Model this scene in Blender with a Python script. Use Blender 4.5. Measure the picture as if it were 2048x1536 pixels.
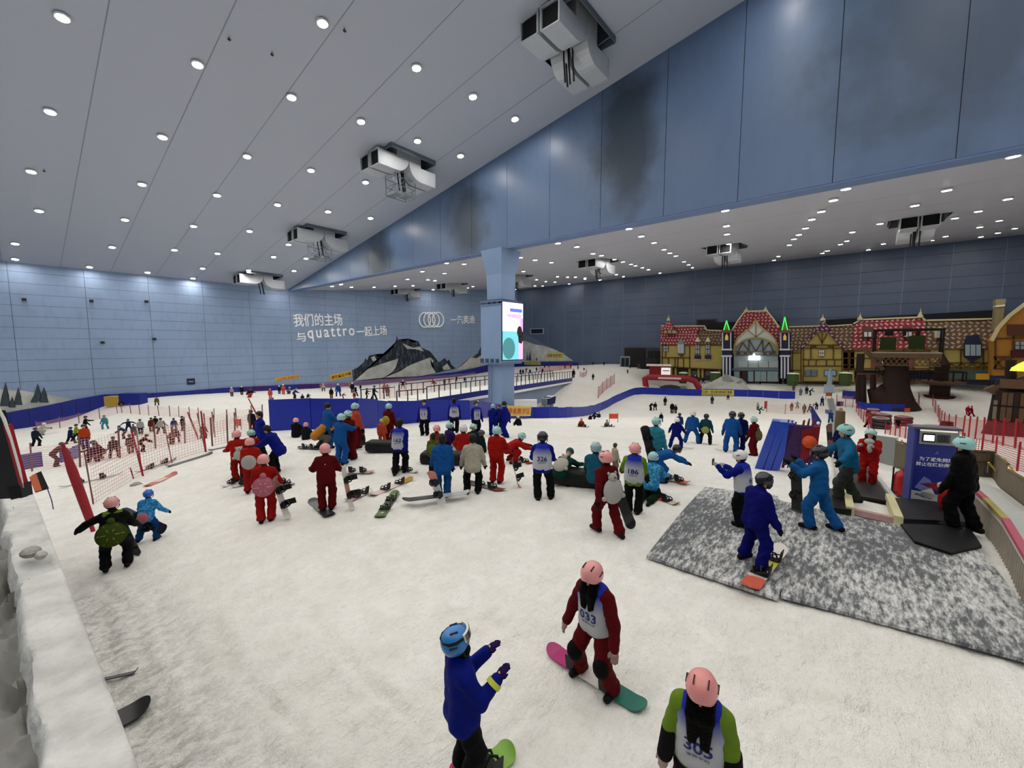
import bpy, bmesh, math, random
import numpy as np
from mathutils import Vector, Matrix
from mathutils.bvhtree import BVHTree

random.seed(7); np.random.seed(7)
SC = bpy.context.scene
for o in list(bpy.data.objects): bpy.data.objects.remove(o)
COL = SC.collection

# ------------------------------------------------------------------ camera, world, exposure
# Room axes: X runs across the hall (right and away), Y runs down the hall (left and away).
FPX = 831.0
PITCH = math.atan(78.0 / FPX)
AZ = math.radians(39.9)
CAMZ = 4.4
Fv = np.array([math.cos(AZ), math.sin(AZ), 0.0])
Rv = np.array([Fv[1], -Fv[0], 0.0])
Zv = np.array([0.0, 0.0, 1.0])
FW = math.cos(PITCH) * Fv - math.sin(PITCH) * Zv
UP = math.cos(PITCH) * Zv + math.sin(PITCH) * Fv
CAMP = np.array([0.0, 0.0, CAMZ])
cam = bpy.data.cameras.new('camera'); cam.sensor_width = 36.0; cam.lens = 36.0 * FPX / 2048.0
cam.clip_start = 0.05; cam.clip_end = 600.0
camo = bpy.data.objects.new('camera', cam); COL.objects.link(camo)
camo.matrix_world = Matrix(((Rv[0], UP[0], -FW[0], 0), (Rv[1], UP[1], -FW[1], 0), (Rv[2], UP[2], -FW[2], CAMZ), (0, 0, 0, 1)))
SC.camera = camo

world = bpy.data.worlds.new('world'); SC.world = world; world.use_nodes = True
world.node_tree.nodes['Background'].inputs[0].default_value = (0.6, 0.65, 0.75, 1)
world.node_tree.nodes['Background'].inputs[1].default_value = 0.05
SC.view_settings.view_transform = 'Standard'; SC.view_settings.look = 'None'
SC.view_settings.gamma = 1.0; SC.view_settings.use_curve_mapping = False
SC.view_settings.exposure = 0.0
LAMP = 240.0          # radiance of the ceiling floodlight lenses

try:        # plain diffuse hall: few bounces are enough
    SC.cycles.diffuse_bounces = 3; SC.cycles.max_bounces = 5; SC.cycles.adaptive_threshold = .1; SC.cycles.transparent_max_bounces = 4; SC.cycles.use_light_tree = False
except Exception: pass
# ------------------------------------------------------------------ measuring helpers
def ray(u, v): return (u - 1024) / FPX * Rv - (v - 768) / FPX * UP + FW
def proj(P):
    d = np.array(P, float) - CAMP; z = d @ FW
    return 1024 + FPX * (d @ Rv) / z, 768 - FPX * (d @ UP) / z
def onplane(u, v, ax, val):
    r = ray(u, v); return CAMP + r * ((val - CAMP[ax]) / r[ax])
def onz(u, v, z): return onplane(u, v, 2, z)
def atd(u, v, d):
    r = ray(u, v); return CAMP + r * (d / (r @ Fv))
def fdist(P): return float((np.array(P, float) - CAMP) @ Fv)
def meter(P, px): return px * fdist(P) / FPX

# ------------------------------------------------------------------ materials
def lin(c):
    if isinstance(c, str):
        c = c.lstrip('#'); c = [int(c[i:i + 2], 16) / 255 for i in (0, 2, 4)]
    return tuple(x / 12.92 if x <= .04045 else ((x + .055) / 1.055) ** 2.4 for x in c)
MC = {}
def mat(c, rough=.6, metal=0., emit=0., spec=.3, bump=0., bscale=30., var=0., key=None):
    k = key or (c, rough, metal, emit, spec, bump, bscale, var)
    if k in MC: return MC[k]
    m = bpy.data.materials.new('paint_' + str(c).strip('#')); m.use_nodes = True
    nt = m.node_tree; b = nt.nodes['Principled BSDF']
    col = lin(c) + (1,)
    b.inputs['Base Color'].default_value = col
    b.inputs['Roughness'].default_value = rough; b.inputs['Metallic'].default_value = metal
    b.inputs['Specular IOR Level'].default_value = spec
    if emit:
        b.inputs['Emission Color'].default_value = col; b.inputs['Emission Strength'].default_value = emit; m.cycles.emission_sampling = 'NONE'
    if bump or var:
        tc = nt.nodes.new('ShaderNodeTexCoord'); n = nt.nodes.new('ShaderNodeTexNoise')
        n.inputs['Scale'].default_value = bscale; n.inputs['Detail'].default_value = 2
        nt.links.new(tc.outputs['Object'], n.inputs['Vector'])
        if bump:
            bp = nt.nodes.new('ShaderNodeBump'); bp.inputs['Strength'].default_value = bump; bp.inputs['Distance'].default_value = .03
            nt.links.new(n.outputs['Fac'], bp.inputs['Height']); nt.links.new(bp.outputs['Normal'], b.inputs['Normal'])
        if var:
            mx = nt.nodes.new('ShaderNodeMix'); mx.data_type = 'RGBA'
            mx.inputs['A'].default_value = tuple(x * (1 - var) for x in col[:3]) + (1,)
            mx.inputs['B'].default_value = tuple(min(1, x * (1 + var)) for x in col[:3]) + (1,)
            nt.links.new(n.outputs['Fac'], mx.inputs['Factor']); nt.links.new(mx.outputs['Result'], b.inputs['Base Color'])
    MC[k] = m; return m

class NT:
    """small helper to write node materials"""
    def __init__(s, name, rough=.6, spec=.3):
        s.m = bpy.data.materials.new(name); s.m.use_nodes = True; s.t = s.m.node_tree; s.b = s.t.nodes['Principled BSDF']
        s.b.inputs['Roughness'].default_value = rough; s.b.inputs['Specular IOR Level'].default_value = spec
    def n(s, typ, **kw):
        x = s.t.nodes.new('ShaderNode' + typ)
        for k, v in kw.items():
            if k.startswith('i_'): x.inputs[k[2:].replace('_', ' ')].default_value = v
            else: setattr(x, k, v)
        return x
    def l(s, a, b): s.t.links.new(a, b)
    def math(s, op, a, b=None, clamp=False):
        x = s.n('Math', operation=op, use_clamp=clamp)
        for i, q in enumerate((a, b)):
            if q is None: continue
            if hasattr(q, 'links'): s.l(q, x.inputs[i])
            else: x.inputs[i].default_value = q
        return x.outputs[0]
    def mix(s, f, a, b):
        x = s.n('Mix', data_type='RGBA')
        for nm, q in (('Factor', f), ('A', a), ('B', b)):
            if hasattr(q, 'links'): s.l(q, x.inputs[nm])
            elif nm == 'Factor': x.inputs[nm].default_value = q
            else: x.inputs[nm].default_value = (lin(q) + (1,)) if isinstance(q, str) else tuple(q) + (1,)
        return x.outputs['Result']
    def coord(s, kind='Object'): return s.n('TexCoord').outputs[kind]
    def noise(s, scale, detail=4, vec=None, rough=.5):
        x = s.n('TexNoise'); x.inputs['Scale'].default_value = scale; x.inputs['Detail'].default_value = detail; x.inputs['Roughness'].default_value = rough
        s.l(vec if vec is not None else s.coord(), x.inputs['Vector']); return x.outputs['Fac']
    def ramp(s, f, a, b):
        x = s.n('MapRange', clamp=True); s.l(f, x.inputs[0]); x.inputs[1].default_value = a; x.inputs[2].default_value = b
        return x.outputs[0]
    def base(s, q): s.l(q, s.b.inputs['Base Color'])
    def bump(s, h, strength=.5, dist=.03):
        x = s.n('Bump'); x.inputs['Strength'].default_value = strength; x.inputs['Distance'].default_value = dist
        s.l(h, x.inputs['Height']); s.l(x.outputs['Normal'], s.b.inputs['Normal'])
    def scaled(s, vec, sc):
        x = s.n('Mapping'); x.inputs['Scale'].default_value = sc; s.l(vec, x.inputs['Vector']); return x.outputs[0]

# ------------------------------------------------------------------ mesh helpers
class MB:
    def __init__(s): s.v = []; s.f = []; s.m = []
    def add(s, vs, fs, mi=0):
        o = len(s.v); s.v += [tuple(float(c) for c in p) for p in vs]; s.f += [tuple(i + o for i in f) for f in fs]; s.m += [mi] * len(fs); return s
    def box(s, c, d, ax=None, mi=0):
        """box centred at c with full sizes d; ax = 3 axis vectors"""
        ax = ax if ax is not None else np.eye(3); c = np.array(c, float); h = np.array(d, float) / 2
        vs = [c + sx * h[0] * np.array(ax[0]) + sy * h[1] * np.array(ax[1]) + sz * h[2] * np.array(ax[2]) for sz in (-1, 1) for sy in (-1, 1) for sx in (-1, 1)]
        return s.add(vs, [(0, 2, 3, 1), (4, 5, 7, 6), (0, 1, 5, 4), (2, 6, 7, 3), (0, 4, 6, 2), (1, 3, 7, 5)], mi)
    def bx(s, x0, x1, y0, y1, z0, z1, mi=0):
        return s.box(((x0 + x1) / 2, (y0 + y1) / 2, (z0 + z1) / 2), (abs(x1 - x0), abs(y1 - y0), abs(z1 - z0)), None, mi)
    def beam(s, a, b, w, h, up=(0, 0, 1), mi=0):
        a = np.array(a, float); b = np.array(b, float); d = b - a; L = np.linalg.norm(d); d = d / max(L, 1e-9)
        u = np.array(up, float); r = np.cross(d, u)
        if np.linalg.norm(r) < 1e-4: r = np.cross(d, (1, 0, 0))
        r /= np.linalg.norm(r); u = np.cross(r, d)
        return s.box((a + b) / 2, (L, w, h), (d, r, u), mi)
    def tube(s, pts, rad, n=8, mi=0, cap=True):
        pts = [np.array(p, float) for p in pts]
        if not hasattr(rad, '__len__'): rad = [rad] * len(pts)
        vs = []; fs = []; prev = None
        for i, p in enumerate(pts):
            d = pts[min(i + 1, len(pts) - 1)] - pts[max(i - 1, 0)]; d = d / max(np.linalg.norm(d), 1e-9)
            if prev is None:
                r = np.cross(d, (0, 0, 1))
                if np.linalg.norm(r) < 1e-3: r = np.cross(d, (1, 0, 0))
            else: r = prev - d * (prev @ d)
            r = r / np.linalg.norm(r); prev = r; q = np.cross(d, r)
            for k in range(n):
                a = 2 * math.pi * k / n; vs.append(p + rad[i] * (math.cos(a) * r + math.sin(a) * q))
        for i in range(len(pts) - 1):
            for k in range(n):
                a = i * n + k; b = i * n + (k + 1) % n; fs.append((a, b, b + n, a + n))
        if cap: fs.append(tuple(range(n - 1, -1, -1))); fs.append(tuple(range((len(pts) - 1) * n, len(pts) * n)))
        return s.add(vs, fs, mi)
    def lathe(s, prof, n=20, c=(0, 0, 0), mi=0):
        vs = []; fs = []
        for r, z in prof:
            for k in range(n):
                a = 2 * math.pi * k / n; vs.append((c[0] + r * math.cos(a), c[1] + r * math.sin(a), c[2] + z))
        for i in range(len(prof) - 1):
            for k in range(n):
                a = i * n + k; b = i * n + (k + 1) % n; fs.append((a, b, b + n, a + n))
        fs.append(tuple(range(n - 1, -1, -1))); fs.append(tuple(range((len(prof) - 1) * n, len(prof) * n)))
        return s.add(vs, fs, mi)
    def prism(s, front, off, mi=0):
        """polygon (3D points) extruded by vector off"""
        f = [np.array(p, float) for p in front]; n = len(f); o = np.array(off, float)
        return s.add(f + [p + o for p in f], [tuple(range(n)), tuple(range(2 * n - 1, n - 1, -1))] + [(i, n + i, n + (i + 1) % n, (i + 1) % n) for i in range(n)], mi)
    def quad(s, a, b, c, d, mi=0): return s.add([a, b, c, d], [(0, 1, 2, 3)], mi)
    def ell(s, c, r, n=12, mi=0, ax=None):
        ax = np.array(ax) if ax is not None else np.eye(3); vs = []; fs = []; m = n // 2 + 1
        for i in range(m + 1):
            t = math.pi * i / m
            for k in range(n):
                a = 2 * math.pi * k / n
                q = np.array((math.sin(t) * math.cos(a) * r[0], math.sin(t) * math.sin(a) * r[1], math.cos(t) * r[2])); vs.append(np.array(c) + q @ ax)
        for i in range(m):
            for k in range(n):
                a = i * n + k; b = i * n + (k + 1) % n; fs.append((a, a + n, b + n, b))
        return s.add(vs, fs, mi)
    def mesh(s, name, smooth=False):
        me = bpy.data.meshes.new(name); me.from_pydata(s.v, [], s.f); me.update()
        if any(s.m): me.polygons.foreach_set('material_index', s.m)
        bm = bmesh.new(); bm.from_mesh(me); bmesh.ops.recalc_face_normals(bm, faces=bm.faces); bm.to_mesh(me); bm.free()
        if smooth:
            me.polygons.foreach_set('use_smooth', [True] * len(me.polygons))
            try: me.set_sharp_from_angle(angle=math.radians(50))
            except Exception: pass
        return me

def link(name, me, mats=None, parent=None, loc=None, rz=None, **props):
    o = bpy.data.objects.new(name, me)
    if mats is not None and me is not None and not len(me.materials):
        for m in (mats if isinstance(mats, (list, tuple)) else [mats]): me.materials.append(m)
    COL.objects.link(o)
    if parent is not None: o.parent = parent
    if loc is not None: o.location = Vector([float(q) for q in loc])
    if rz is not None: o.rotation_euler = (0, 0, rz)
    for k, v in props.items(): o[k] = v
    return o
def build(name, mb, mats, parent=None, smooth=False, **kw): return link(name, mb.mesh(name, smooth), mats, parent, **kw)
def thing(name, label, cat, loc=(0, 0, 0), rz=0., group=None):
    o = link(name, None, None, None, loc, rz); o['label'] = label; o['category'] = cat
    if group: o['group'] = group
    o.empty_display_size = .2
    return o
def copy_tree(o, parent=None):
    c = o.copy(); COL.objects.link(c)
    if parent is not None: c.parent = parent
    for ch in o.children: copy_tree(ch, c)
    return c
def setm(o, world):
    o.matrix_world = world
def frame(origin, xdir, ydir, zdir):
    return Matrix(((xdir[0], ydir[0], zdir[0], origin[0]), (xdir[1], ydir[1], zdir[1], origin[1]), (xdir[2], ydir[2], zdir[2], origin[2]), (0, 0, 0, 1)))
TXT = {}
def text_mesh(body, size=1., depth=0., bold=0.):
    """lettering as a mesh in the XY plane, centred on its bounding box"""
    k = (body, size, depth, bold)
    if k in TXT: return TXT[k]
    c = bpy.data.curves.new('lettering', 'FONT'); c.body = body; c.size = size; c.extrude = depth; c.offset = bold; c.resolution_u = 3; c.space_character = 1.3 if body == 'quattro' else 1.0
    o = bpy.data.objects.new('lettering', c); COL.objects.link(o)
    bpy.context.view_layer.update(); dg = bpy.context.evaluated_depsgraph_get()
    me = bpy.data.meshes.new_from_object(o.evaluated_get(dg)); bpy.data.objects.remove(o); bpy.data.curves.remove(c)
    n = len(me.vertices); a = np.empty(n * 3, 'f'); me.vertices.foreach_get('co', a); a = a.reshape(-1, 3)
    if n:
        mid = (a.max(0) + a.min(0)) / 2; a[:, 0] -= mid[0]; a[:, 1] -= mid[1]
        me.vertices.foreach_set('co', a.ravel()); me.update()
    TXT[k] = me; return me
def text_dim(me):
    a = np.empty(len(me.vertices) * 3, 'f'); me.vertices.foreach_get('co', a); a = a.reshape(-1, 3); return a.max(0) - a.min(0)
def text_on(body, name, m, origin, xdir, ydir, width=None, height=None, parent=None, bold=0., depth=0.):
    me0 = text_mesh(body, 1., depth, bold); d = text_dim(me0); me = me0.copy(); me.materials.clear(); me.materials.append(m)
    sx = (width / d[0]) if width else height / d[1]; sy = (height / d[1]) if height else sx
    x = np.array(xdir, float); y = np.array(ydir, float); z = np.cross(x, y)
    a = np.empty(len(me.vertices) * 3, 'f'); me.vertices.foreach_get('co', a); a = a.reshape(-1, 3)
    a = a[:, :1] * sx * x + a[:, 1:2] * sy * y + a[:, 2:] * z + np.array(origin)
    me.vertices.foreach_set('co', a.ravel().astype('f')); me.update()
    return link(name, me, None, parent)
# ------------------------------------------------------------------ terrain (snow floor)
CTRL = np.array([(0, 0, 0), (2, 4, 0), (4.4, 2.2, .15), (1, 11, -.1), (3.5, 10.4, .25), (5, 9.8, .3), (7, 13, .3), (7.7, 16, .3), (9.8, 15, .25), (8.5, 8.5, .3),
 (8.6, 4, .5), (9.1, 1.5, .6), (10.5, -1.5, .75), (11.3, 0, .75), (15, -.5, .35), (14, 15.8, 0), (15.5, 15.5, -.2), (19.2, 3.5, -.15), (23, 6.5, -.85), (9, 24.5, -.3),
 (12.8, 21.5, -.4), (17.7, 25.4, -1.4), (2, 15, -.3), (6, -6, .5), (12, -8, .6), (-6, -6, 0), (-10, 10, -.5), (-30, -30, 0), (30, -30, -.5),
 (38, 33, -4.6), (48, 33.4, -6), (68, 39, -8.6), (78, 40, -8.9), (95, 40, -7.6), (112, 31, -7.4), (111, 12, -7.4), (65, 22, -6.7), (75, 27, -8.4), (86, 21, -8.2), (88, 34, -8.8),
 (100, 9, -8.4), (65, 2, -5.6), (59, -1, -4.8), (96, -15, -7), (88, 5, -7.4), (118, 42, -6.0), (118, 30, -5.6), (118, 19, -5.0), (118, 8, -4.8), (118, -10, -4.2), (118, -18, -4.6), (119, -30, -4.6), (120, 54, -3.0), (60, -30, -4), (90, -50, -6),
 (.6, 53.7, -4.3), (3, 61, -5.5), (7, 75, -6.5), (12, 65, -6.1), (1.2, 41, -3.4), (-8, 40, -3.4), (-20, 60, -6), (12.6, 40, -2.6), (13.4, 58, -5.2), (25, 87.5, -5), (30, 82, -5), (27, 52, -2.8), (42, 74, -5.2),
 (33, 56, -3.3), (28, 45, -2.4), (48, 67.5, -4.8), (94, 52, -4.6), (107, 85, -5.1), (0, 103, -9), (6, 103, -8), (9.6, 103, -6.5), (16, 103, -5.6), (28, 103, -5.7), (40, 103, -6.1), (57, 103, -6.5),
 (72, 103, -6.4), (94, 103, -6.2), (111, 103, -5.1), (126.8, 99, -3.8), (126.8, 87, -3.2), (126.8, 77, -2.8), (126.8, 60, -1.8), (-40, 103, -9), (46, 42, -6.5), (57, 47, -7.2), (70, 50, -7.0), (84, 55, -4.8), (60, 62, -5.0), (75, 72, -5.3), (26.5, 28, -2.4)], float)
def _fit():
    X = CTRL[:, :2]; n = len(X); c2 = 9.0
    D = np.sqrt(((X[:, None] - X[None]) ** 2).sum(-1) + c2); Q = np.c_[np.ones(n), X]
    A = np.block([[D + np.eye(n) * -.05, Q], [Q.T, np.zeros((3, 3))]]); w = np.linalg.solve(A, np.r_[CTRL[:, 2], 0, 0, 0]); return X, w, c2
_X, _W, _C2 = _fit()
def ground_arr(x, y):
    x = np.asarray(x, float).ravel(); y = np.asarray(y, float).ravel(); out = np.empty(len(x))
    for i in range(0, len(x), 20000):
        a = x[i:i + 20000]; b = y[i:i + 20000]
        D = np.sqrt((a[:, None] - _X[:, 0]) ** 2 + (b[:, None] - _X[:, 1]) ** 2 + _C2)
        out[i:i + 20000] = D @ _W[:-3] + _W[-3] + _W[-2] * a + _W[-1] * b
    return out
def ground(x, y): return float(ground_arr([x], [y])[0])
def hit(u, v):
    """where the sight line through a photo pixel meets the snow"""
    r = ray(u, v); t = np.concatenate([np.linspace(1.5, 30, 400), np.linspace(30.1, 170, 900)])
    P = CAMP + t[:, None] * r; s = P[:, 2] - ground_arr(P[:, 0], P[:, 1]); k = np.argmax(s < 0)
    if s[k] >= 0: k = len(t) - 1
    a, b = t[max(k - 1, 0)], t[k]
    for _ in range(25):
        m = (a + b) / 2; p = CAMP + m * r
        if p[2] > ground(p[0], p[1]): a = m
        else: b = m
    p = CAMP + a * r; return np.array((p[0], p[1], ground(p[0], p[1])))

XB, XF, YA = 42.27, 126.8, 103.23            # beam wall, far wall, end wall
XL, YR = -40.0, -60.0                        # unseen sides of the hall
def zc1(y): return 33.77 + (9.37 - y) * .1745        # sloping main ceiling
def zc2(x): return 17.15 + (x - XB) * .1006          # second ceiling

def snow_material():
    s = NT('snow', .75, .25); co = s.coord('Object')
    big = s.noise(.25, 1, co); mid = s.noise(2.2, 3, co, .6)
    st = s.noise(5.0, 4, s.scaled(co, (1.0, 1.5, 1.0)), .75)
    sep = s.n('SeparateXYZ'); s.l(co, sep.inputs[0])
    # trodden dirty band along the ledge and by the conveyor
    b1 = s.ramp(s.math('ADD', s.math('ADD', sep.outputs[0], s.math('MULTIPLY', sep.outputs[1], .09)), s.math('MULTIPLY', big, 1.2)), 3.1, 1.6)
    b1 = s.math('MULTIPLY', b1, s.ramp(sep.outputs[1], 13.0, 9.5))
    dirt = s.math('MULTIPLY', b1, s.ramp(st, .42, .62))
    grain = s.ramp(mid, .35, .75)
    c0 = s.mix(grain, '#e6e4dd', '#f3f2ee')
    c0 = s.mix(s.math('MULTIPLY', s.ramp(big, .45, .75), .35), c0, '#dcd8cf')
    scuff_shade = s.ramp(s.noise(9, 3, s.scaled(co, (1, 1.8, 1)), .75), .52, .70)
    c0 = s.mix(s.math('MULTIPLY', scuff_shade, .22), c0, '#b3afa8')  # shade of scuffs and tracks painted into the snow colour as grey flecks
    c1 = s.mix(s.math('MULTIPLY', dirt, .75), c0, '#8f8a86')
    s.base(c1)
    h = s.math('ADD', s.math('MULTIPLY', mid, .6), s.math('MULTIPLY', st, .85))
    s.bump(h, .8, .10)
    return s.m
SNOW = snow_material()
SNOWP = mat('#f0efea', .8, bump=.5, bscale=8)
def grid_axis(lo, hi, mid, step0, g):
    out = [mid]; s = step0
    while out[-1] < hi: out.append(out[-1] + s); s *= g
    s = step0
    while out[0] > lo: out.insert(0, out[0] - s); s *= g
    out[0] = lo; out[-1] = hi; return np.array(out)
def fine_axis(lo, hi, a, b, step, g):
    core = list(np.arange(a, b, step)); s = step
    while core[-1] < hi: s *= g; core.append(core[-1] + s)
    s = step
    while core[0] > lo: s *= g; core.insert(0, core[0] - s)
    core[0] = lo; core[-1] = hi; return np.array(core)
gx = fine_axis(XL, XF, -1, 13, .07, 1.03); gy = fine_axis(YR, YA, -2, 13, .07, 1.03)
GX, GY = np.meshgrid(gx, gy, indexing='ij'); GZ = ground_arr(GX, GY).reshape(GX.shape)
def vnoise(x, y, s, seed):
    rs = np.random.RandomState(seed); T = rs.rand(256, 256); fx = x * s; fy = y * s; ix = np.floor(fx).astype(int); iy = np.floor(fy).astype(int)
    tx = fx - ix; ty = fy - iy; tx = tx * tx * (3 - 2 * tx); ty = ty * ty * (3 - 2 * ty); g = lambda a, b: T[a % 256, b % 256]
    return (g(ix, iy) * (1 - tx) + g(ix + 1, iy) * tx) * (1 - ty) + (g(ix, iy + 1) * (1 - tx) + g(ix + 1, iy + 1) * tx) * ty
lump = (vnoise(GX, GY, 1.7, 1) - .5) * .045 + (vnoise(GX, GY, .6, 2) - .5) * .06
near = np.clip(1.3 - np.hypot(GX - 5, GY - 5) / 16, 0, 1)
scuff = (vnoise(GX + .3 * GY, GY * 1.6, 3.6, 11) - .5) * .035 + (vnoise(GX * 1.3, GY, 7.0, 12) - .5) * .030
GZ = GZ + lump + scuff * near
for pa_, pb_ in (((700, 1310), (900, 1536)), ((560, 1180), (800, 1420)), ((1180, 1440), (1420, 1536)), ((1300, 1400), (1700, 1536)), ((180, 1130), (340, 1380)), ((420, 1250), (640, 1536)), ((980, 1090), (1200, 1230)), ((760, 1120), (1000, 1260)), ((1240, 1100), (1480, 1330)), ((1500, 1380), (1900, 1480)), ((620, 1340), (560, 1536))):
    A_, B_ = hit(*pa_)[:2], hit(*pb_)[:2]; dv = B_ - A_; tt = np.clip(((GX - A_[0]) * dv[0] + (GY - A_[1]) * dv[1]) / (dv @ dv), 0, 1); wob = .06 * np.sin(GX * 2.1 + GY * 1.7)
    ds = np.hypot(GX - A_[0] - tt * dv[0] + wob, GY - A_[1] - tt * dv[1] + wob); GZ = GZ - .035 * np.exp(-(ds / .07) ** 2) + .018 * np.exp(-((ds - .16) / .07) ** 2)
nx, ny = GX.shape
idx = np.arange(nx * ny).reshape(nx, ny)
fq = np.stack([idx[:-1, :-1], idx[1:, :-1], idx[1:, 1:], idx[:-1, 1:]], -1).reshape(-1, 4)
me = bpy.data.meshes.new('floor'); me.from_pydata(np.stack([GX, GY, GZ], -1).reshape(-1, 3).tolist(), [], fq.tolist())
me.polygons.foreach_set('use_smooth', [True] * len(me.polygons))
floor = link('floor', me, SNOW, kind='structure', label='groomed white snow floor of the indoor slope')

# ------------------------------------------------------------------ hall shell
def wall_blue(name, c0, c1, stains=None, rough=.42):
    s = NT(name, rough, .35); co = s.n('NewGeometry').outputs['Position']; nz = s.noise(.12, 1, co); nf = s.noise(1.5, 2, s.scaled(co, (1, 1, .25)))
    c = s.mix(s.ramp(nz, .3, .7), c0, c1); c = s.mix(s.math('MULTIPLY', s.ramp(nf, .5, .8), .12), c, '#3a4152')
    if stains:
        sep = s.n('SeparateXYZ'); s.l(co, sep.inputs[0]); wob = s.noise(.35, 3, co)
        for (y, z, ry, rz, a) in stains:
            dy = s.math('DIVIDE', s.math('SUBTRACT', sep.outputs[1], y), ry); dz = s.math('DIVIDE', s.math('SUBTRACT', sep.outputs[2], z), rz)
            r = s.math('SQRT', s.math('ADD', s.math('MULTIPLY', dy, dy), s.math('MULTIPLY', dz, dz)))
            r = s.math('ADD', r, s.math('MULTIPLY', s.math('SUBTRACT', wob, .5), 1.1))
            c = s.mix(s.math('MULTIPLY', s.ramp(r, 1.15, .45), a), c, '#2f383d')
    s.base(c); return s.m
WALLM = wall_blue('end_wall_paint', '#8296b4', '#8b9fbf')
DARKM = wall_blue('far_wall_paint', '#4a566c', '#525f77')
stn = []
for (u, v, ry, rz, a) in [(1250, 280, 4.2, 8.0, .8), (935, 440, 4.4, 6.5, .8), (758, 515, 4.6, 4.6, .8), (1930, 30, 9.0, 9.0, .55)]:
    p = onplane(u, v, 0, XB); stn.append((p[1], p[2], ry, rz, a))
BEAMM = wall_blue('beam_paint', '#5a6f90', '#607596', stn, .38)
CEILM = mat('#a6acbb', .5)
SEAM = mat('#4a5262', .8)

# end wall with the lettering, made of long cladding panels
w = link('wall_left', MB().bx(XL, XF + .5, YA + .12, YA + .6, -14, 27).mesh('wall_left'), SEAM, kind='structure', label='pale blue panelled end wall with white lettering')
xs = [XL] + [XB - 8.4 * k for k in range(9, 0, -1)] + [XB] + [XB + 8.45 * k for k in range(1, 11)]
pc = {}
zrow = np.arange(-12, 26.5, 1.75)
for i in range(len(xs) - 1):
    if xs[i + 1] < -12: continue
    for z in zrow:
        top = 17.15 if xs[i + 1] <= XB + .1 else zc2(xs[i + 1])
        if z > top + .5: continue
        wd = round(xs[i + 1] - xs[i] - .05, 2)
        if wd not in pc: pc[wd] = MB().bx(0, wd, 0, .14, 0, 1.71).mesh('panel'); pc[wd].materials.append(WALLM)
        link('panel', pc[wd], None, w, (xs[i] + .025, YA, z))
# far wall
w2 = link('wall_far', MB().bx(XF + .12, XF + .6, YR, YA + .3, -14, 27).mesh('wall_far'), SEAM, kind='structure', label='dark slate blue panelled far wall behind the village')
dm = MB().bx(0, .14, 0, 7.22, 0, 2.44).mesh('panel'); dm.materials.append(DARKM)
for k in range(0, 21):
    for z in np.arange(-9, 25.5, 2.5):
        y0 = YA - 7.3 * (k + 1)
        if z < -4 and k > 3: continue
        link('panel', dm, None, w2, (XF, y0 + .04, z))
rib = MB().bx(0, .1, -.06, .06, -9, 25.4).mesh('cover_strip'); rib.materials.append(mat('#6d7a93', .5))
for k in range(1, 20): link('cover_strip', rib, None, w2, (XF - .06, YA - 7.3 * k, 0))
# beam wall between the two ceilings
bw = link('wall_beam', MB().bx(XB + .14, XB + 1.4, YR, YA, 17.2, 45).mesh('wall_beam'), SEAM, kind='structure', label='huge blue upstand wall between the two ceilings')
yj = [YA] + [v for v in (96, 89.2, 82.5, 75.8, 69.1, 62.5, 56, 49.3, 42.7, 36.2, 29.5, 22.75, 15.8, 9.2, 2.5, -4.2, -10.9, -17.6, -24.3)] + [YR]
for i in range(len(yj) - 1):
    y1, y0 = yj[i] - .025, yj[i + 1] + .025
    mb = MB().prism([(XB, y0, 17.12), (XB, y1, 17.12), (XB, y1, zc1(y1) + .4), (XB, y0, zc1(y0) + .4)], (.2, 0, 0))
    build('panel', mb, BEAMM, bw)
build('beam_sill', MB().bx(XB, XB + 1.45, YR, YA, 16.95, 17.1), mat('#5c739b', .5), bw)

# ceilings, built as strips with openings where the duct units come through
HOLES1, HOLES2 = [], []
def rect_from(pts, plane):
    P = np.array([plane(*q) for q in pts]); return P[:, 0].min(), P[:, 0].max(), P[:, 1].min(), P[:, 1].max()
def onc1(u, v):
    r = ray(u, v); t = (33.77 + 9.37 * .1745 - CAMP[2] - .1745 * CAMP[1]) / (r[2] + .1745 * r[1]); return CAMP + t * r
def onc2(u, v):
    r = ray(u, v); t = (17.15 - XB * .1006 - CAMP[2] + .1006 * CAMP[0]) / (r[2] - .1006 * r[0]); return CAMP + t * r
UNITS1 = [onc1(1136, 75), onc1(800, 326), onc1(638, 468), onc1(520, 553)]
UNITS2 = [onc2(1450, 494), onc2(1835, 440), onc2(1195, 522), onc2(905, 568), onc2(812, 579), onc2(1032, 552)]
HX, HY = 3.3, 2.9
def strip(name, x0, x1, y0, y1, zf, holes, parent, m, sx):
    xsn = sorted({x0, x1} | {min(max(q, x0), x1) for h in holes for q in (h[0] - HX, h[0] + HX)})
    ysn = sorted({y0, y1} | {min(max(q, y0), y1) for h in holes for q in (h[1] - HY, h[1] + HY)})
    mb = MB()
    for i in range(len(xsn) - 1):
        for j in range(len(ysn) - 1):
            cx, cy = (xsn[i] + xsn[i + 1]) / 2, (ysn[j] + ysn[j + 1]) / 2
            if any(abs(cx - h[0]) < HX and abs(cy - h[1]) < HY for h in holes): continue
            a = [(xsn[i], ysn[j]), (xsn[i + 1], ysn[j]), (xsn[i + 1], ysn[j + 1]), (xsn[i], ysn[j + 1])]
            mb.quad(*[(p[0], p[1], zf(*p)) for p in a])
    if mb.f: build(name, mb, m, parent)
c1 = link('ceiling', MB().quad(*[(x, y, zc1(y) + 5.5) for x, y in ((XL, YR), (XB + 1, YR), (XB + 1, YA + 1), (XL, YA + 1))]).mesh('ceiling'), SEAM, kind='structure', label='sloping pale grey main ceiling with round floodlights')
xc = [XB, 36.6, 30.2, 24.3, 18.2, 12.1, 6.0, -.2, -6.3, -12.4, -18.5, XL]
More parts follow.
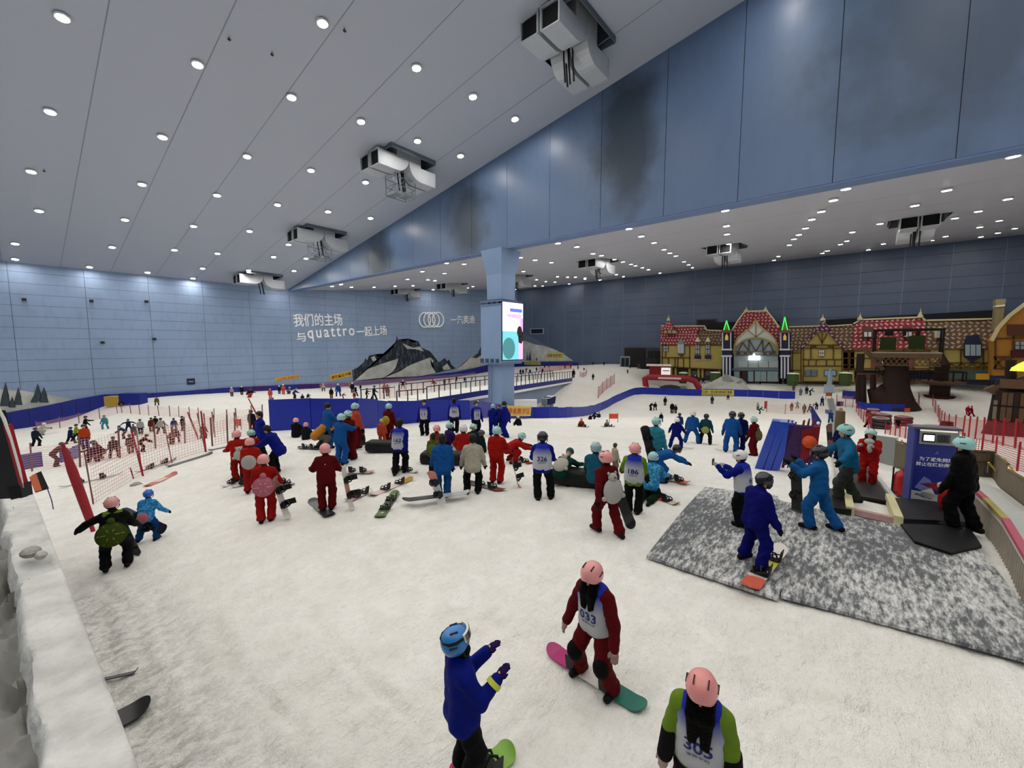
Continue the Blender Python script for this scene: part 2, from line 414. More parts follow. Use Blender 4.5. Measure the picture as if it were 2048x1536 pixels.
for i in range(len(xc) - 1):
    strip('ceiling_panel', xc[i + 1] + .04, xc[i] - .04 if i else xc[i], YR, YA, lambda x, y: zc1(y), UNITS1, c1, CEILM, 0)
    if i: build('joint', MB().beam((xc[i], YR, zc1(YR) + .05), (xc[i], YA, zc1(YA) + .05), .1, .06), mat('#858b98', .7), c1)
CEIL2 = mat('#a9abb6', .5)
c2 = link('ceiling_second', MB().quad(*[(x, y, zc2(x) + 5.5) for x, y in ((XB, YR), (XF + 1, YR), (XF + 1, YA + 1), (XB, YA + 1))]).mesh('ceiling_second'), SEAM, kind='structure', label='lower pale grey ceiling over the far slopes')
xc2 = [XB + 1.4] + [XB + 1.4 + 10.5 * k for k in range(1, 8)] + [XF]
for i in range(len(xc2) - 1):
    strip('ceiling_panel', xc2[i] + .03, xc2[i + 1] - .03, YR, YA, lambda x, y: zc2(x), UNITS2, c2, CEIL2, 0)
# unseen sides that close the hall
link('wall_back', MB().bx(XL, XF, YR - .5, YR, -10, 46).mesh('wall_back'), WALLM, kind='structure', label='plain blue wall behind the viewer')
link('wall_near', MB().bx(XL - .5, XL, YR, YA, -12, 46).mesh('wall_near'), WALLM, kind='structure', label='plain blue side wall beyond the ledge')

# ------------------------------------------------------------------ floodlights
L1 = [(124, 30), (645, 42), (395, 125), (833, 132), (100, 220), (583, 191), (946, 190), (325, 271), (722, 240), (1030, 235), (62, 340), (494, 310), (835, 279), (284, 366), (622, 338), (921, 309), (78, 419), (434, 388), (731, 362),
 (250, 437), (555, 407), (387, 450), (656, 421), (224, 492), (499, 460), (741, 434), (30, 485), (349, 498), (577, 487), (30, 516), (435, 505), (547, 512), (179, 532), (405, 535), (497, 539), (612, 515), (641, 492), (295, 543), (386, 555), (564, 568), (588, 540),
 (-180, 170), (-160, 300), (-130, 420)]
L2 = [(1253, 452), (1283, 470), (1308, 483), (1328, 497), (1340, 504), (1352, 510), (1368, 522), (1377, 528), (1385, 534), (1445, 413), (1453, 449), (1454, 466), (1458, 486), (1692, 374), (1667, 397), (1643, 420), (1624, 436), (1611, 454), (1598, 467), (1588, 476), (1579, 488), (1557, 511), (1548, 519),
 (1894, 377), (2027, 308), (2016, 395), (1830, 408), (1910, 434), (1957, 420), (1760, 445), (1705, 462), (1999, 439), (1960, 452), (2030, 455), (1996, 464), (1891, 471), (1864, 479), (1808, 484), (1767, 486), (1737, 498), (1838, 460), (1962, 472), (1694, 480), (1681, 487), (1655, 500), (1645, 505),
 (1154, 491), (1203, 509), (1116, 484), (1186, 505), (1070, 518), (1103, 523), (1041, 513), (1047, 541), (1262, 527), (1271, 530), (1229, 517), (1246, 522), (1285, 534), (1297, 538), (1320, 545), (1115, 552), (1135, 553), (1151, 553), (1170, 555), (1170, 557), (1233, 548), (1247, 552), (1138, 567), (1092, 562), (1073, 558), (1070, 571), (1085, 571), (1050, 558), (1051, 570), (1031, 578), (1200, 559), (1110, 563),
 (928, 526), (893, 524), (845, 541), (815, 557), (856, 558), (889, 545), (866, 578), (902, 574), (748, 573), (790, 571), (826, 570), (825, 585), (682, 567), (703, 573), (617, 580), (664, 571), (662, 580), (709, 583), (750, 582), (777, 590), (878, 585), (896, 584), (918, 583), (935, 575), (946, 572), (920, 572), (940, 580), (870, 560)]
LENS = NT('floodlight_lens'); e = LENS.n('Emission'); e.inputs[0].default_value = (1, .955, .87, 1); e.inputs[1].default_value = LAMP
LENS.l(e.outputs[0], LENS.t.nodes['Material Output'].inputs[0])
HOUS = mat('#d5d6d8', .4)
hm = MB().lathe([(.40, 0), (.46, .05), (.46, .14), (.40, .2)], 16).mesh('housing'); hm.materials.append(HOUS)
LR = .36
lm = MB().add([(LR * math.cos(a), LR * math.sin(a), 0) for a in np.linspace(0, 2 * math.pi, 17)[:-1]], [tuple(range(15, -1, -1))]).mesh('lens')
if lm.polygons[0].normal.z > 0: lm.flip_normals()
lm.materials.append(LENS.m)
def floodlight(P, tilt, grp, lab, s=1.):
    t = thing('floodlight', lab, 'light', P - np.array((0, 0, .22 * s)), 0, grp); t.rotation_euler = tilt; t.scale = (s, s, s)
    link('housing', hm, None, t); link('lens', lm, None, t, (0, 0, -.01))
F1, F2 = [onc1(*q) for q in L1], []
for q in L2:
    P = onc2(*q)
    if P[0] < XB + 2.2: P = np.array((XB + 2.2, P[1], zc2(XB + 2.2) - .05))
    if P[0] > XF - .6 or P[1] > YA - .6: continue
    F2.append(P)
# the same rows run on over the viewer's head and beyond the picture's edges
COLX = (38., 32., 25.3, 18.5, 11.4, 4., -3.2, -10.2, -17.2, -24.1, -31.)
for x in COLX:
    for y in (80, 68.5, 57, 45.2, 33.7, 22.3, 10.8, -.8, -12.4, -24, -35.5):
        yy = y - .13 * (x - 4); P = np.array((x, yy, zc1(yy))); d = (P - CAMP) @ FW
        if d > 1:
            u, v = proj(P)
            if -40 < u < 2090 and -30 < v < 1536: continue
            if u < 0 and v < 440 and y > 40 and x > -8: continue
        F1.append(P)
for x in (52., 66., 80., 94., 108.):
    for y in (-26., -40.):
        P = np.array((x, y, zc2(x)))
        if proj(P)[0] > 2080: F2.append(P)
ORD = ['first', 'second', 'third', 'fourth', 'fifth', 'sixth', 'seventh', 'eighth', 'ninth', 'tenth', 'eleventh', 'twelfth', 'thirteenth', 'fourteenth', 'fifteenth', 'sixteenth', 'seventeenth', 'eighteenth', 'nineteenth', 'twentieth', 'twenty first', 'twenty second', 'twenty third', 'twenty fourth', 'twenty fifth', 'twenty sixth', 'twenty seventh', 'twenty eighth']
for c, x in enumerate(COLX):
    row = sorted([P for P in F1 if min(range(len(COLX)), key=lambda i: abs(COLX[i] - P[0])) == c], key=lambda P: -P[1])
    for k, P in enumerate(row): floodlight(P, (math.atan(-.1745), 0, 0), 'floodlights of the main ceiling', 'floodlight of sloping main ceiling, %s row from the blue upstand, %s from the end wall' % (ORD[c], ORD[k]), 1.0)
for c in range(8):
    row = sorted([P for P in F2 if int(min(7, (P[0] - XB - 1.4) // 10.5)) == c], key=lambda P: -P[1])
    for k, P in enumerate(row): floodlight(P, (0, -math.atan(.1006), 0), 'floodlights of the second ceiling', 'floodlight of the lower far ceiling, %s strip beyond the upstand, %s from left' % (ORD[c], ORD[k]), .9)
# ------------------------------------------------------------------ ceiling duct units
DUCT = mat('#b4b9c0', .45, .25, bump=.08, bscale=2, var=.06); HOLE = mat('#08090c', .9); CAGE = mat('#7d838b', .5, .5); RECESS = mat('#5b6471', .8); PIPE = mat('#16181c', .6)
def sq_sweep(mb, path, w, mi=0):
    """square duct along a path of (x, z) points at y=0 (width along y)"""
    vs = []; fs = []; n = len(path)
    for i, (x, z) in enumerate(path):
        a = path[max(i - 1, 0)]; b = path[min(i + 1, n - 1)]; t = np.array((b[0] - a[0], b[1] - a[1])); t = t / np.linalg.norm(t); nn = np.array((-t[1], t[0])) * w / 2
        for sy, sn in ((-1, -1), (1, -1), (1, 1), (-1, 1)): vs.append((x + nn[0] * sn, sy * w / 2, z + nn[1] * sn))
    for i in range(n - 1):
        for k in range(4):
            a = i * 4 + k; b = i * 4 + (k + 1) % 4; fs.append((a, b, b + 4, a + 4))
    return mb.add(vs, fs, mi)
def elbow(sgn, x0, reach, drop, r):
    p = [(x0, 2.2), (x0, -(drop - r))]
    for k in range(1, 7):
        a = math.pi / 2 * k / 6; p.append((x0 + sgn * r * (1 - math.cos(a)), -(drop - r) - r * math.sin(a)))
    p.append((x0 + sgn * reach, -drop)); return p
def duct_meshes():
    out = {}
    for key, sgn, x0, reach, drop in (('near', -1, -.9, 3.4, 1.0), ('far', 1, .9, 3.1, 1.5)):
        mb = MB(); w = 1.75; p = elbow(sgn, x0, reach, drop, .9); sq_sweep(mb, p, w)
        xe = x0 + sgn * reach; inner = MB(); inner.box((xe - sgn * .12, 0, -drop), (.05, w * .86, w * .86))
        mb.bx(xe - .07, xe + .07, -w / 2 - .06, -w / 2 + .06, -drop - w / 2, -drop + w / 2); mb.bx(xe - .07, xe + .07, w / 2 - .06, w / 2 + .06, -drop - w / 2, -drop + w / 2)
        mb.bx(xe - .07, xe + .07, -w / 2, w / 2, -drop - w / 2 - .06, -drop - w / 2 + .06); mb.bx(xe - .07, xe + .07, -w / 2, w / 2, -drop + w / 2 - .06, -drop + w / 2 + .06)
        a = mb.mesh('duct'); a.materials.append(DUCT); b = inner.mesh('outlet'); b.materials.append(HOLE); out[key] = (a, b)
    return out
DM = duct_meshes()
rb = MB()
for (x0, x1, y0, y1) in ((-HX, HX, -HY - .08, -HY), (-HX, HX, HY, HY + .08), (-HX - .08, -HX, -HY, HY), (HX, HX + .08, -HY, HY)): rb.bx(x0, x1, y0, y1, -.02, 2.6)
rb.bx(-HX, HX, -HY, HY, 2.6, 2.7); rbm = rb.mesh('recess'); rbm.materials.append(RECESS)
cg = MB()
for x in (-1.5, 1.5):
    for y in (-1.0, 1.0): cg.beam((x, y, 1.5), (x, y, -4.2), .07, .07)
for z in (-4.2, -3.2, -2.2):
    for y in (-1.0, 1.0): cg.beam((-1.5, y, z), (1.5, y, z), .06, .06)
    for x in (-1.5, 1.5): cg.beam((x, -1, z), (x, 1, z), .06, .06)
for y in (-1.0, 1.0): cg.beam((-1.5, y, -4.2), (0, y, -2.2), .05, .05); cg.beam((0, y, -2.2), (1.5, y, -4.2), .05, .05)
cg.bx(-1.4, -.3, -.9, .9, -4.2, -3.8); cg.bx(.2, 1.3, -.9, .9, -4.0, -3.6)
cgm = cg.mesh('service_cage'); cgm.materials.append(CAGE)
pp = [MB().tube([(x, y, 2.4), (x, y, -1.6), (x + .3, y, -3.6)], .09, 6).mesh('pipe') for x, y in ((-.2, .3), (.15, -.4), (.5, .5), (.3, .1))]
for m_ in pp: m_.materials.append(PIPE)
def duct_unit(P, lab, cage, s=1.):
    t = thing('duct_unit', lab, 'duct', P, 0, 'air duct units in ceiling openings'); t.scale = (s, s, s)
    link('recess', rbm, None, t)
    for k, ys in (('near', (-1.05, 1.05)), ('far', (-1.05, 1.05))):
        for y in ys:
            d = link('duct', DM[k][0], None, t, (0, y, 0)); link('outlet', DM[k][1], None, d)
    if cage: link('service_cage', cgm, None, t)
    for m_ in pp: link('pipe', m_, None, t)
for P, lab, cg_ in zip(UNITS1, ('largest air duct unit at the top of the main ceiling', 'air duct unit with wire service cage, second down the main ceiling', 'air duct unit with cage, third down the main ceiling', 'farthest duct unit of main ceiling, above the blue end wall'), (0, 1, 1, 0)): duct_unit(P, lab, cg_)
for P, lab in zip(UNITS2, ('duct unit of the lower ceiling left of the village roofs', 'duct unit of lower ceiling above the wooden lookout, rightmost', 'duct unit of lower ceiling between column and village', 'duct unit of lower ceiling just left of the column', 'small distant duct unit over the logo rings', 'duct unit of lower ceiling right behind the column')): duct_unit(P, lab, 0, .92)
# small fittings on the ceiling
for k, (u, v, lab) in enumerate([(458, 73, 'small grey sensor hanging from upper left ceiling'), (544, 104, 'small dark hook on the ceiling near the sensor'), (689, 56, 'small bracket on ceiling beside the top middle floodlight'), (88, 338, 'flat dark bracket on ceiling at far left')]):
    P = onc1(u, v); mb = MB().tube([P, P - np.array((0, 0, .16))], .03, 6).box(P - np.array((0, 0, .22)), (.2, .12, .14)); build('ceiling_sensor', mb, mat('#3a3d44', .6), label=lab, category='sensor')

# ------------------------------------------------------------------ column with the screen
COLM = mat('#7f96b8', .4, bump=.03, var=.05, bscale=.6); COLD = mat('#5d7092', .5)
xc0 = 41.2; pc_ = onplane(1003, 690, 0, xc0); yc0 = pc_[1]; bl = onplane(962, 690, 0, xc0)[1]; br = onplane(1042, 690, 1, yc0)[0]
zb = lambda v: onplane(1003, v, 0, xc0)[2]
col = thing('column', 'massive pale blue square column carrying the upstand wall and a screen', 'column', (0, 0, 0))
cxm, cym = (xc0 + br) / 2, (yc0 + bl) / 2
hx, hy = (br - xc0) / 2, (bl - yc0) / 2
def frust(mb, hx0, hy0, z0, hx1, hy1, z1):
    vs = [(cxm + sx * a, cym + sy * b, z) for a, b, z in ((hx0, hy0, z0), (hx1, hy1, z1)) for sx, sy in ((-1, -1), (1, -1), (1, 1), (-1, 1))]
    return mb.add(vs, [(3, 2, 1, 0), (4, 5, 6, 7)] + [(i, (i + 1) % 4, 4 + (i + 1) % 4, 4 + i) for i in range(4)])
zt, z1_, z2_, z3_ = 17.0, zb(606), zb(597), zb(727)
build('shaft', frust(frust(MB(), hx * .66, hy * .66, -9, hx * .66, hy * .66, z3_), hx * .62, hy * .62, z1_, hx * .64, hy * .64, z2_), COLM, col)
build('casing', frust(MB(), hx, hy, z3_, hx, hy, z1_), COLM, col)
build('capital', frust(frust(MB(), hx * .68, hy * .68, z2_ + .05, hx * .7, hy * .72, zb(545)), hx * .7, hy * .72, zb(545), hx * .98, hy * 1.0, zt), COLM, col)
for v in (599, 606, 726): build('collar', frust(MB(), hx * 1.04, hy * 1.04, zb(v) - .22, hx * 1.04, hy * 1.04, zb(v)), COLD, col)
for k in range(4):
    for v in (603, 722):
        y = yc0 + (bl - yc0) * (.12 + .25 * k); build('vent', MB().bx(xc0 - .08, xc0, y, y + .55, zb(v) - .4, zb(v) + .25), mat('#39465c', .7), col)
lad = MB(); xs_ = cxm - hx * .66 - .25; y0 = cym + hy * .2
for dy in (0, .5): lad.beam((xs_, y0 + dy, -6), (xs_, y0 + dy, z3_), .06, .06)
for z in np.arange(-5.6, z3_, .42): lad.beam((xs_, y0, z), (xs_, y0 + .5, z), .05, .05)
build('ladder', lad, mat('#667892', .5), col)
# LED screen: flat pictures in a shallow case, on the face towards the village
scr = thing('led_screen', 'tall bright LED advertising screen on the side of the column', 'screen', (0, 0, 0))
ys = yc0 - .12; x0, x1 = xc0 + .05, br + .25; za, zb_ = zb(720), zb(603)
build('case', MB().bx(x0 - .1, x1 + .1, ys, yc0 - .01, za - .1, zb_ + .1), mat('#20242c', .5), scr)
def pic(poly, c, e, nm='picture', dy=.0):
    build(nm, MB().add([(x0 + (x1 - x0) * a, ys - .02 - dy, za + (zb_ - za) * b) for a, b in poly], [tuple(range(len(poly)))]), mat(c, .5, 0, e), scr)
R4 = lambda a, b, c, d: [(a, c), (b, c), (b, d), (a, d)]
pic(R4(0, 1, .74, 1), '#f3e8ff', 1.3); pic(R4(0, .85, .5, .74), '#fbfbff', 1.5); pic(R4(0, .78, 0, .5), '#6fc2cf', .9); pic(R4(.78, 1, 0, .36), '#f0a0ee', 1.2)
pic(R4(.85, 1, .5, .74), '#c79ad0', 1.0); pic(R4(.35, .95, .84, .9), '#5568e8', 1.1, dy=.01); pic([(.2, .75), (.9, .72), (.9, .80), (.2, .80)], '#d9a7f0', 1.0, dy=.01)
pic([(.3 + .3 * math.cos(t), .2 + .19 * math.sin(t)) for t in np.linspace(0, 6.28, 20)[:-1]], '#4e8f96', .5, dy=.01)
pic([(.82 + .13 * math.cos(t), .5 + .1 * math.sin(t)) for t in np.linspace(0, 6.28, 16)[:-1]], '#3a2a2c', .05, dy=.02); pic([(.75, .42), (.97, .42), (1, .34), (.92, .28), (.78, .3)], '#3a2a2c', .05, dy=.02)

# ------------------------------------------------------------------ lettering and murals on the end wall
LETT = mat('#f4f6f8', .5); YW = YA - .03
def wall_pt(u, v, off=0.): return onplane(u, v, 1, YW - off)
def wall_text(body, name, label, L, Rr, hpx, bold=0.):
    a = wall_pt(*L); b = wall_pt(*Rr); d = b - a; wd = np.linalg.norm(d); x = d / wd; y = np.array((-x[2], 0, x[0])) * (1 if x[0] > 0 else -1)
    mid = (a + b) / 2; um, vm = (L[0] + Rr[0]) / 2, (L[1] + Rr[1]) / 2; hh = np.linalg.norm(wall_pt(um, vm - hpx / 2) - wall_pt(um, vm + hpx / 2))
    o = text_on(body, name, LETT, mid - np.array((0, .06, 0)), x, y, wd, hh, None, bold, .04); o['label'] = label; o['category'] = 'lettering'; return o
wall_text('我们的主场', 'wall_lettering', 'upper line of white lettering on the blue end wall', (586.5, 640.5), (684, 639), 25, .012)
t2 = wall_text('与', 'wall_lettering', 'first character of the lower line of white wall lettering', (593, 675), (611, 673), 19, .012)
wall_text('quattro', 'wall_lettering', 'latin word in the lower line of white wall lettering', (615, 671), (709, 665), 26, .012)
wall_text('一起上场', 'wall_lettering', 'last characters of the lower line of white wall lettering', (713, 664), (773, 660.5), 20, .012)
wall_text('一汽奥迪', 'wall_lettering', 'white characters beside the four rings on the end wall', (901, 640), (949, 638), 17, .01)
for k, u in enumerate((849.5, 858.5, 867.5, 876.0)):
    c = wall_pt(u, 640 - .25 * k, .24); rr = np.linalg.norm(wall_pt(u, 640) - wall_pt(u, 625.5)); rx = np.linalg.norm(wall_pt(u, 640) - wall_pt(u + 11, 640))
    pts = [c + np.array((rx * math.cos(t), 0, rr * math.sin(t))) for t in np.linspace(0, 2 * math.pi, 33)]
    build('emblem_ring', MB().tube(pts, .2, 6), LETT, smooth=True, label=('leftmost', 'second', 'third', 'rightmost')[k] + ' of the four interlocked white wall rings', category='emblem', group='four ring emblem')
ROCK = NT('mural_rock', .8); q = ROCK.noise(.7, 6, ROCK.scaled(ROCK.coord(), (1.6, 1, .55)), .7); ROCK.base(ROCK.mix(ROCK.ramp(q, .5, .68), '#20262f', '#5d6674'))
MSNOW = NT('mural_snow', .8); q = MSNOW.noise(.4, 5, None, .6); MSNOW.base(MSNOW.mix(MSNOW.ramp(q, .4, .7), '#a7a9a6', '#c9c9c3'))
MTREE = mat('#3a444c', .8, var=.3, bscale=1.5)
def mural(name, polys, scale, org, plane, off0, parent):
    for k, (m, pts) in enumerate(polys):
        off = off0 + .012 * k
        P = [plane(org[0] + a / scale, org[1] + b / scale, off) for a, b in pts]
        bm = bmesh.new(); vs = [bm.verts.new(Vector(p)) for p in P]; f = bm.faces.new(vs); bmesh.ops.triangulate(bm, faces=[f])
        me = bpy.data.meshes.new(name); bm.to_mesh(me); bm.free(); link(name, me, m, parent)
t = thing('mountain_mural', 'printed mountain with dark crags and snowfields on the end wall', 'mural')
mural('rock_print', [(ROCK.m, [(1040, 985), (1090, 960), (1140, 915), (1150, 885), (1165, 905), (1180, 865), (1230, 855), (1255, 880), (1330, 845), (1370, 810), (1395, 770), (1407, 700), (1420, 735), (1470, 745), (1500, 725), (1530, 760), (1585, 750), (1610, 800), (1680, 830), (1720, 880), (1750, 920), (1800, 885), (1820, 910), (1835, 895), (1855, 940), (1890, 970), (1740, 1005), (1600, 1040), (1050, 1075)])], 4.096, (450, 500), wall_pt, .02, t)
mural('snow_print', [(MSNOW.m, [(1060, 1072), (1120, 1020), (1170, 975), (1290, 930), (1420, 890), (1400, 960), (1370, 1000), (1300, 1045)]), (MSNOW.m, [(1310, 1045), (1440, 990), (1500, 950), (1560, 925), (1680, 880), (1710, 905), (1690, 950), (1730, 1005), (1600, 1035)]), (MSNOW.m, [(1455, 765), (1540, 800), (1600, 790), (1630, 832), (1560, 812), (1490, 810)]), (MSNOW.m, [(1195, 880), (1225, 868), (1240, 900), (1215, 915)]), (MSNOW.m, [(1780, 960), (1820, 930), (1850, 975), (1790, 985)])], 4.096, (450, 500), wall_pt, .06, t)
t = thing('tree_mural', 'printed snowy firs at the left end of the end wall', 'mural')
mural('snow_print', [(MSNOW.m, [(-200, 1180), (0, 1140), (60, 1150), (180, 1150), (400, 1185), (600, 1222), (500, 1260), (40, 1330), (-200, 1400)])], 4.096, (0, 500), wall_pt, .02, t)
mural('tree_print', [(MTREE, [(x - w_, yb), (x - w_ * .5, yb - h * .4), (x - w_ * .7, yb - h * .4), (x, yb - h), (x + w_ * .7, yb - h * .4), (x + w_ * .5, yb - h * .4), (x + w_, yb)]) for x, yb, h, w_ in ((45, 1280, 200, 45), (150, 1270, 150, 35), (310, 1240, 150, 40), (360, 1250, 130, 40), (280, 1250, 60, 30), (-60, 1300, 220, 50), (100, 1290, 90, 30))], 4.096, (0, 500), wall_pt, .06, t)
t = thing('slope_mural', 'printed snow slope on the end wall left of the column', 'mural')
mural('snow_print', [(MSNOW.m, [(40, 985), (110, 935), (180, 870), (255, 850), (340, 930), (200, 965)]), (ROCK.m, [(180, 880), (230, 845), (262, 770), (275, 850), (220, 885)])], 4.096, (900, 500), wall_pt, .02, t)
t = thing('hill_mural', 'printed snowy hillside with firs on the far wall right of the column', 'mural')
far_pt = lambda u, v, off=0.: onplane(u, v, 0, XF - .15 - off)
mural('hill_print', [(MSNOW.m, [(580, 715), (600, 735), (700, 770), (790, 790), (870, 820), (930, 850), (1010, 908), (580, 918)]), (mat('#5d6d7f', .8), [(580, 662), (660, 705), (790, 785), (700, 775), (600, 740), (580, 725)])] + [(MTREE, [(x - 8, 905), (x, 905 - h), (x + 8, 905)]) for x, h in ((632, 80), (648, 75), (658, 90), (710, 30))], 4.096, (900, 500), far_pt, .02, t)
t = thing('wall_window', 'small dark window high in the far wall right of the column', 'window')
a, b = far_pt(1061, 657), far_pt(1088, 668); build('frame', MB().bx(XF - .3, XF - .1, a[1], b[1], a[2], b[2]), mat('#8d97a6', .5), t); build('pane', MB().bx(XF - .36, XF - .28, a[1] - .5, b[1] + .5, a[2] - .3, b[2] + .3), mat('#171b22', .2), t)
t = thing('wall_window', 'dark projection window above the left village roofs', 'window')
a, b = far_pt(1393, 639), far_pt(1433, 650); build('frame', MB().bx(XF - .3, XF - .1, a[1], b[1], a[2], b[2]), mat('#3a3030', .5), t); build('pane', MB().bx(XF - .36, XF - .28, a[1] - .5, b[1] + .5, a[2] - .3, b[2] + .3), mat('#0c0d10', .2), t)
for (u, v, lab) in ((48, 599, 'leftmost small dark speaker on the end wall'), (183, 602, 'second small dark speaker along the upper end wall'), (293, 603, 'third small dark speaker along the upper end wall'), (205, 685, 'lower left small dark speaker on the end wall'), (309, 678, 'lower right small dark speaker on the end wall')):
    p = wall_pt(u, v, .3); build('wall_speaker', MB().box(p, (.5, .5, .4)).tube([p + np.array((0, .2, 0)), p + np.array((0, .5, .1))], .06, 5), mat('#23272e', .6), label=lab, category='speaker')
p = wall_pt(382, 763, .1); t = thing('wall_sign', 'small navy square sign on the end wall above the pads', 'sign'); build('board', MB().box(p, (1.3, .12, 1.2)), mat('#1a2440', .5), t); build('print', MB().box(p - np.array((0, .08, 0)), (.8, .02, .25)), mat('#7e8aa8', .5), t)
# ------------------------------------------------------------------ blue pads along the end wall
PADB = mat('#10207f', .45, spec=.4, bump=.1, bscale=3, var=.06); PADP = mat('#3d1a66', .5, var=.06, bscale=2); PADBR = mat('#08249a', .42, spec=.4, bump=.12, bscale=2, var=.08)
SIGNY = mat('#d9a93a', .5); SIGNP = mat('#c9b95a', .5); INK = mat('#3a2410', .6); INKR = mat('#b8502a', .6)
wp = thing('wall_pad_row', 'long row of navy and purple crash pads along the end wall', 'padding')
bp = [(-60, 833, 872), (20, 825, 859), (95, 811, 850), (151, 799, 834), (208, 789, 812), (276, 788, 797), (361, 783, 793), (447, 776, 785), (570, 770, 780), (704, 765, 773), (800, 757, 764), (914, 744, 754), (982, 729, 742), (1036, 727, 735)]
for i in range(len(bp) - 1):
    (u0, t0, b0), (u1, t1, b1) = bp[i], bp[i + 1]; n = max(2, int((u1 - u0) / 26))
    for k in range(n):
        a, b = k / n, (k + 1) / n; A = wall_pt(u0 + (u1 - u0) * a, t0 + (t1 - t0) * a, .35); B = wall_pt(u0 + (u1 - u0) * b, t0 + (t1 - t0) * b, .35)
        g0 = wall_pt(u0 + (u1 - u0) * a, b0 + (b1 - b0) * a, .35)[2] - 1.2; g1 = wall_pt(u0 + (u1 - u0) * b, b0 + (b1 - b0) * b, .35)[2] - 1.2
        B = B - np.array((.05, 0, 0)); u = u0 + (u1 - u0) * a
        build('pad', MB().prism([A, B, (B[0], B[1], g1), (A[0], A[1], g0)], (0, .3, 0)), PADP if 430 < u < 715 and k % 3 else PADB, wp)
fp_ = thing('wall_pad_row', 'short row of blue crash pads at the foot of the far wall', 'padding')
for k in range(8):
    A = far_pt(1036 + 15 * k, 724.5 + .1 * k, .4); B = far_pt(1050.5 + 15 * k, 724.5 + .1 * k, .4); build('pad', MB().bx(A[0], A[0] + .3, A[1], B[1], -5, A[2]), PADB, fp_)
def banner(L, Rr, hpx, plane, m, label, body=None, ink=INK, off=.5, sub=False, thick=(0, .08, 0), bold=.01, hfrac=.62):
    a = plane(L[0], L[1], off); b = plane(Rr[0], Rr[1], off); um, vm = (L[0] + Rr[0]) / 2, (L[1] + Rr[1]) / 2
    hh = np.linalg.norm(plane(um, vm - hpx / 2, off) - plane(um, vm + hpx / 2, off)); d = b - a; w_ = np.linalg.norm(d); x = d / w_
    nrm = np.array(thick, float); nrm /= np.linalg.norm(nrm); y = np.cross(nrm, x); y *= np.sign(y[2]); t = thing('banner', label, 'banner')
    up = y * hh / 2
    build('cloth', MB().prism([a - up, b - up, b + up, a + up], thick), m, t)
    if body: text_on(body, 'lettering', ink, (a + b) / 2 - nrm * .03 + y * (hh * .12 if sub else 0), x, y, w_ * .9, hh * hfrac, t, bold)
    if sub: build('small_print', MB().prism([a + x * w_ * .1 - y * hh * .35, b - x * w_ * .1 - y * hh * .35, b - x * w_ * .1 - y * hh * .27, a + x * w_ * .1 - y * hh * .27], -nrm * .02), ink, t)
    return t
banner((551, 759), (600, 752), 6.5, wall_pt, SIGNY, 'narrow amber banner on the end wall under the lettering', '安全滑雪 请佩戴护具', INKR, .1)
banner((660, 756), (704, 746), 11, wall_pt, SIGNY, 'amber banner with six dark characters left of the mountain mural', '请勿靠近冲撞', INK, .1)
banner((1094, 711), (1126, 711), 11, far_pt, SIGNP, 'two line yellow banner on the far wall hillside print', '请注意 安全滑行距离', INK, .1, False, (.08, 0, 0))
banner((1049, 727), (1081, 727), 5, far_pt, SIGNP, 'thin yellow banner on the far blue pads right of the column', '请注意 安全滑行', INK, .6, False, (.08, 0, 0))

# ------------------------------------------------------------------ blue barrier of pads across the slope
def polyline(pxs): return [hit(*p) for p in pxs]
def pads(root, pts, height, width, m, thick=.12, name='pad', topvar=.05):
    P = np.array(pts); seg = np.linalg.norm(np.diff(P[:, :2], axis=0), axis=1); S = np.r_[0, np.cumsum(seg)]; n = max(1, int(round(S[-1] / width))); out = []
    at = lambda s: np.array([np.interp(s, S, P[:, i]) for i in range(2)])
    for k in range(n):
        a, b = at(S[-1] * k / n), at(S[-1] * (k + 1) / n); d = b - a; d /= np.linalg.norm(d); b = b - d * .03; nr = np.array((-d[1], d[0])) * thick
        za, zb2 = ground(*a), ground(*b); j = random.uniform(-topvar, topvar)
        out.append(build(name, MB().prism([(a[0], a[1], za - .3), (b[0], b[1], zb2 - .3), (b[0], b[1], zb2 + height + j), (a[0], a[1], za + height + j)], (nr[0], nr[1], 0)), m, root))
    return out
bar = thing('pad_barrier', 'long bright blue padded barrier across the snow behind the coaches', 'barrier')
BP = polyline([(540, 862), (640, 860), (735, 857), (800, 848), (870, 843), (940, 839), (1013, 837), (1060, 836.5), (1100, 836.5), (1140, 835), (1168, 832), (1185, 828), (1205, 820), (1225, 809), (1250, 797), (1268, 789.5), (1290, 788), (1340, 790), (1400, 791), (1450, 792.5), (1500, 794), (1550, 796), (1590, 798)])
pads(bar, BP[:6], 1.75, 2.4, PADBR); pads(bar, BP[5:12], 1.7, 2.4, PADBR); pads(bar, BP[11:], 1.65, 3.0, PADBR)
e0 = BP[0]; e1 = e0 + Fv * .8 - Rv * .25; build('end_pad', MB().prism([(e0[0], e0[1], e0[2] - .2), (e1[0], e1[1], e1[2] - .2), (e1[0], e1[1], e0[2] + 1.75), (e0[0], e0[1], e0[2] + 1.75)], (.12, .1, 0)), mat('#0b1c66', .45), bar)
def on_barrier(i, j, u, v, off=.0):
    a, b = BP[i], BP[j]; d = b - a; n = np.array((d[1], -d[0], 0)); n /= np.linalg.norm(n)
    if n @ Fv > 0: n = -n
    r = ray(u, v); return CAMP + r * (((a + n * (.03 + off)) - CAMP) @ n / (r @ n)), n
def barrier_banner(i, j, L, Rr, hpx, m, lab, body, sub, ink=INK):
    _, n = on_barrier(i, j, *L); return banner(L, Rr, hpx, lambda u, v, off: on_barrier(i, j, u, v, off)[0], m, lab, body, ink, .22, sub, tuple(-n * .06), .01, .5 if sub else .62)
